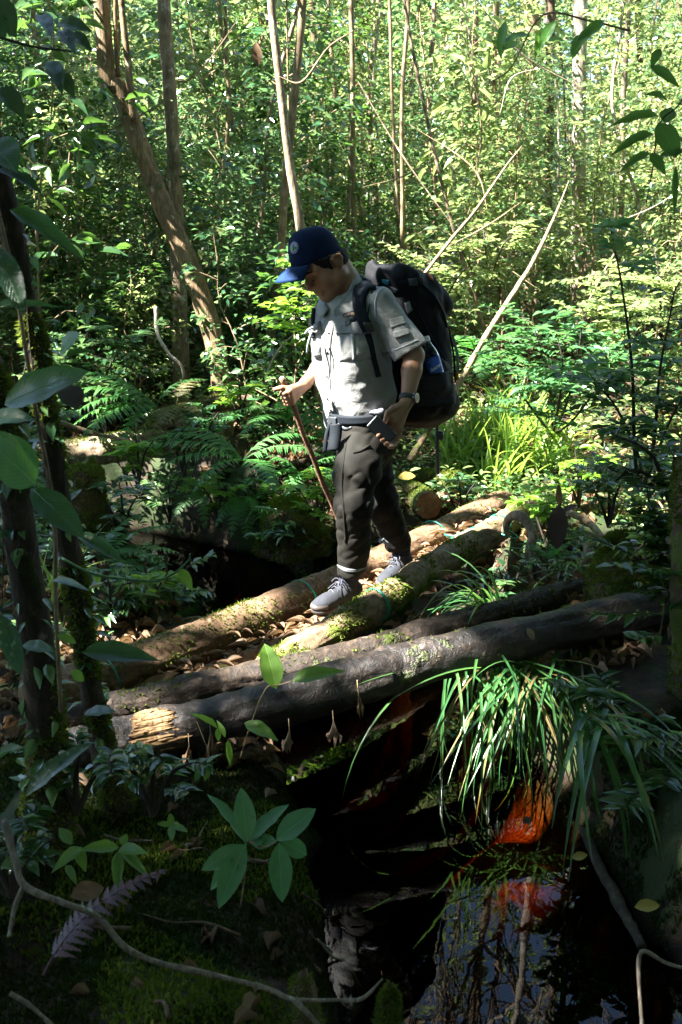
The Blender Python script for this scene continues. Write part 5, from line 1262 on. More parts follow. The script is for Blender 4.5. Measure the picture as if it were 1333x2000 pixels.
patch(pkb, [(815, 734), (886, 726), (889, 788), (810, 794)], 'side_pocket', M_PACK2, th=.005, nu=24, nv=16, wob=lambda u, v: .003 * np.sin(11 * u + 4 * v), **kp)
ribbon(pkb, [(815, 735), (850, 731), (886, 727)], 5, 'pocket_hem', M_WEB, th=.008, n=24, nw=4, **kp)
ribbon(pk, [(800, 566), (812, 600), (838, 650), (862, 690), (872, 704)], 3.5, 'zip', M_WEB, th=.004, n=36, nw=3, **kp)
ribbon(pk, [(820, 552), (846, 575), (866, 610), (874, 640)], 4, 'piping', M_WEB, th=.005, n=30, nw=3, **kp)
ribbon(pk, [(778, 556), (800, 550), (826, 546)], 11, 'compression_strap', M_WEB, th=.007, n=18, nw=4, **kp)
patch(pk, [(798, 546), (812, 543), (814, 556), (800, 559)], 'buckle', M_BUCK, th=.014, nu=8, nv=8, **kp)
ribbon(pk, [(740, 552), (756, 560), (778, 570)], 9, 'lid_edge', M_WEB, th=.008, n=14, nw=4, **kp)
M_CYAN = plain('label_cyan', (0.03, 0.22, 0.33), .6, .3, .15, 60, .1); M_ORANGE = plain('trim_orange', (0.55, 0.14, 0.03), .6, .3, .15, 60, .1); M_GREYP = plain('strap_grey', (0.20, 0.215, 0.23), .7, .3, .2, 80, .2)
patch(pk, [(747, 545), (760, 547), (760, 556), (748, 554)], 'label_tag', M_CYAN, th=.006, nu=6, nv=6, **kp)
patch(pk, [(836, 534), (843, 540), (846, 548), (841, 546)], 'trim', M_ORANGE, th=.006, nu=6, nv=6, **kp)
patch(pk, [(790, 592), (800, 588), (806, 606), (796, 614)], 'reflective_tab', M_GREYP, th=.004, nu=6, nv=6, **kp)
# straps that hang at the back
for pts, w, m in (([(884, 655, 4.62), (893, 690, 4.62), (895, 720, 4.62), (893, 735, 4.62)], .014, M_GREYP), ([(876, 640, 4.70), (886, 690, 4.72), (890, 745, 4.70)], .010, M_WEB)):
    q = np.array(pth(pts)); c = catmull(q, 20); P = np.stack([c - np.array([w, 0, 0]) / 2, c + np.array([w, 0, 0]) / 2], 1); N = np.tile(np.array([0, -1., 0]), (20, 2, 1)); link('loose_strap', sheet(P, N, .001, .001, 'loose_strap', PB), m, pack)
link('strap_tip', MB().add(*(lambda q: (q[0] - PB, *q[1]))(tube_arr(pth([(893, 727, 4.615), (893, 742, 4.615)]), .007, 8))).mesh('strap_tip'), M_ORANGE, pack)
# shoulder strap (near side), webbing below it, chest strap, far strap
ribbon(sh, [(735, 555), (722, 556), (712, 562), (704, 577), (703, 598), (708, 622), (716, 646)], [22, 24, 26, 27, 25, 22, 17], 'shoulder_strap', M_WEB, th=.016, n=44, nw=7, parent=pack, off=PB)
ribbon(sh, [(714, 640), (722, 668), (730, 700), (739, 736)], [13, 10, 9, 8], 'strap_webbing', M_WEB, th=.006, n=30, nw=4, parent=pack, off=PB, lift=.004)
patch(sh, [(709, 632), (724, 630), (728, 646), (714, 650)], 'strap_buckle', M_BUCK, th=.020, nu=8, nv=8, parent=pack, off=PB)
ribbon(sh, [(706, 616), (694, 622), (682, 630), (674, 635)], [9, 8, 7, 5], 'chest_strap', M_WEB, th=.008, n=18, nw=4, parent=pack, off=PB)
patch(sh, [(676, 628), (686, 623), (688, 632), (679, 637)], 'chest_buckle', M_BUCK, th=.013, nu=6, nv=6, parent=pack, off=PB)
for pts in ([(680, 633), (677, 638), (678, 645)], [(676, 632), (670, 634), (668, 632)]): ribbon(sh, pts, 2.5, 'strap_end', M_WEB, th=.006, n=10, nw=3, parent=pack, off=PB)
ribbon(sh, [(616, 596), (612, 612), (611, 634), (614, 660)], [7, 9, 9, 6], 'shoulder_strap', M_WEB, th=.012, n=26, nw=4, parent=pack, off=PB)
for pts in ([(612, 640, 4.30), (603, 644, 4.28), (596, 652, 4.28)], [(609, 648, 4.32), (602, 672, 4.31), (600, 690, 4.32)]): tube('strap_end', pth(pts), [.006, .005, .004], M_GREYP, pack, off=PB, seg=6, n=12)
# hip belt with hanging ends, on shirt and trousers together
hb = Field((-.33, 3.98, .70), (.48, 4.86, 1.20), .005); sl, _ = hb.sl(hb.lo, hb.lo + hb.h * (hb.n - 1), 0)
hb.d = np.minimum(sh.d[:hb.n[0], :hb.n[1], :hb.n[2]], 9).copy(); hb.stack([at(710, 868, 4.46), at(708, 815, 4.46), at(706, 795, 4.46)], [.140, .146, .146], [.176, .180, .180], F_, L_, .01)
ribbon(hb, [(644, 813), (660, 819), (690, 821), (724, 819), (756, 812), (784, 800)], [14, 17, 17, 16, 18, 22], 'hip_belt', M_WEB, th=.011, n=44, nw=5, parent=pack, off=PB)
patch(hb, [(646, 812), (662, 814), (663, 832), (647, 830)], 'hip_buckle', M_BUCK, th=.018, nu=8, nv=8, parent=pack, off=PB)
M_MESHW = plain('mesh_pocket', (0.17, 0.17, 0.20), .8, .2, .3, 160, .4)
patch(hb, [(722, 806), (740, 797), (752, 800), (742, 816)], 'belt_pocket', M_MESHW, th=.014, nu=10, nv=10, wob=bul(.012), parent=pack, off=PB)
for pts, w in (([(657, 828, 4.275), (656, 850, 4.27), (651, 880, 4.26)], .055), ([(645, 826, 4.285), (638, 850, 4.28), (634, 884, 4.275)], .018)):
    c = catmull(np.array(pth(pts)), 16); wv_ = unit(np.array([.9, -.2, .1])) * w; P = np.stack([c - wv_ / 2, c, c + wv_ / 2], 1); N = np.tile(unit([-.2, -1., .1]), (16, 3, 1)); link('hanging_strap', sheet(P, N, .0015, .0015, 'hanging_strap', PB), M_WEB, pack)
ribbon(hb, [(664, 826), (676, 838), (690, 833)], [3, 5, 3], 'buckle_slider', M_BUCK, th=.013, n=8, nw=4, parent=pack, off=PB)

# water bottle in the side pocket ------------------------------------------------------------------
bax = unit(bt1 - bt0); H = np.linalg.norm(bt1 - bt0)
bottle = thing('bottle', 'clear plastic water bottle with a white cap and blue label in the backpack pocket', 'bottle', bt0)
g = NT('bottle_plastic'); p_ = g.bsdf((0.75, 0.85, 0.95), .06, spec=.5, trans=0.0)
tr2_ = g.n('BsdfTransparent'); tr2_.inputs[0].default_value = (0.62, 0.72, 0.85, 1); gl2 = g.n('BsdfGlossy'); gl2.inputs['Roughness'].default_value = .05; lw = g.n('LayerWeight'); lw.inputs[0].default_value = .35
mx_ = g.n('MixShader'); g.l(lw.outputs['Facing'], mx_.inputs[0]); g.l(tr2_.outputs[0], mx_.inputs[1]); g.l(gl2.outputs[0], mx_.inputs[2]); M_PET = g.done(mx_)
prof = [(0, .030), (.02, .033), (.30, .033), (.42, .0335), (.45, .032), (.48, .0335), (.58, .0335), (.68, .031), (.80, .020), (.875, .0135), (.90, .0135)]
V, F = tube_arr([bt0 + bax * H * t for t, _ in prof], [r for _, r in prof], 32, smooth_path=False, caps=True); link('shell', MB().add(V - bt0, *F).mesh('shell'), M_PET, bottle)
V, F = tube_arr([bt0 + bax * H * t for t in (.90, .915, .99, 1.0)], [.0145, .0155, .0150, .0135], 28, smooth_path=False); link('screw_cap', MB().add(V - bt0, *F).mesh('screw_cap', False), plain('cap_white', (0.82, 0.84, 0.88), .4, .4, .1, 60, .2), bottle)
M_LBL = plain('label_blue', (0.02, 0.10, 0.52), .4, .5, .2, 20, 0); V, F = tube_arr([bt0 + bax * H * t for t in (.25, .58)], [.0341, .0342], 40, smooth_path=False, caps=False); lab = link('label', MB().add(V - bt0, *F).mesh('label'), M_LBL, bottle)
M_TXT = plain('label_print', (0.85, 0.88, 0.92), .5, .4, .05, 60, 0)
def wrap_text(txt, size, t0, shear, lift, name, yaw=0.0):
    cu = bpy.data.curves.new(name, 'FONT'); cu.body = txt; cu.size = size; cu.align_x = 'CENTER'; cu.shear = shear; cu.offset = size * .018; cu.resolution_u = 3
    ob = bpy.data.objects.new(name, cu); COL.objects.link(ob); dg = bpy.context.evaluated_depsgraph_get(); me = bpy.data.meshes.new_from_object(ob.evaluated_get(dg)); bpy.data.objects.remove(ob)
    co = np.zeros(len(me.vertices) * 3, dtype=np.float32); me.vertices.foreach_get('co', co); co = co.reshape(-1, 3)
    fr = unit(CAMP - bt0); fr = unit(fr - bax * fr.dot(bax)); rt_ = np.cross(bax, fr); rt_ = -rt_ if rt_[0] < 0 else rt_
    r0 = .0342 + lift; a = co[:, 0] / r0 + yaw
    W_ = bt0 + bax * (H * t0 + co[:, 1] + co[:, 0] * .25)[:, None] + (fr * np.cos(a)[:, None] + rt_ * np.sin(a)[:, None]) * r0
    me.vertices.foreach_set('co', (W_ - bt0).astype(np.float32).ravel()); me.update(); link(name, me, M_TXT, lab)
wrap_text('Sosro', .0235, .34, .28, .0006, 'lettering')
wrap_text('®', .008, .50, 0, .0006, 'lettering', -.55)

# stick, phone, trekking pole ----------------------------------------------------------------------
st_end = ST_T + (ST_B - ST_T) * 1.29
stick = thing('walking_stick', 'rough brown wooden stick in the walker’s right fist'.replace('’', "'"), 'stick', st_end)
rs = np.random.default_rng(4); pts = [ST_T + (st_end - ST_T) * t + np.array([rs.normal() * .0022, rs.normal() * .002, 0]) for t in np.linspace(0, 1, 9)]
M_STICK = bark_mat('stick_bark', (0.07, 0.035, 0.02), (0.19, 0.10, 0.06), (0.33, 0.20, 0.13), stretch=1.0, scale=1.5, bump=.5)
V, F = tube_arr(pts, np.linspace(.0125, .0115, 9), 10, 60, rough=.12, rfreq=30); link('shaft', MB().add(V - st_end, *F).mesh('shaft'), M_STICK, stick)
tube('cut_tip', [ST_T + sx_ * .001, ST_T - sx_ * .003], [.0115, .010], plain('stick_tip', (0.42, 0.27, 0.19), .8, .2, .2, 80, .2), stick, off=st_end, seg=10)
ph_x = unit(at(757, 858, 4.085) - at(727, 828, 4.075)); ph_n = unit(np.cross(ph_x, unit(at(757, 828, 4.09) - at(735, 862, 4.07)))); ph_n = ph_n if ph_n[1] < 0 else -ph_n; ph_y = np.cross(ph_n, ph_x)
PC = at(746, 841, 4.075)
phone = thing('phone', 'dark mobile phone held low in the walker\'s left hand', 'phone', PC)
pf_ = Field(PC - .1, PC + .1, .0035); pf_.box(PC, (.062, .034, .0065), [ph_x, ph_y, ph_n], .006, 0); link('case', pf_.mesh('case', PC), plain('phone_case', (0.012, 0.016, 0.02), .35, .5, .2, 30, .05), phone)
q = [PC + ph_n * .0068 + ph_x * a * .056 + ph_y * b_ * .029 for a, b_ in ((-1, -1), (1, -1), (1, 1), (-1, 1))]; link('screen', mesh_np('screen', np.array(q) - PC, [np.array([(0, 1, 2, 3)])], False), plain('phone_glass', (0.006, 0.008, 0.010), .35, .5, .1, 10, 0), phone)
pl0, pl1 = at(852, 760, 4.82), at(856, 926, 4.80)
pole = thing('trekking_pole', 'dark trekking pole hanging below the backpack', 'pole', pl1); M_POLE = plain('pole_metal', (0.05, 0.065, 0.075), .4, .5, .2, 40, .05)
tube('shaft', [pl0, pl1], [.010, .009], M_POLE, pole, off=pl1, seg=10); c = at(861, 850, 4.81); tube('clamp', [c + [0, 0, .02], c - [0, 0, .02]], .016, M_BUCK, pole, off=pl1, seg=10); tube('basket', [at(857, 848, 4.81), at(857, 853, 4.81)], .021, M_BUCK, pole, off=pl1, seg=12)
# ================================================================== ferns, grasses, broad-leaved plants
L_FERN = leaf_mat('fern_green', [(0.0, (0.03, 0.11, 0.025)), (0.5, (0.05, 0.16, 0.035)), (1.0, (0.08, 0.20, 0.05))], (0.15, 0.50, 0.08), .40, .5)
L_FERNB = leaf_mat('fern_brown', [(0.0, (0.12, 0.10, 0.03)), (0.5, (0.17, 0.15, 0.05)), (1.0, (0.13, 0.15, 0.04))], (0.30, 0.28, 0.06), .35, .6)
L_FERNP = leaf_mat('fern_purple', [(0.0, (0.045, 0.016, 0.022)), (0.5, (0.075, 0.026, 0.034)), (1.0, (0.10, 0.038, 0.045))], (0.16, 0.05, 0.08), .25, .5)
L_GRASS = leaf_mat('grass_sunny', [(0.0, (0.07, 0.16, 0.02)), (0.5, (0.11, 0.22, 0.03)), (1.0, (0.18, 0.27, 0.05))], (0.42, 0.62, 0.08), .45, .4)
L_SEDGE = leaf_mat('sedge_green', [(0.0, (0.022, 0.08, 0.028)), (0.5, (0.04, 0.12, 0.035)), (0.86, (0.07, 0.16, 0.045)), (0.92, (0.16, 0.12, 0.05)), (1.0, (0.12, 0.08, 0.04))], (0.20, 0.45, 0.08), .35, .25, .7)
L_PLANT = big_leaf_mat('plant_leaf', (0.035, 0.14, 0.055), (0.08, 0.22, 0.08), (0.2, 0.5, 0.12), .32, .32)
L_BIG = big_leaf_mat('big_leaf', (0.012, 0.052, 0.022), (0.032, 0.095, 0.034), (0.16, 0.42, 0.07), .30, .30)
L_DARKB = big_leaf_mat('big_leaf_dark', (0.012, 0.04, 0.016), (0.025, 0.07, 0.022), (0.10, 0.25, 0.04), .22, .32)
L_LIMEB = big_leaf_mat('big_leaf_lime', (0.08, 0.20, 0.025), (0.14, 0.27, 0.035), (0.36, 0.62, 0.06), .42, .4)
L_MIDB = big_leaf_mat('big_leaf_mid', (0.03, 0.10, 0.02), (0.06, 0.15, 0.025), (0.22, 0.48, 0.06), .38, .35)
L_BIGSPOT = big_leaf_mat('big_leaf_lichened', (0.014, 0.05, 0.026), (0.028, 0.08, 0.033), (0.10, 0.28, 0.06), .22, .30, spots=.6)
L_LIME = leaf_mat('lime_leaf', [(0.0, (0.09, 0.22, 0.025)), (1.0, (0.14, 0.28, 0.035))], (0.38, 0.65, 0.06), .42, .4)
L_DEAD = leaf_mat('dead_leaf', [(0.0, (0.07, 0.04, 0.022)), (0.4, (0.16, 0.095, 0.05)), (0.8, (0.26, 0.17, 0.10)), (1.0, (0.20, 0.15, 0.11))], (0.30, 0.18, 0.08), .18, .75, .2)
L_YELLOW = leaf_mat('yellow_leaf', [(0.0, (0.30, 0.22, 0.03)), (1.0, (0.40, 0.30, 0.06))], (0.5, 0.35, 0.05), .3, .6)
L_DEADDK = leaf_mat('dead_leaf_dark', [(0.0, (0.035, 0.028, 0.026)), (1.0, (0.06, 0.046, 0.04))], (0.10, 0.06, 0.03), .1, .7, .3)
def curve_frame(P):
    T = unit(np.gradient(P, axis=0)); S_ = unit(np.cross(T, np.tile([0, 0, 1.], (len(P), 1)))); N = np.cross(S_, T); return T, S_, N
def frond_mesh(seed, L=1.0, W=.34, n=24, arch=.45, lobed=True, pin_n=7, rise=.55):
    """a frond along +x: rachis plus toothed leaflets on both sides"""
    r = np.random.default_rng(seed); t = np.linspace(0, 1, 40)
    c = np.stack([t * L * .93, .04 * L * np.sin(3 * t), L * (rise * t - arch * 1.6 * t ** 2)], -1); T, S_, N = curve_frame(c)
    mb = MB(); V, F = tube_arr(c, np.linspace(.009, .002, 40) * L, 5, 40, caps=False); mb.add(V, *F)
    for k in range(n):
        u = .14 + .85 * (k + .5) / n; i = int(u * 39); w = W * L * (math.sin(math.pi * (u ** .75)) ** .7) * .62 * (1 - .25 * u)
        for sg in (-1, 1):
            ln = w * r.uniform(.88, 1.08); d = unit(S_[i] * sg + T[i] * .38 + N[i] * r.uniform(-.22, .12)); up = N[i]; m = pin_n
            q = np.linspace(0, 1, m + 1); half = (.5 - .46 * q) * L * .78 * .93 / n * 1.25
            if lobed: half = half * (1 + .28 * np.where(np.arange(m + 1) % 2, 1, -1))
            half[-1] = .001; sd = unit(np.cross(up, d)); base = c[i]
            mid = base + d * (q * ln)[:, None] - up * (q ** 2 * ln * .18)[:, None]
            VV = np.concatenate([mid - sd * half[:, None] + up * (half * .25)[:, None], mid, mid + sd * half[:, None] + up * (half * .25)[:, None]])
            FF = [(j, j + 1, m + 1 + j + 1, m + 1 + j) for j in range(m)] + [(m + 1 + j, m + 2 + j, 2 * m + 3 + j, 2 * m + 2 + j) for j in range(m)]
            mb.add(VV, np.array(FF))
    return mb.mesh('frond')
FR = {(k, m.name): None for k in range(4) for m in (L_FERN, L_FERNB, L_FERNP)}
_frs = [frond_mesh(1), frond_mesh(2, arch=.35, rise=.45, W=.42), frond_mesh(3, arch=.6, rise=.8, W=.30, n=28), frond_mesh(4, arch=.3, rise=.25, W=.30, n=16, pin_n=9)]
def frond(k, m):
    if FR[(k, m.name)] is None: FR[(k, m.name)] = _frs[k].copy(); FR[(k, m.name)].materials.clear(); FR[(k, m.name)].materials.append(m)
    return FR[(k, m.name)]
def fern(label, base, fronds, m=L_FERN, cat='fern', name='fern'):
    """fronds: (azimuth deg, pitch deg, length, variant)"""
    t = thing(name, label, cat, base)
    for az, pi_, ln, v in fronds:
        link('frond', frond(v, m), None, t, rot=(0, R(-pi_), R(az)), scale=ln)
    return t
def fan(n, a0, a1, ln, v, seed, pit=(-5, 35)):
    r = np.random.default_rng(seed); return [(a + r.normal() * 8, r.uniform(*pit), ln * r.uniform(.75, 1.1), int(v[r.integers(len(v))])) for a in np.linspace(a0, a1, n)]
fern('large green fern fanned out above the fallen log', at(305, 795, 6.4), [(195, 14, .70, 1), (176, 24, .74, 1), (212, 4, .68, 0), (228, -6, .64, 1), (20, 34, .42, 0), (246, -16, .52, 0), (186, -6, .6, 1)])
fern('yellow-brown withered fern beside the large green fern', at(345, 790, 6.5), [(250, -20, .46, 1), (285, -30, .42, 0), (225, -25, .42, 1), (60, 30, .40, 0), (310, -5, .36, 1)], L_FERNB)
fern('green fern with long level fronds beside the pool', at(475, 900, 5.95), [(188, 14, .66, 1), (174, 20, .66, 0), (205, 6, .58, 1), (10, 24, .52, 0), (345, 12, .55, 1), (230, -8, .48, 0), (300, -8, .48, 1), (160, 30, .5, 1)])
fern('bright fern just left of the walking stick', at(560, 835, 6.6), fan(8, 150, 370, .64, (0, 1), 3))
fern('small fern hanging over the dark bank of the pool', at(470, 970, 5.95), [(260, -30, .34, 0), (285, -45, .32, 1), (235, -25, .30, 1), (310, -20, .3, 0)])
fern('fern tucked behind the walker\'s knee by the stick', at(590, 930, 6.1), fan(6, 170, 400, .40, (0, 1), 5))
fern('fern with curled tips below the walking hand', at(600, 870, 6.9), fan(6, 160, 380, .46, (0, 1), 6))
fern('lit fern spray low on the left bank beside the pool', at(195, 1090, 4.9), [(20, 32, .45, 3), (5, 15, .44, 3), (40, 48, .38, 3), (345, 5, .4, 0), (320, -8, .34, 3)])
fern('dark feathery fern drooping over the pool edge', at(210, 1115, 4.75), [(10, 0, .42, 3), (350, -10, .44, 3), (330, -15, .42, 0), (30, 10, .36, 3), (310, -20, .36, 0)])
fern('fern behind the mossy stump', at(110, 960, 5.6), fan(6, -60, 200, .42, (0, 3), 8))
fern('fern on the far bank above the pool', at(390, 960, 6.9), fan(7, 170, 370, .40, (0, 1), 9, (-20, 30)))
fern('small fern on the sunny litter right of the bridge', at(1075, 1095, 4.75), fan(6, 0, 360, .20, (0, 1), 10, (10, 50)))
fern('purple-brown fern frond lying across the foreground twig', at(85, 1905, 1.75), [(33, 40, .335, 3)], L_FERNP)
fern('fern at the foot of the leaning trunk', at(640, 855, 7.2), fan(6, 170, 370, .40, (0, 1), 14))
fern('low fern in the glade right of the walker\'s pack', at(930, 700, 8.0), fan(7, 150, 390, .6, (0, 1), 15))

# grasses and sedges: each blade its own piece -----------------------------------------------------
def blade_mesh(seed, arch, twist=.15, n=9):
    t = np.linspace(0, 1, n + 1); r = np.random.default_rng(seed)
    x = np.sin(t * arch) / max(arch, .01); z = (1 - np.cos(t * arch)) / max(arch, .01)
    c = np.stack([z, .05 * t ** 2 * r.normal(), x], -1); w = .012 * np.clip(1 - t ** 2.5, .04, 1)
    T = unit(np.gradient(c, axis=0)); S_ = np.tile([0, 1., 0], (n + 1, 1)); N = np.cross(T, S_)
    V = np.concatenate([c - S_ * w[:, None] + N * (w * .5)[:, None], c, c + S_ * w[:, None] + N * (w * .5)[:, None]]); m = n + 1
    F = [(j, j + 1, m + j + 1, m + j) for j in range(n)] + [(m + j, m + j + 1, 2 * m + j + 1, 2 * m + j) for j in range(n)]
    return mesh_np('blade', V, [np.array(F)])
BL_ = {m.name: [blade_mesh(i, a) for i, a in enumerate((.35, .8, 1.3, 1.8, 2.3, 2.8))] for m in (L_GRASS, L_SEDGE)}
for mm in (L_GRASS, L_SEDGE):
    for me in BL_[mm.name]: me.materials.append(mm)
def tuft(name, label, base, n, ln, m, az=(0, 360), arch=(0, 5), tilt=(0, 40), spread=.05, width=1.0, seed=0, group=None, cat='grass'):
    r = np.random.default_rng(seed); t = thing(name, label, cat, base, group)
    for i in range(n):
        l = ln * r.uniform(.6, 1.15); k = BL_[m.name][int(r.integers(arch[0], arch[1] + 1))]
        link('blade', k, None, t, loc=(r.normal() * spread, r.normal() * spread, r.normal() * .01), rot=(0, R(r.uniform(*tilt)), R(r.uniform(*az))), scale=(l, l ** .5 * width, l))
    return t
gsp = [(905, 905, 44, .50), (950, 870, 50, .60), (1000, 900, 50, .62), (1040, 870, 44, .58), (985, 960, 50, .62), (880, 935, 36, .45), (1060, 930, 40, .52), (930, 960, 36, .40), (1090, 885, 34, .5), (870, 880, 30, .42), (1010, 850, 36, .5), (960, 915, 40, .55)]
where = ['left of centre in the sunlit grass', 'at the back of the sunlit grass', 'in the middle of the sunlit grass', 'at the back right of the sunlit grass', 'just above the bridge end', 'beside the stubby mossy log', 'at the right rim of the sunlit grass', 'between the bridge end and the stubby log', 'furthest right behind the sunlit grass', 'beside the trekking pole tip', 'furthest back in the sunlit grass', 'in the dense heart of the sunlit grass']
for i, (x, y, n, l) in enumerate(gsp):
    tuft('grass_tuft', 'tuft of long bright grass ' + where[i], ground_at(x, y, 4.9), n, l, L_GRASS, arch=(0, 4), tilt=(0, 34), spread=.06, seed=40 + i, width=1.15, group='tufts of long grass by the bridge end')
tuft('sedge_clump', 'glossy sedge clump hanging from the bank under the black log over the pool', at(985, 1292, 3.72), 84, .60, L_SEDGE, az=(215, 310), arch=(0, 2), tilt=(70, 160), spread=.13, seed=60, width=.62, cat='sedge')
tuft('sedge_clump', 'sedge blades arching forward at the right side under the black log', at(1075, 1320, 3.68), 26, .55, L_SEDGE, az=(215, 330), arch=(1, 3), tilt=(50, 110), spread=.08, seed=67, width=.65, cat='sedge')
tuft('sedge_clump', 'sedge with arching blades in the dark gap between the mossy log and the black log', at(965, 1205, 4.3), 34, .52, L_SEDGE, az=(150, 250), arch=(2, 5), tilt=(5, 55), spread=.04, seed=61, width=1.0, cat='sedge')
tuft('sedge_clump', 'sedge blades spraying down at the right picture edge over the pool', at(1165, 1395, 3.2), 24, .60, L_SEDGE, az=(230, 330), arch=(1, 3), tilt=(50, 110), spread=.06, seed=62, width=1.1, cat='sedge')
tuft('sedge_clump', 'small sedge tuft beside the pool left of the walker\'s front boot', at(555, 1010, 5.9), 26, .36, L_SEDGE, az=(170, 340), arch=(2, 5), tilt=(10, 60), spread=.04, seed=63, cat='sedge')
tuft('sedge_clump', 'upright grassy tuft standing behind the cap', ground_at(590, 720, 6.0), 26, .85, L_SEDGE, arch=(0, 2), tilt=(0, 18), spread=.05, seed=64, cat='sedge')
tuft('sedge_clump', 'thin grass tuft at the left picture edge beside the mossy trunk', at(85, 1180, 3.6), 16, .32, L_GRASS, arch=(0, 2), tilt=(0, 28), spread=.04, seed=65, cat='grass')
tuft('sedge_clump', 'few sedge blades crossing the litter right of the looping root', at(1130, 1130, 4.6), 14, .45, L_SEDGE, az=(150, 260), arch=(1, 3), tilt=(20, 60), spread=.05, seed=66, cat='sedge')

# big leaves: each a piece of its own ---------------------------------------------------------------
T_BIG = {'lance': leaf_template(10, .38, .10, .16, 1.0), 'oval': leaf_template(10, .45, .08, .10, .75), 'broad': leaf_template(10, .42, .06, .22, .6), 'narrow': leaf_template(9, .4, .14, .25, 1.2), 'wilt': leaf_template(10, .74, .55, .12, .45)}
def leaf_obj(parent, base, tip, width, m, kind='oval', face=None, roll=0.0, name='leaf', off=None):
    base, tip = np.asarray(base, float), np.asarray(tip, float); d = tip - base; L = np.linalg.norm(d); d = d / L
    nrm = unit(unit(CAMP - (base + tip) / 2) + np.array([0, 0, .75])) if face is None else unit(face)
    if roll: nrm = unit(nrm + np.cross(d, nrm) * math.tan(R(roll)))
    mb = MB(); tv, tf = T_BIG[kind]; tv = tv.copy(); rr = np.random.default_rng(int(abs(base[0] * 9999)) % 9999); tv[:, 2] += .02 * np.sin(tv[:, 0] * 19 + rr.random() * 6) * np.abs(tv[:, 1]) * 2
    place_leaves(mb, [base], [d], [nrm], L, width, (tv, tf)); o = np.asarray(off if off is not None else parent.location)
    me = mb.mesh(name, off=o); uvl = me.uv_layers.new(name='UVMap'); vi = np.zeros(len(me.loops), dtype=np.int32); me.loops.foreach_get('vertex_index', vi); uvl.data.foreach_set('uv', tv[vi][:, :2].astype(np.float32).ravel())
    return link(name, me, m, parent)
def vine(name, label, cat, stem, leaves, m, rad=.004, kind='oval', stem_m=None, group=None):
    """stem: list of (px,py,Y); leaves: (bx,by,tx,ty,Y0,Y1,width m,[mat],[kind],[roll])"""
    base = at(*stem[0]); t = thing(name, label, cat, base, group)
    tube('stem', pth(stem), [rad, rad * .6], stem_m or B_STEM, t, off=base, seg=6, n=max(12, len(stem) * 5))
    for lf in leaves:
        bx, by, tx, ty, Y0, Y1, w = lf[:7]; leaf_obj(t, at(bx, by, Y0), at(tx, ty, Y1), w, lf[7] if len(lf) > 7 and lf[7] else m, lf[8] if len(lf) > 8 and lf[8] else kind, roll=lf[9] if len(lf) > 9 else 0)
    return t
# the glossy plant in the foreground
vine('broadleaf_plant', 'glossy nine-leaved plant above the moss in the foreground', 'plant', [(470, 1772, 2.45), (480, 1700, 2.40), (484, 1645, 2.36), (512, 1655, 2.34), (540, 1645, 2.32)],
     [(484, 1645, 472, 1540, 2.36, 2.40, .060), (480, 1648, 412, 1545, 2.37, 2.44, .046, None, None, 35), (488, 1645, 560, 1566, 2.36, 2.42, .050, None, None, -25), (540, 1642, 614, 1578, 2.32, 2.34, .064),
      (480, 1648, 426, 1772, 2.34, 2.22, .062), (478, 1650, 392, 1700, 2.38, 2.36, .050, None, None, -20), (545, 1646, 552, 1762, 2.31, 2.22, .062), (512, 1650, 488, 1632, 2.34, 2.38, .04), (545, 1640, 606, 1672, 2.36, 2.42, .05, None, None, 30), (482, 1650, 405, 1740, 2.42, 2.40, .045), (540, 1645, 492, 1646, 2.34, 2.37, .045)], L_PLANT, .003, 'oval')
vine('seedling', 'seedling with two bright leaves standing in front of the black log', 'plant', [(470, 1480, 2.75), (492, 1410, 2.75), (520, 1345, 2.78), (545, 1338, 2.78), (572, 1330, 2.78)],
     [(540, 1345, 520, 1260, 2.78, 2.80, .068, None, 'broad'), (572, 1330, 668, 1304, 2.78, 2.74, .050, None, 'lance'), (478, 1412, 542, 1440, 2.74, 2.68, .045, None, 'lance'), (425, 1422, 376, 1388, 2.80, 2.78, .02, None, 'narrow'), (425, 1422, 428, 1450, 2.80, 2.78, .018, None, 'narrow')], L_LIMEB, .003)
vine('seedling', 'yellow-green seedling low at the left in the foreground', 'plant', [(240, 1745, 2.2), (236, 1700, 2.2), (232, 1655, 2.2), (150, 1660, 2.2)],
     [(232, 1655, 158, 1655, 2.2, 2.15, .034, None, 'lance'), (232, 1660, 282, 1660, 2.2, 2.15, .034, None, 'lance'), (232, 1662, 228, 1738, 2.2, 2.1, .030), (240, 1665, 290, 1708, 2.2, 2.12, .026), (238, 1650, 248, 1628, 2.2, 2.22, .022), (160, 1655, 105, 1695, 2.2, 2.1, .032), (150, 1655, 168, 1700, 2.2, 2.15, .030), (130, 1690, 150, 1724, 2.2, 2.14, .02), (140, 1650, 115, 1612, 2.2, 2.24, .03)], L_LIMEB, .002, 'lance')
vine('seedling', 'tiny five-leaved seedling left of the glossy plant', 'plant', [(334, 1648, 2.5), (335, 1612, 2.5)], [(335, 1612, 333, 1588, 2.5, 2.52, .02), (335, 1612, 308, 1608, 2.5, 2.48, .018), (335, 1612, 366, 1622, 2.5, 2.46, .02), (335, 1612, 336, 1640, 2.5, 2.44, .022), (335, 1612, 352, 1606, 2.5, 2.53, .015)], L_LIMEB, .0015)
vine('seedling', 'pale shoot with drooping leaves beside the splintered log end', 'plant', [(408, 1525, 2.7), (410, 1480, 2.7), (400, 1448, 2.7), (385, 1410, 2.72)], [(410, 1490, 400, 1525, 2.7, 2.66, .03), (410, 1485, 372, 1530, 2.7, 2.72, .035, L_BIG), (440, 1440, 425, 1405, 2.72, 2.74, .018, None, 'narrow'), (445, 1445, 452, 1500, 2.72, 2.7, .02, None, 'narrow')], L_LIMEB, .002, 'lance')
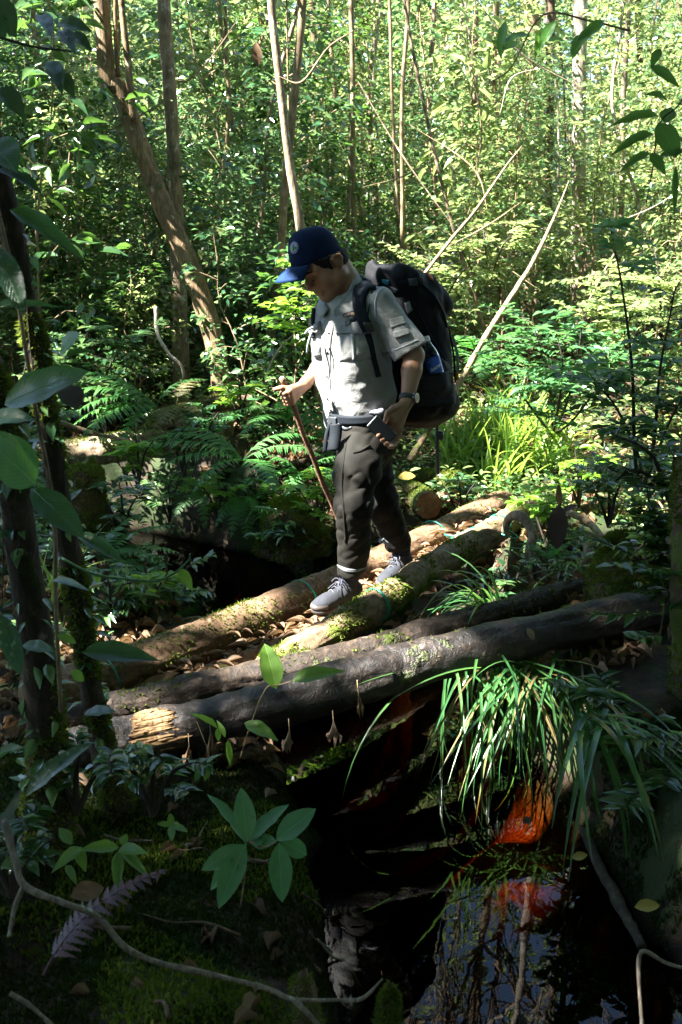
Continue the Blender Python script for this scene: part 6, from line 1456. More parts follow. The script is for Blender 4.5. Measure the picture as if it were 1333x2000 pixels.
# the creeper with big leaves on the trunk at the left
vine('creeper', 'big dark-leaved creeper climbing the trunk at the left picture edge', 'plant', [(120, 1390, 2.3), (110, 1200, 2.3), (105, 1000, 2.25), (70, 800, 2.15), (30, 560, 2.1), (-10, 380, 2.05)],
     [(10, 790, 158, 720, 1.95, 1.85, 0.066, None, None, 20), (70, 945, -20, 850, 2.0, 1.9, 0.099, None, 'broad', -15), (62, 955, 160, 1042, 2.0, 1.9, 0.063, None, None, 10), (150, 1045, 245, 1092, 2.05, 1.98, 0.033, None, 'lance'), (-10, 480, 46, 605, 2.0, 1.9, 0.050, L_BIGSPOT), (-20, 605, 105, 585, 2.0, 1.95, 0.020, None, 'lance'), (-15, 820, 60, 810, 2.0, 1.95, 0.046, None, 'lance'),
      (0, 1200, 42, 1310, 2.05, 1.98, 0.046, L_BIGSPOT, 'broad'), (100, 1138, 165, 1140, 2.15, 2.05, 0.022, L_BIG, 'lance'), (45, 1260, 102, 1268, 2.15, 2.1, 0.033, L_BIG), (165, 1395, 222, 1385, 2.2, 2.15, 0.030, L_BIGSPOT), (50, 1555, 148, 1450, 2.1, 2.05, 0.043, L_BIGSPOT, 'broad'), (118, 690, 150, 650, 2.2, 2.15, 0.050, L_BIG), (125, 700, 178, 678, 2.2, 2.15, 0.020, L_BIG, 'lance'),
      (112, 1240, 150, 1255, 2.2, 2.2, 0.023, L_LIMEB), (140, 1310, 165, 1330, 2.2, 2.2, 0.026, L_LIMEB), (-10, 1490, 30, 1450, 2.1, 2.0, 0.033)], L_BIG, .006, 'oval', B_STEM)
vine('creeper', 'long leaf and curling tendril in front of the pool at the left', 'plant', [(120, 1090, 2.6), (180, 1120, 2.6), (240, 1130, 2.6), (300, 1135, 2.6), (340, 1120, 2.6), (368, 1095, 2.6), (372, 1082, 2.6)],
     [(162, 1275, 305, 1278, 2.45, 2.4, .062, L_BIG, 'lance'), (350, 1110, 378, 1152, 2.6, 2.58, .03, L_LIMEB), (195, 1120, 188, 1140, 2.6, 2.6, .02, L_LIMEB)], L_BIG, .004, 'lance', L_BIG)
vine('leafy_branch', 'dark leafy branch hanging in at the top left corner', 'branch', [(-40, 60, 2.6), (60, 90, 2.7), (140, 100, 2.8)],
     [(-20, 0, 30, 62, 2.5, 2.45, .075, L_DARKB, 'lance'), (80, 30, 100, 58, 2.7, 2.6, .04, L_DARKB), (115, 45, 175, 52, 2.75, 2.7, .045, L_DARKB, 'lance'), (120, 60, 145, 92, 2.75, 2.65, .04, L_DARKB, 'lance'), (140, 65, 178, 92, 2.75, 2.7, .035, L_DARKB, 'lance'), (100, 120, 120, 170, 2.7, 2.6, .045, L_DARKB), (0, 170, 48, 225, 2.5, 2.45, .05, L_DARKB, 'lance'), (115, 140, 145, 185, 2.7, 2.65, .04, L_DARKB, 'lance'), (20, 410, 155, 485, 2.4, 2.3, .05, L_BIG, 'lance'), (-20, 275, 30, 320, 2.4, 2.3, .09, L_BIG), (0, 330, 48, 348, 2.4, 2.35, .03, L_DARKB, 'lance'), (30, 340, 80, 370, 2.4, 2.35, .03, L_DARKB, 'lance'), (-20, 30, 12, 70, 2.4, 2.4, .06, L_DARKB)], L_DARKB, .004, 'lance', B_DARK)
vine('leafy_branch', 'spray of long pinnate leaves hanging in at the upper right edge', 'branch', [(1380, 100, 3.2), (1330, 200, 3.2), (1290, 240, 3.2), (1275, 330, 3.2), (1262, 400, 3.2)],
     [(1288, 228, 1198, 232, 3.2, 3.1, .038), (1278, 262, 1198, 290, 3.2, 3.1, .036), (1272, 300, 1214, 325, 3.2, 3.12, .03), (1285, 240, 1325, 300, 3.2, 3.15, .07, None, 'broad'), (1300, 240, 1312, 205, 3.2, 3.22, .05), (1270, 300, 1302, 338, 3.2, 3.15, .035), (1302, 195, 1265, 178, 3.2, 3.15, .03), (1270, 130, 1330, 165, 3.2, 3.15, .035), (1290, 305, 1345, 290, 3.2, 3.15, .03), (1320, 325, 1318, 420, 3.2, 3.15, .02, None, 'narrow'), (1290, 95, 1272, 130, 3.2, 3.18, .03)], L_MIDB, .003, 'lance', B_DARK)
vine('leafy_branch', 'lit branch of oval leaves reaching across the sky of leaves right of centre', 'branch', [(1230, 60, 5.5), (1150, 40, 5.5), (1060, 30, 5.5), (1000, 130, 5.5), (960, 160, 5.5)],
     [(1180 - 24 * k, 40 + 14 * (k % 4), 1150 - 24 * k + 18 * ((k * 7) % 3 - 1), 75 + 18 * (k % 3), 5.5, 5.4, .055, L_LIMEB if k % 2 else L_MIDB, 'oval', (k * 31) % 50 - 25) for k in range(9)], L_LIMEB, .006, 'oval', B_STEM)
# poles and branches crossing the glade
for nm, lb, pts, rd, mt in (('leaning_pole', 'long pale bare pole leaning right beside the backpack', [(885, 775, 6.9), (950, 655, 7.1), (1000, 578, 7.3), (1045, 505, 7.5), (1085, 420, 7.7), (1112, 352, 7.9)], [.022, .020, .018, .015, .010, .002], B_STEM),
    ('bare_branch', 'thin bare branch rising diagonally from behind the backpack', [(826, 540, 6.6), (880, 470, 6.7), (930, 410, 6.8), (985, 330, 6.9), (1020, 285, 7.0)], [.013, .011, .009, .007, .002], B_STEM),
    ('bare_branch', 'bare forked twig curving below the leaning trunk', [(305, 600, 6.9), (308, 650, 6.85), (330, 690, 6.8), (356, 718, 6.8), (358, 760, 6.8)], [.012, .012, .011, .010, .009], B_PALE),
    ('bare_branch', 'thin pale stick lying in front of the fallen log', [(100, 818, 6.1), (180, 845, 6.05), (240, 858, 6.0), (302, 876, 5.95)], [.014, .013, .010, .006], B_STEM),
    ('bare_branch', 'short bent twig left of the walker\'s right arm', [(520, 728, 6.6), (548, 680, 6.6), (575, 652, 6.6)], [.005, .006, .003], B_PALE),
    ('bare_branch', 'long bare branch behind the grass right of the pack', [(800, 900, 6.3), (850, 820, 6.5), (880, 770, 6.7)], [.022, .020, .018], B_MOSSY),
    ('bare_branch', 'slanting thin branch across the trees above the cap', [(690, 60, 7.5), (640, 95, 7.5), (590, 160, 7.5), (545, 150, 7.5)], [.004, .006, .008, .004], B_STEM),
    ('bare_branch', 'mossy stick lying down the bank into the pool at the right', [(1140, 1620, 2.95), (1170, 1690, 2.8), (1215, 1775, 2.65), (1255, 1850, 2.5)], [.014, .017, .018, .015], B_DARK),
    ('bare_branch', 'bare crooked twig at the lower right edge', [(1350, 1895, 2.0), (1300, 1880, 2.0), (1256, 1858, 2.0), (1248, 1900, 2.0), (1256, 2020, 1.95)], [.004, .005, .006, .006, .005], B_TWIG),
    ('bare_branch', 'long pale crooked twig sweeping across the foreground moss', [(8, 1600, 1.9), (30, 1680, 1.85), (48, 1730, 1.82), (120, 1762, 1.8), (190, 1790, 1.8), (245, 1850, 1.78), (310, 1880, 1.78), (420, 1905, 1.78), (520, 1930, 1.78), (575, 1952, 1.78), (660, 1953, 1.8), (708, 1950, 1.8), (748, 1912, 1.82)], [.009, .009, .010, .009, .0085, .008, .0075, .007, .006, .006, .005, .005, .003], B_TWIG),
    ('bare_branch', 'lower end of a pale twig at the bottom left corner', [(20, 1940, 1.6), (60, 1965, 1.6), (110, 2010, 1.58)], [.006, .006, .006], B_TWIG)):
    q = np.array(pth(pts)); rd = [a_ * (.78 if mt is B_TWIG else 1) for a_ in rd]; t = thing(nm, lb, 'branch', q[0]); V, F = tube_arr(q, rd, 9, 90, rough=.26, rfreq=22); link('wood', MB().add(V - q[0], *F).mesh('wood'), mt, t)
    if 'sweeping' in lb:
        for p2 in ([(48, 1730, 1.82), (30, 1770, 1.8), (18, 1830, 1.76)], [(575, 1952, 1.78), (600, 1978, 1.76), (640, 2020, 1.74)], [(190, 1790, 1.8), (170, 1830, 1.8)]):
            tube('side_twig', pth(p2), [.007, .004], B_TWIG, t, off=q[0], seg=7, n=12, rough=.12, rfreq=14)

_r = np.random.default_rng(91)
for _k in range(34):
    _Y = _r.uniform(7.2, 11.5); _x = _r.uniform(30, 1300); _y = _r.uniform(60, 640); _a = R(_r.uniform(20, 160)); _l = _r.uniform(120, 420) * 7.5 / _Y; _c = _r.normal(0, 22, 2)
    if (500 < _x < 760 and 300 < _y < 800) or abs(math.cos(_a)) < .35: continue
    _p = pth([(_x - _l * .5 * math.cos(_a), _y + _l * .5 * math.sin(_a), _Y), (_x + _c[0], _y + _c[1], _Y + .1), (_x + _l * .5 * math.cos(_a), _y - _l * .5 * math.sin(_a), _Y + .2)])
    _t = thing('thicket_twig', 'thin bare twig slanting through the thicket leaves', 'twig', _p[0], 'bare twigs slanting through the thicket'); V, F = tube_arr(_p, [.0015, _r.uniform(.004, .009), .0015], 6, 22, rough=.15, rfreq=9); link('wood', MB().add(V - _p[0], *F).mesh('wood'), [B_STEM, B_PALE, B_GREY][_k % 3], _t)
# bluish-leaved shrub at the right, its leaves in sprays ---------------------------------------------
def shrub(label, base, stems, nl, L, W_, m, seed, name='shrub', cat='shrub', stem_m=None, spread=.16, tpl=T_LEAF, sep=False):
    r = np.random.default_rng(seed); t = thing(name, label, cat, base); mb = MB(); sb = MB()
    for s in stems:
        q = np.array(pth(s)); V, F = tube_arr(np.vstack([base, q]), np.linspace(.011, .003, len(q) + 1), 6, 26, caps=False); sb.add(V, *F); c = catmull(np.vstack([base, q]), 60)[16:]
        k = nl // len(stems)
        for b in range(max(3, k // 14)):
            b0 = c[int(r.integers(len(c)))]; d = rdir(1, -.15, .45, r)[0]; ln = spread * r.uniform(.6, 1.6); e = b0 + d * ln
            V, F = tube_arr([b0, (b0 + e) / 2 + [0, 0, .01], e], [.003, .0012], 4, 5, caps=False); sb.add(V, *F)
            u = np.linspace(.15, 1, 14); P = b0 + (e - b0) * u[:, None]; sd = unit(np.cross(d, [0, 0, 1.])); sg = np.where(np.arange(14) % 2, 1, -1)[:, None]
            D = sd * sg + d * .5 + r.normal(0, .2, (14, 3)); N = np.array([0, 0, 1.]) + r.normal(0, .25, (14, 3)); z = r.uniform(.7, 1.15, 14)
            place_leaves(mb, P, D, N, L * z, W_ * z, tpl)
    link('stem', sb.mesh('stem', off=base), stem_m or B_DARK, t); link('foliage', mb.mesh('foliage', off=base), m, t); return t
shrub('bluish-green bushy shrub with feathery sprays behind the sunlit grass', ground_at(1080, 850, 5), [[(1075, 760, 6.4), (1055, 680, 6.4), (1040, 620, 6.4)], [(1110, 780, 6.3), (1130, 690, 6.3), (1140, 610, 6.3)], [(1040, 800, 6.4), (990, 720, 6.4), (970, 670, 6.4)], [(1120, 820, 6.2), (1180, 740, 6.2), (1230, 690, 6.1)], [(1090, 800, 6.1), (1100, 720, 6.0), (1090, 660, 6.0)]], 1500, .075, .034, L_BLUE, 3, spread=.26)
shrub('dark-stemmed shrub with sparse leaves at the right picture edge', ground_at(1250, 960, 4.2), [[(1240, 880, 4.6), (1235, 720, 4.6), (1215, 560, 4.6), (1190, 430, 4.6)], [(1275, 880, 4.6), (1290, 720, 4.6), (1320, 560, 4.6)], [(1250, 900, 4.6), (1200, 790, 4.5), (1150, 740, 4.5)], [(1270, 920, 4.4), (1310, 820, 4.4), (1345, 760, 4.4)]], 620, .085, .04, L_BLUE, 4, spread=.20)
shrub('leafy shrub overhanging the mossy stump at the right', at(1300, 960, 3.9), [[(1270, 930, 3.9), (1230, 920, 3.9), (1180, 960, 3.85)], [(1280, 900, 3.9), (1250, 870, 3.9), (1200, 850, 3.9)], [(1310, 1000, 3.8), (1280, 1040, 3.75), (1240, 1080, 3.7)]], 260, .06, .03, L_DARK, 5, spread=.14)
shrub('dark bush filling the right picture edge above the logs', at(1310, 1090, 3.85), [[(1290, 1040, 3.8), (1270, 990, 3.8), (1262, 930, 3.8)], [(1320, 1030, 3.8), (1310, 960, 3.75), (1318, 880, 3.75)], [(1280, 1100, 3.7), (1240, 1090, 3.65)], [(1320, 1120, 3.6), (1300, 1180, 3.5), (1290, 1240, 3.4)]], 520, .07, .032, L_DARK, 41, spread=.16)
for _i, (_x, _y, _Y, _lb, _m) in enumerate([(25, 1720, 2.2, 'dark leafy plant at the left edge above the twig', L_DARK), (150, 1560, 2.5, 'leafy tangle at the foot of the mossy trunk', L_MID), (300, 1560, 2.7, 'low plant on the moss below the splintered end', L_MID)]):
    _p = .16 / _Y * FPX; shrub(_lb, at(_x, _y + 30, _Y), [[(_x - .3 * _p, _y - .4 * _p, _Y), (_x - .6 * _p, _y - .7 * _p, _Y)], [(_x + .3 * _p, _y - .4 * _p, _Y), (_x + .6 * _p, _y - .6 * _p, _Y - .05)], [(_x, _y - .4 * _p, _Y), (_x + .1 * _p, _y - .9 * _p, _Y)]], 84, .055, .024, _m, 300 + _i, name='leafy_plant', cat='plant', spread=.06)
shrub('low leafy plant in the dark gap beside the looping root', at(1000, 1170, 4.55), [[(985, 1140, 4.5), (975, 1110, 4.5)], [(1010, 1130, 4.5), (1020, 1100, 4.5)], [(960, 1160, 4.5), (945, 1140, 4.5)]], 180, .055, .022, L_MID, 6, spread=.08)
shrub('shade plant with paired leaves on the right bank under the black log', at(1180, 1400, 3.45), [[(1160, 1370, 3.4), (1130, 1350, 3.35)], [(1200, 1380, 3.4), (1230, 1370, 3.35)], [(1220, 1430, 3.3), (1260, 1420, 3.25)], [(1210, 1450, 3.3), (1240, 1480, 3.2)]], 240, .09, .036, L_DARK, 7, spread=.12)
shrub('leafy plant at the lower right picture edge above the twig', at(1290, 1560, 3.0), [[(1270, 1500, 3.0), (1240, 1480, 3.0)], [(1310, 1480, 3.0), (1330, 1440, 3.0)], [(1280, 1540, 2.95), (1230, 1560, 2.9)]], 170, .085, .03, L_DARK, 8, spread=.12)
for i, (x, y, Y, lb, m) in enumerate([(640, 700, 7.0, 'sapling with pale lit leaves just left of the walker\'s right hand', L_LIME), (400, 860, 6.3, 'broad-leaved plant rising in front of the brown fern', L_BIG), (470, 800, 6.6, 'leafy plant with pale leaves by the rotten branch log', L_LIME),
     (240, 1030, 5.2, 'small leafy plant right of the mossy stump', L_MID), (330, 990, 6.3, 'low leafy plant on the dark bank behind the pool', L_MID), (560, 1080, 5.6, 'leafy cushion plant on the bank left of the front leg', L_MID), (620, 1010, 5.7, 'small lit plant right beside the walking stick tip', L_LIME), (330, 1180, 4.75, 'leafy plant at the far side of the big log left of the pool', L_MID), (215, 1200, 4.4, 'glossy little plant in the light left of the pool', L_MID), (290, 1195, 4.5, 'sunlit low plant touching the big log', L_LIME), (500, 990, 6.1, 'mossy leafy plant over the pool head', L_DARK), (180, 800, 7.0, 'leafy plant behind the big fern at the left', L_MID), (100, 860, 6.0, 'glossy plant left of the fallen log', L_MID), (270, 920, 5.9, 'lit plant in front of the fallen log', L_LIME), (360, 900, 6.2, 'leafy plant right below the brown fern', L_MID), (430, 1000, 6.0, 'bright little plant at the pool head', L_LIME), (520, 870, 6.5, 'leafy plant between the two ferns by the stick', L_MID), (1130, 960, 5.6, 'lit leafy plant behind the hanging dead leaf', L_LIME), (1190, 1000, 5.0, 'leafy plant above the mossy stump', L_MID), (1070, 1040, 5.1, 'small bright plant beside the looping root', L_LIME), (900, 1000, 6.0, 'leafy plant behind the bridge end', L_MID), (1200, 700, 7.4, 'loose shrub in the glade behind the dark stems', L_BRIGHT), (1290, 640, 7.8, 'bright shrub at the right picture edge of the glade', L_BRIGHT), (850, 640, 8.3, 'shrub with lit leaves right behind the backpack', L_BRIGHT), (950, 560, 8.8, 'bright shrub under the leaning pole', L_BRIGHT)]):
    b = at(x, y + 30, Y); h = .18 if Y < 6.9 else .5
    b = ground_at(x, y + 30, 4.0) if Y > 7 else b
    pxm = h / Y * FPX
    shrub(lb, b, [[(x - .3 * pxm, y - .4 * pxm, Y), (x - .6 * pxm, y - .9 * pxm, Y)], [(x + .2 * pxm, y - .5 * pxm, Y - .05), (x + .5 * pxm, y - 1.0 * pxm, Y - .1)], [(x, y - .5 * pxm, Y), (x - .1 * pxm, y - 1.3 * pxm, Y)]], 170 if Y < 6.9 else 420, .075 if Y < 6.9 else .09, .03 if Y < 6.9 else .042, m, 100 + i, name='leafy_plant' if Y < 6.9 else 'shrub', cat='plant' if Y < 6.9 else 'shrub', spread=h * .6)

_r = np.random.default_rng(17)
for _k in range(16):
    _g = on_ground(_r.uniform(-.75, .0), _r.uniform(1.7, 2.9), .012); _a = _r.uniform(0, 6.28); _l = _r.uniform(.08, .32); _d = np.array([math.cos(_a), math.sin(_a) * .6, 0]) * _l
    _p = [on_ground(*(_g + _d * u)[:2], .010 + .02 * _r.random()) for u in (-.5, -.1, .2, .5)]; _t = thing('fallen_twig', 'short fallen twig lying on the dark moss of the near bank', 'twig', _p[0], 'fallen twigs on the near bank'); V, F = tube_arr(np.array(_p) + _r.normal(0, .006, (4, 3)), [_r.uniform(.003, .007), .002], 6, 16, rough=.2, rfreq=20); link('wood', MB().add(V - _p[0], *F).mesh('wood'), [B_TWIG, B_BROWN][_k % 2], _t)
# dead leaves one can pick out ----------------------------------------------------------------------
def dead(label, bx, by, tx, ty, Y0, Y1, w, m=L_DEAD, kind='oval', roll=0, stem=None):
    t = thing('dead_leaf', label, 'leaf', at(bx, by, Y0)); leaf_obj(t, at(bx, by, Y0), at(tx, ty, Y1), w, m, kind, roll=roll, name='leaf_blade')
    if stem: tube('leaf_stalk', pth(stem), .0018, B_STEM, t, off=t.location, seg=5, n=10)
dead('big dark dead leaf hanging upright right of the bridge end', 1092, 985, 1088, 1076, 4.35, 4.32, .088, L_DEADDK, 'broad', 0, [(1092, 945, 4.36), (1091, 965, 4.36), (1092, 990, 4.35)])
dead('small curled dead leaf beside the big hanging one', 1100, 998, 1128, 985, 4.34, 4.32, .03, L_DEADDK)
dead('brown folded leaf tip above the big hanging dead leaf', 1092, 988, 1092, 945, 4.36, 4.36, .03, L_DEAD)
dead('curled brown dead leaf hanging at the root by the gap', 1042, 1092, 1052, 1150, 4.55, 4.5, .03, L_DEADDK)
for lb, x, y, y1, w in (('pale dead leaf hanging under the black log below its knot', 652, 1410, 1452, .045), ('dead leaf hanging just left of the one below the knot', 566, 1426, 1470, .034), ('thin dead leaf hanging against the black log', 700, 1350, 1398, .022), ('crumpled dead leaf beside the splintered end', 412, 1430, 1485, .035), ('shrivelled dead leaf under the splintered end', 370, 1455, 1500, .03)):
    t = thing('dead_leaf', lb, 'leaf', at(x, y, 3.18)); _r = np.random.default_rng(x); H_ = np.linalg.norm(at(x, y1, 3.18) - at(x, y, 3.18)); nu_, nv_ = 10, 9; P = np.zeros((nu_, nv_, 3)); ph_ = _r.random(4) * 6
    for i_ in range(nu_):
        u_ = i_ / (nu_ - 1); ww = w * 1.5 * (.06 + .9 * u_ ** 1.1) * (1 if i_ < nu_ - 1 else .8)
        for j_ in range(nv_):
            v_ = j_ / (nv_ - 1) - .5; ed = 1 + .25 * math.sin(j_ * 2.3 + ph_[0]) * u_ + _r.normal() * .05
            P[i_, j_] = at(x, y, 3.18) + np.array([v_ * ww + .01 * u_ * math.sin(ph_[1]), .018 * u_ * math.cos(v_ * 14 + ph_[2]) + .006 * math.sin(u_ * 9 + ph_[3]), -H_ * u_ * ed * (1 - .5 * abs(v_) * (u_ > .7))])
    link('leaf_blade', sheet(P, np.tile([0, -1., 0], (nu_, nv_, 1)), .0005, .0005, 'leaf_blade', t.location), L_DEAD, t); tube('leaf_stalk', pth([(x - 2, y - 22, 3.21), (x - 1, y - 8, 3.19), (x, y + 3, 3.18)]), .0015, B_STEM, t, off=t.location, seg=5, n=10)
dead('large curled brown leaf on the bridge at the left', 272, 1352, 332, 1312, 3.72, 3.80, .05, L_DEAD, 'lance', 15)
dead('yellowish leaf on the pale log behind the seedling', 500, 1340, 528, 1322, 3.60, 3.62, .04, L_YELLOW)
dead('curled leaf on the black log at its right part', 1030, 1226, 1044, 1250, 3.66, 3.64, .03, L_DEAD)
dead('fallen pale leaf on the litter by the stubby log', 778, 932, 812, 928, 6.0, 6.0, .06, L_YELLOW)
dead('tan leaf lying by the yellow-green seedling', 138, 1752, 205, 1730, 2.2, 2.25, .055, L_DEAD)
dead('yellow leaf floating at the right of the pool', 1240, 1772, 1290, 1766, 2.62, 2.62, .04, L_YELLOW)
dead('small yellow leaf at the pool edge beside the mossy stick', 1118, 1676, 1148, 1668, 2.88, 2.88, .03, L_YELLOW)
dead('brown leaf on the lit silt of the pool', 1022, 1608, 1038, 1596, 3.06, 3.08, .03, L_DEAD)
dead('rust-coloured leaf hanging in the crown between the slender trunks', 504, 128, 500, 78, 7.0, 7.0, .07, L_DEAD, 'lance')
dead('brown leaf hanging by the creeper at the left', 130, 752, 150, 795, 2.3, 2.25, .06, L_DEADDK)

# loose ground cover: litter and small green plants nobody could count ---------------------------------
def on_terrain(n, y0, y1, r, xr=1.0, xf=None):
    y = r.uniform(y0, y1, n); x = (0.36 * y + .8) * r.uniform(-1, 1, n) * xr
    d, hw, sd = stream_dist(x, y); k = d > hw + .12
    x, y, sd = x[k], y[k], sd[k]; z = gz(x, y); k = z > ZW + .03; return np.stack([x, y, z], -1)[k], sd[k]
r = np.random.default_rng(77); T_CURL = leaf_template(4, .45, .45, .35, 1.0); T_FLAT = leaf_template(5, .45, .2, .12, 1.0)
P, sd = on_terrain(26000, 1.3, 13, r); P = P[(P[:, 1] > 3.3) | (r.random(len(P)) < .05)]; P = P[fbm(P * np.array([1.7, 1.7, 0]) + 31, 2) > -.35]; P[:, 2] += r.uniform(.002, .02, len(P)); N = r.normal(0, .35, (len(P), 3)) + [0, 0, 1]; s = r.uniform(.6, 1.3, len(P)); mb = MB()
place_leaves(mb, P, rdir(len(P), -.2, .25, r), N, .07 * s, .028 * s, T_CURL); tag(link('leaf_litter', mb.mesh('leaf_litter'), L_DEAD), 'brown fallen leaves strewn over the forest floor', 'leaf litter', kind='stuff')
# litter on the bridge between the logs
ca2 = catmull([at(330, 1345, 3.66), at(560, 1255, 4.05), at(760, 1140, 4.66), at(960, 1014, 5.7)], 200); q = ca2[r.integers(200, size=260)] + r.normal(0, .03, (260, 3)) * [1, 1, 0]; q[:, 2] += .058 + r.uniform(-.008, .008, 260)
mb = MB(); place_leaves(mb, q, rdir(260, -.15, .15, r), r.normal(0, .25, (260, 3)) + [0, 0, 1], r.uniform(.03, .10, 260), r.uniform(.008, .026, 260), T_FLAT); tag(link('leaf_litter', mb.mesh('leaf_litter'), L_DEAD), 'dead leaves and bark bits caught between the bridge logs', 'leaf litter', kind='stuff')
def rosettes(n, y0, y1, m, L, W_, h, label, seed, keep=None, k=9):
    r = np.random.default_rng(seed); P, sd = on_terrain(n, y0, y1, r)
    if keep is not None: P = P[keep(P, sd)]
    nz = fbm(P * np.array([1.3, 1.3, 0]) + seed, 2); P = P[nz > -.15]; n = len(P); C = np.repeat(P, k, 0) + r.normal(0, .06, (n * k, 3)) * [1, 1, 0]; C[:, 2] += r.uniform(.01, h, n * k)
    D = rdir(n * k, -.1, .7, r); N = r.normal(0, .4, (n * k, 3)) + [0, 0, 1]; s = r.uniform(.5, 1.3, n * k); mb = MB(); place_leaves(mb, C, D, N, L * s, W_ * s, T_ROUND)
    tag(link('undergrowth', mb.mesh('undergrowth'), m), label, 'undergrowth', kind='stuff')
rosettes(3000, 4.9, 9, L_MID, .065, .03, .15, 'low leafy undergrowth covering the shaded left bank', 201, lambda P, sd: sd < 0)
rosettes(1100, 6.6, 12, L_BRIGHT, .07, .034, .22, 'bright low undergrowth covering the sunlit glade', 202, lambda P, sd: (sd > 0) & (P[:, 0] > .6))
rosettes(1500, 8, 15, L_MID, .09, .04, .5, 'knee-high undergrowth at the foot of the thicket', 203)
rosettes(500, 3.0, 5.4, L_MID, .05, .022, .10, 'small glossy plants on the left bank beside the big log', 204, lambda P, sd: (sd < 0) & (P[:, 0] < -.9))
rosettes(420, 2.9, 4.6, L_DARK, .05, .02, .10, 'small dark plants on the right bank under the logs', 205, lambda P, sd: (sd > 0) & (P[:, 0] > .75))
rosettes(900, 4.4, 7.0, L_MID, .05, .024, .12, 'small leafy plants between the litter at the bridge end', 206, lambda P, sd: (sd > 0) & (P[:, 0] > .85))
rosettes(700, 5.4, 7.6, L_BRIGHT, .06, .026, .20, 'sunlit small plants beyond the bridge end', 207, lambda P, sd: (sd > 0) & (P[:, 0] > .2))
# moss carpet shoots with the shade of the banks darkened into their colour
M_MOSS_SHADED = leaf_mat('moss_shoots_shaded', [(0.0, (0.003, 0.008, 0.001)), (0.5, (0.008, 0.017, 0.002)), (1.0, (0.02, 0.034, 0.004))], (0.08, 0.13, 0.012), 0.25, 0.85, 0.15)
def carpet(x0, x1, y0, y1, n, label, seed, size=.014, thr=-.05, mt=None):
    r = np.random.default_rng(seed); x = r.uniform(x0, x1, n); y = r.uniform(y0, y1, n); d, hw, _ = stream_dist(x, y); P = np.stack([x, y, gz(x, y)], -1); k = (P[:, 2] > ZW + .015) & (fbm(P * 2.5 + seed, 3) > thr); P = P[k]; m = len(P)
    D = unit(r.normal(0, .5, (m, 3)) + [0, 0, 1]); T = unit(np.cross(D, r.normal(0, 1, (m, 3)))); s = size * r.uniform(.5, 1.4, (m, 1)); V = np.stack([P - T * s * .35 - [0, 0, .004], P + T * s * .35 - [0, 0, .004], P + D * s], 1).reshape(-1, 3)
    tag(link('moss_carpet', mesh_np('moss_carpet', V, [np.arange(m * 3).reshape(-1, 3)], False), mt or M_MOSS_SHADED), label, 'moss', kind='stuff')
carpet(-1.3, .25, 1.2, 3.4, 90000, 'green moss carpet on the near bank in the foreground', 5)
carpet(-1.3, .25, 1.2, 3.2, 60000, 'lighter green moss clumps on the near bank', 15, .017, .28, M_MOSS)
carpet(.6, 1.5, 2.2, 4.4, 50000, 'shade-darkened moss on the right bank of the pool', 6, .018)
carpet(-1.8, .4, 5.0, 7.0, 50000, 'moss on the far bank round the pool head', 7, .022)
B_EDGE = bark_mat('bark_edge', (0.012, 0.009, 0.006), (0.045, 0.032, 0.02), (0.12, 0.085, 0.05), moss=.55, moss_col=(0.03, 0.045, 0.006), lichen=.3)
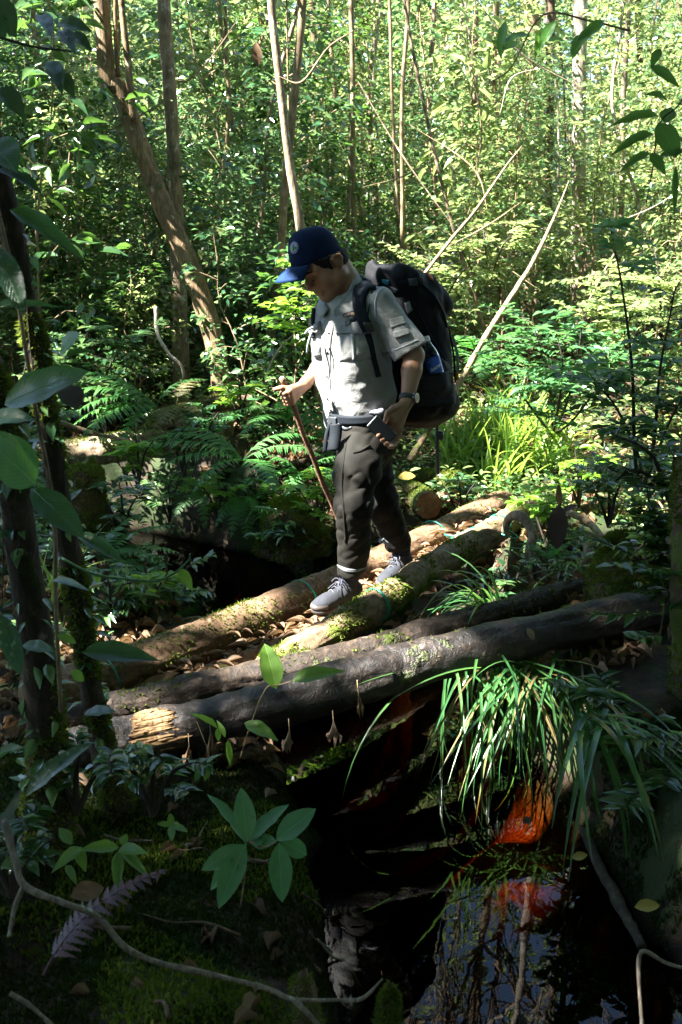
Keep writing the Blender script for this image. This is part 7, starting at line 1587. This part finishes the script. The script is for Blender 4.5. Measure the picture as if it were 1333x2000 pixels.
# left trunks with moss
for lb, pts, rr, Y, nm in (('moss-grown leaning trunk at the left edge, wrapped by the creeper', [(232, 1590, 2.95), (200, 1450, 2.9), (172, 1300, 2.85), (140, 1100, 2.8), (108, 920, 2.75), (70, 680, 2.7), (30, 480, 2.65), (-12, 300, 2.6), (-60, 0, 2.6), (-90, -400, 2.7)], [.052, .036, .031, .031, .030, .029, .028, .027, .026, .022], 0, 9000),
                     ('thick dark mossy trunk base in the lower left corner', [(90, 1640, 2.55), (92, 1450, 2.5), (70, 1250, 2.45), (40, 1050, 2.4), (10, 850, 2.35), (-50, 600, 2.35), (-90, 200, 2.4)], [.08, .048, .042, .038, .035, .032, .03], 0, 8000)):
    q = np.array(pth(pts)); t = thing('mossy_tree', lb, 'tree', q[0]); V, F = tube_arr(q, rr, 16, 70, rough=.16, rfreq=6); link('trunk', MB().add(V - q[0], *F).mesh('trunk'), B_EDGE, t)
    mb = fuzz(V, F[0], nm, lambda p, nn: (fbm(p * 5, 3) + .35 * sstep(1.0, -.2, p[:, 2]) + .2 * nn[:, 0]) > .25, .014, np.random.default_rng(31)); tag(link('moss', mb.mesh('moss', False, off=q[0]), M_MOSS, t), kind='stuff')
    _r = np.random.default_rng(int(pts[0][0])); _i = _r.integers(5 * 16, len(V) - 20 * 16, 90); _pc = V[_i]; _n = unit(_pc - catmull(q, 70)[np.minimum(_i // 16, 69)]); mb = MB(); _s = _r.uniform(.5, 1.3, 90)
    place_leaves(mb, _pc, _n + _r.normal(0, .5, (90, 3)) + [0, 0, -.35], _n * .4 + [0, 0, 1] + _r.normal(0, .3, (90, 3)), .055 * _s, .026 * _s, T_LEAF); link('epiphyte_leaves', mb.mesh('epiphyte_leaves', off=q[0]), L_MID, t)
    for _k in range(5):
        _j = int(_r.integers(20, 55)) * 16 + int(_r.integers(16)); _a0 = V[_j]; tube('hanging_rootlet', [_a0, _a0 + [.02 * _r.normal(), -.02, -.15], _a0 + [.04 * _r.normal(), -.03, -.38]], [.0022, .0012], B_DARK, t, off=q[0], seg=5, n=12)
    c = q[-1] + [0, 0, 5.0]; cp_ = c + rng.normal(0, .9, (1600, 3)); cp_ = cp_[~blocks_spot(cp_)]; mb = MB()
    if 'creeper' in lb:                                    # a leafy bough added out of view to keep the walker's cap in shade
        hc_ = CC + CF * .05 + np.array([0, 0, .04]); bc = hc_ + SN * 3.4; bq = bc + np.random.default_rng(3).normal(0, .066, (100, 3)); cp_ = np.vstack([cp_, bq])
        V, F = tube_arr([q[-2], (q[-2] + bc) / 2 + [0, 0, .3], bc], [.02, .008], 6, 14); link('added_bough', MB().add(V - q[0], *F).mesh('added_bough'), B_MOSSY, t)
    place_leaves(mb, cp_, rdir(len(cp_), -.5, .3), rng.normal(0, .4, (len(cp_), 3)) + [0, 0, 1], .16, .08); link('crown', mb.mesh('crown', off=q[0]), L_CANOPY, t)
# mossy root knob at the bottom, moss cushion on the dark logs
b = at(605, 2040, 1.95); stump('mossy_root', 'mossy root knob at the bottom edge of the picture', b, at(590, 1905, 2.0), .035, .026, 1200, seed=12, m=B_MOSSY, cat='root', size=.01)
b = at(755, 2030, 2.05); stump('moss_cushion', 'upright moss cushion beside the root knob at the pool', b, at(762, 1935, 2.1), .03, .02, 2500, seed=13, m=B_MOSSY, cat='moss', thr=-.6, size=.012)
b = at(1112, 1212, 3.95); stump('moss_cushion', 'bright moss cushion between the two dark logs at the right', b, at(1118, 1188, 3.97), .05, .03, 3000, seed=14, m=B_MOSSY, cat='moss', thr=-.6, size=.014)
b = at(570, 1040, 5.75); stump('moss_cushion', 'mossy hummock on the bank left of the walker\'s leg', b, at(560, 975, 5.85), .16, .10, 7000, seed=15, m=B_MOSSY, cat='moss', thr=-.5, size=.02)
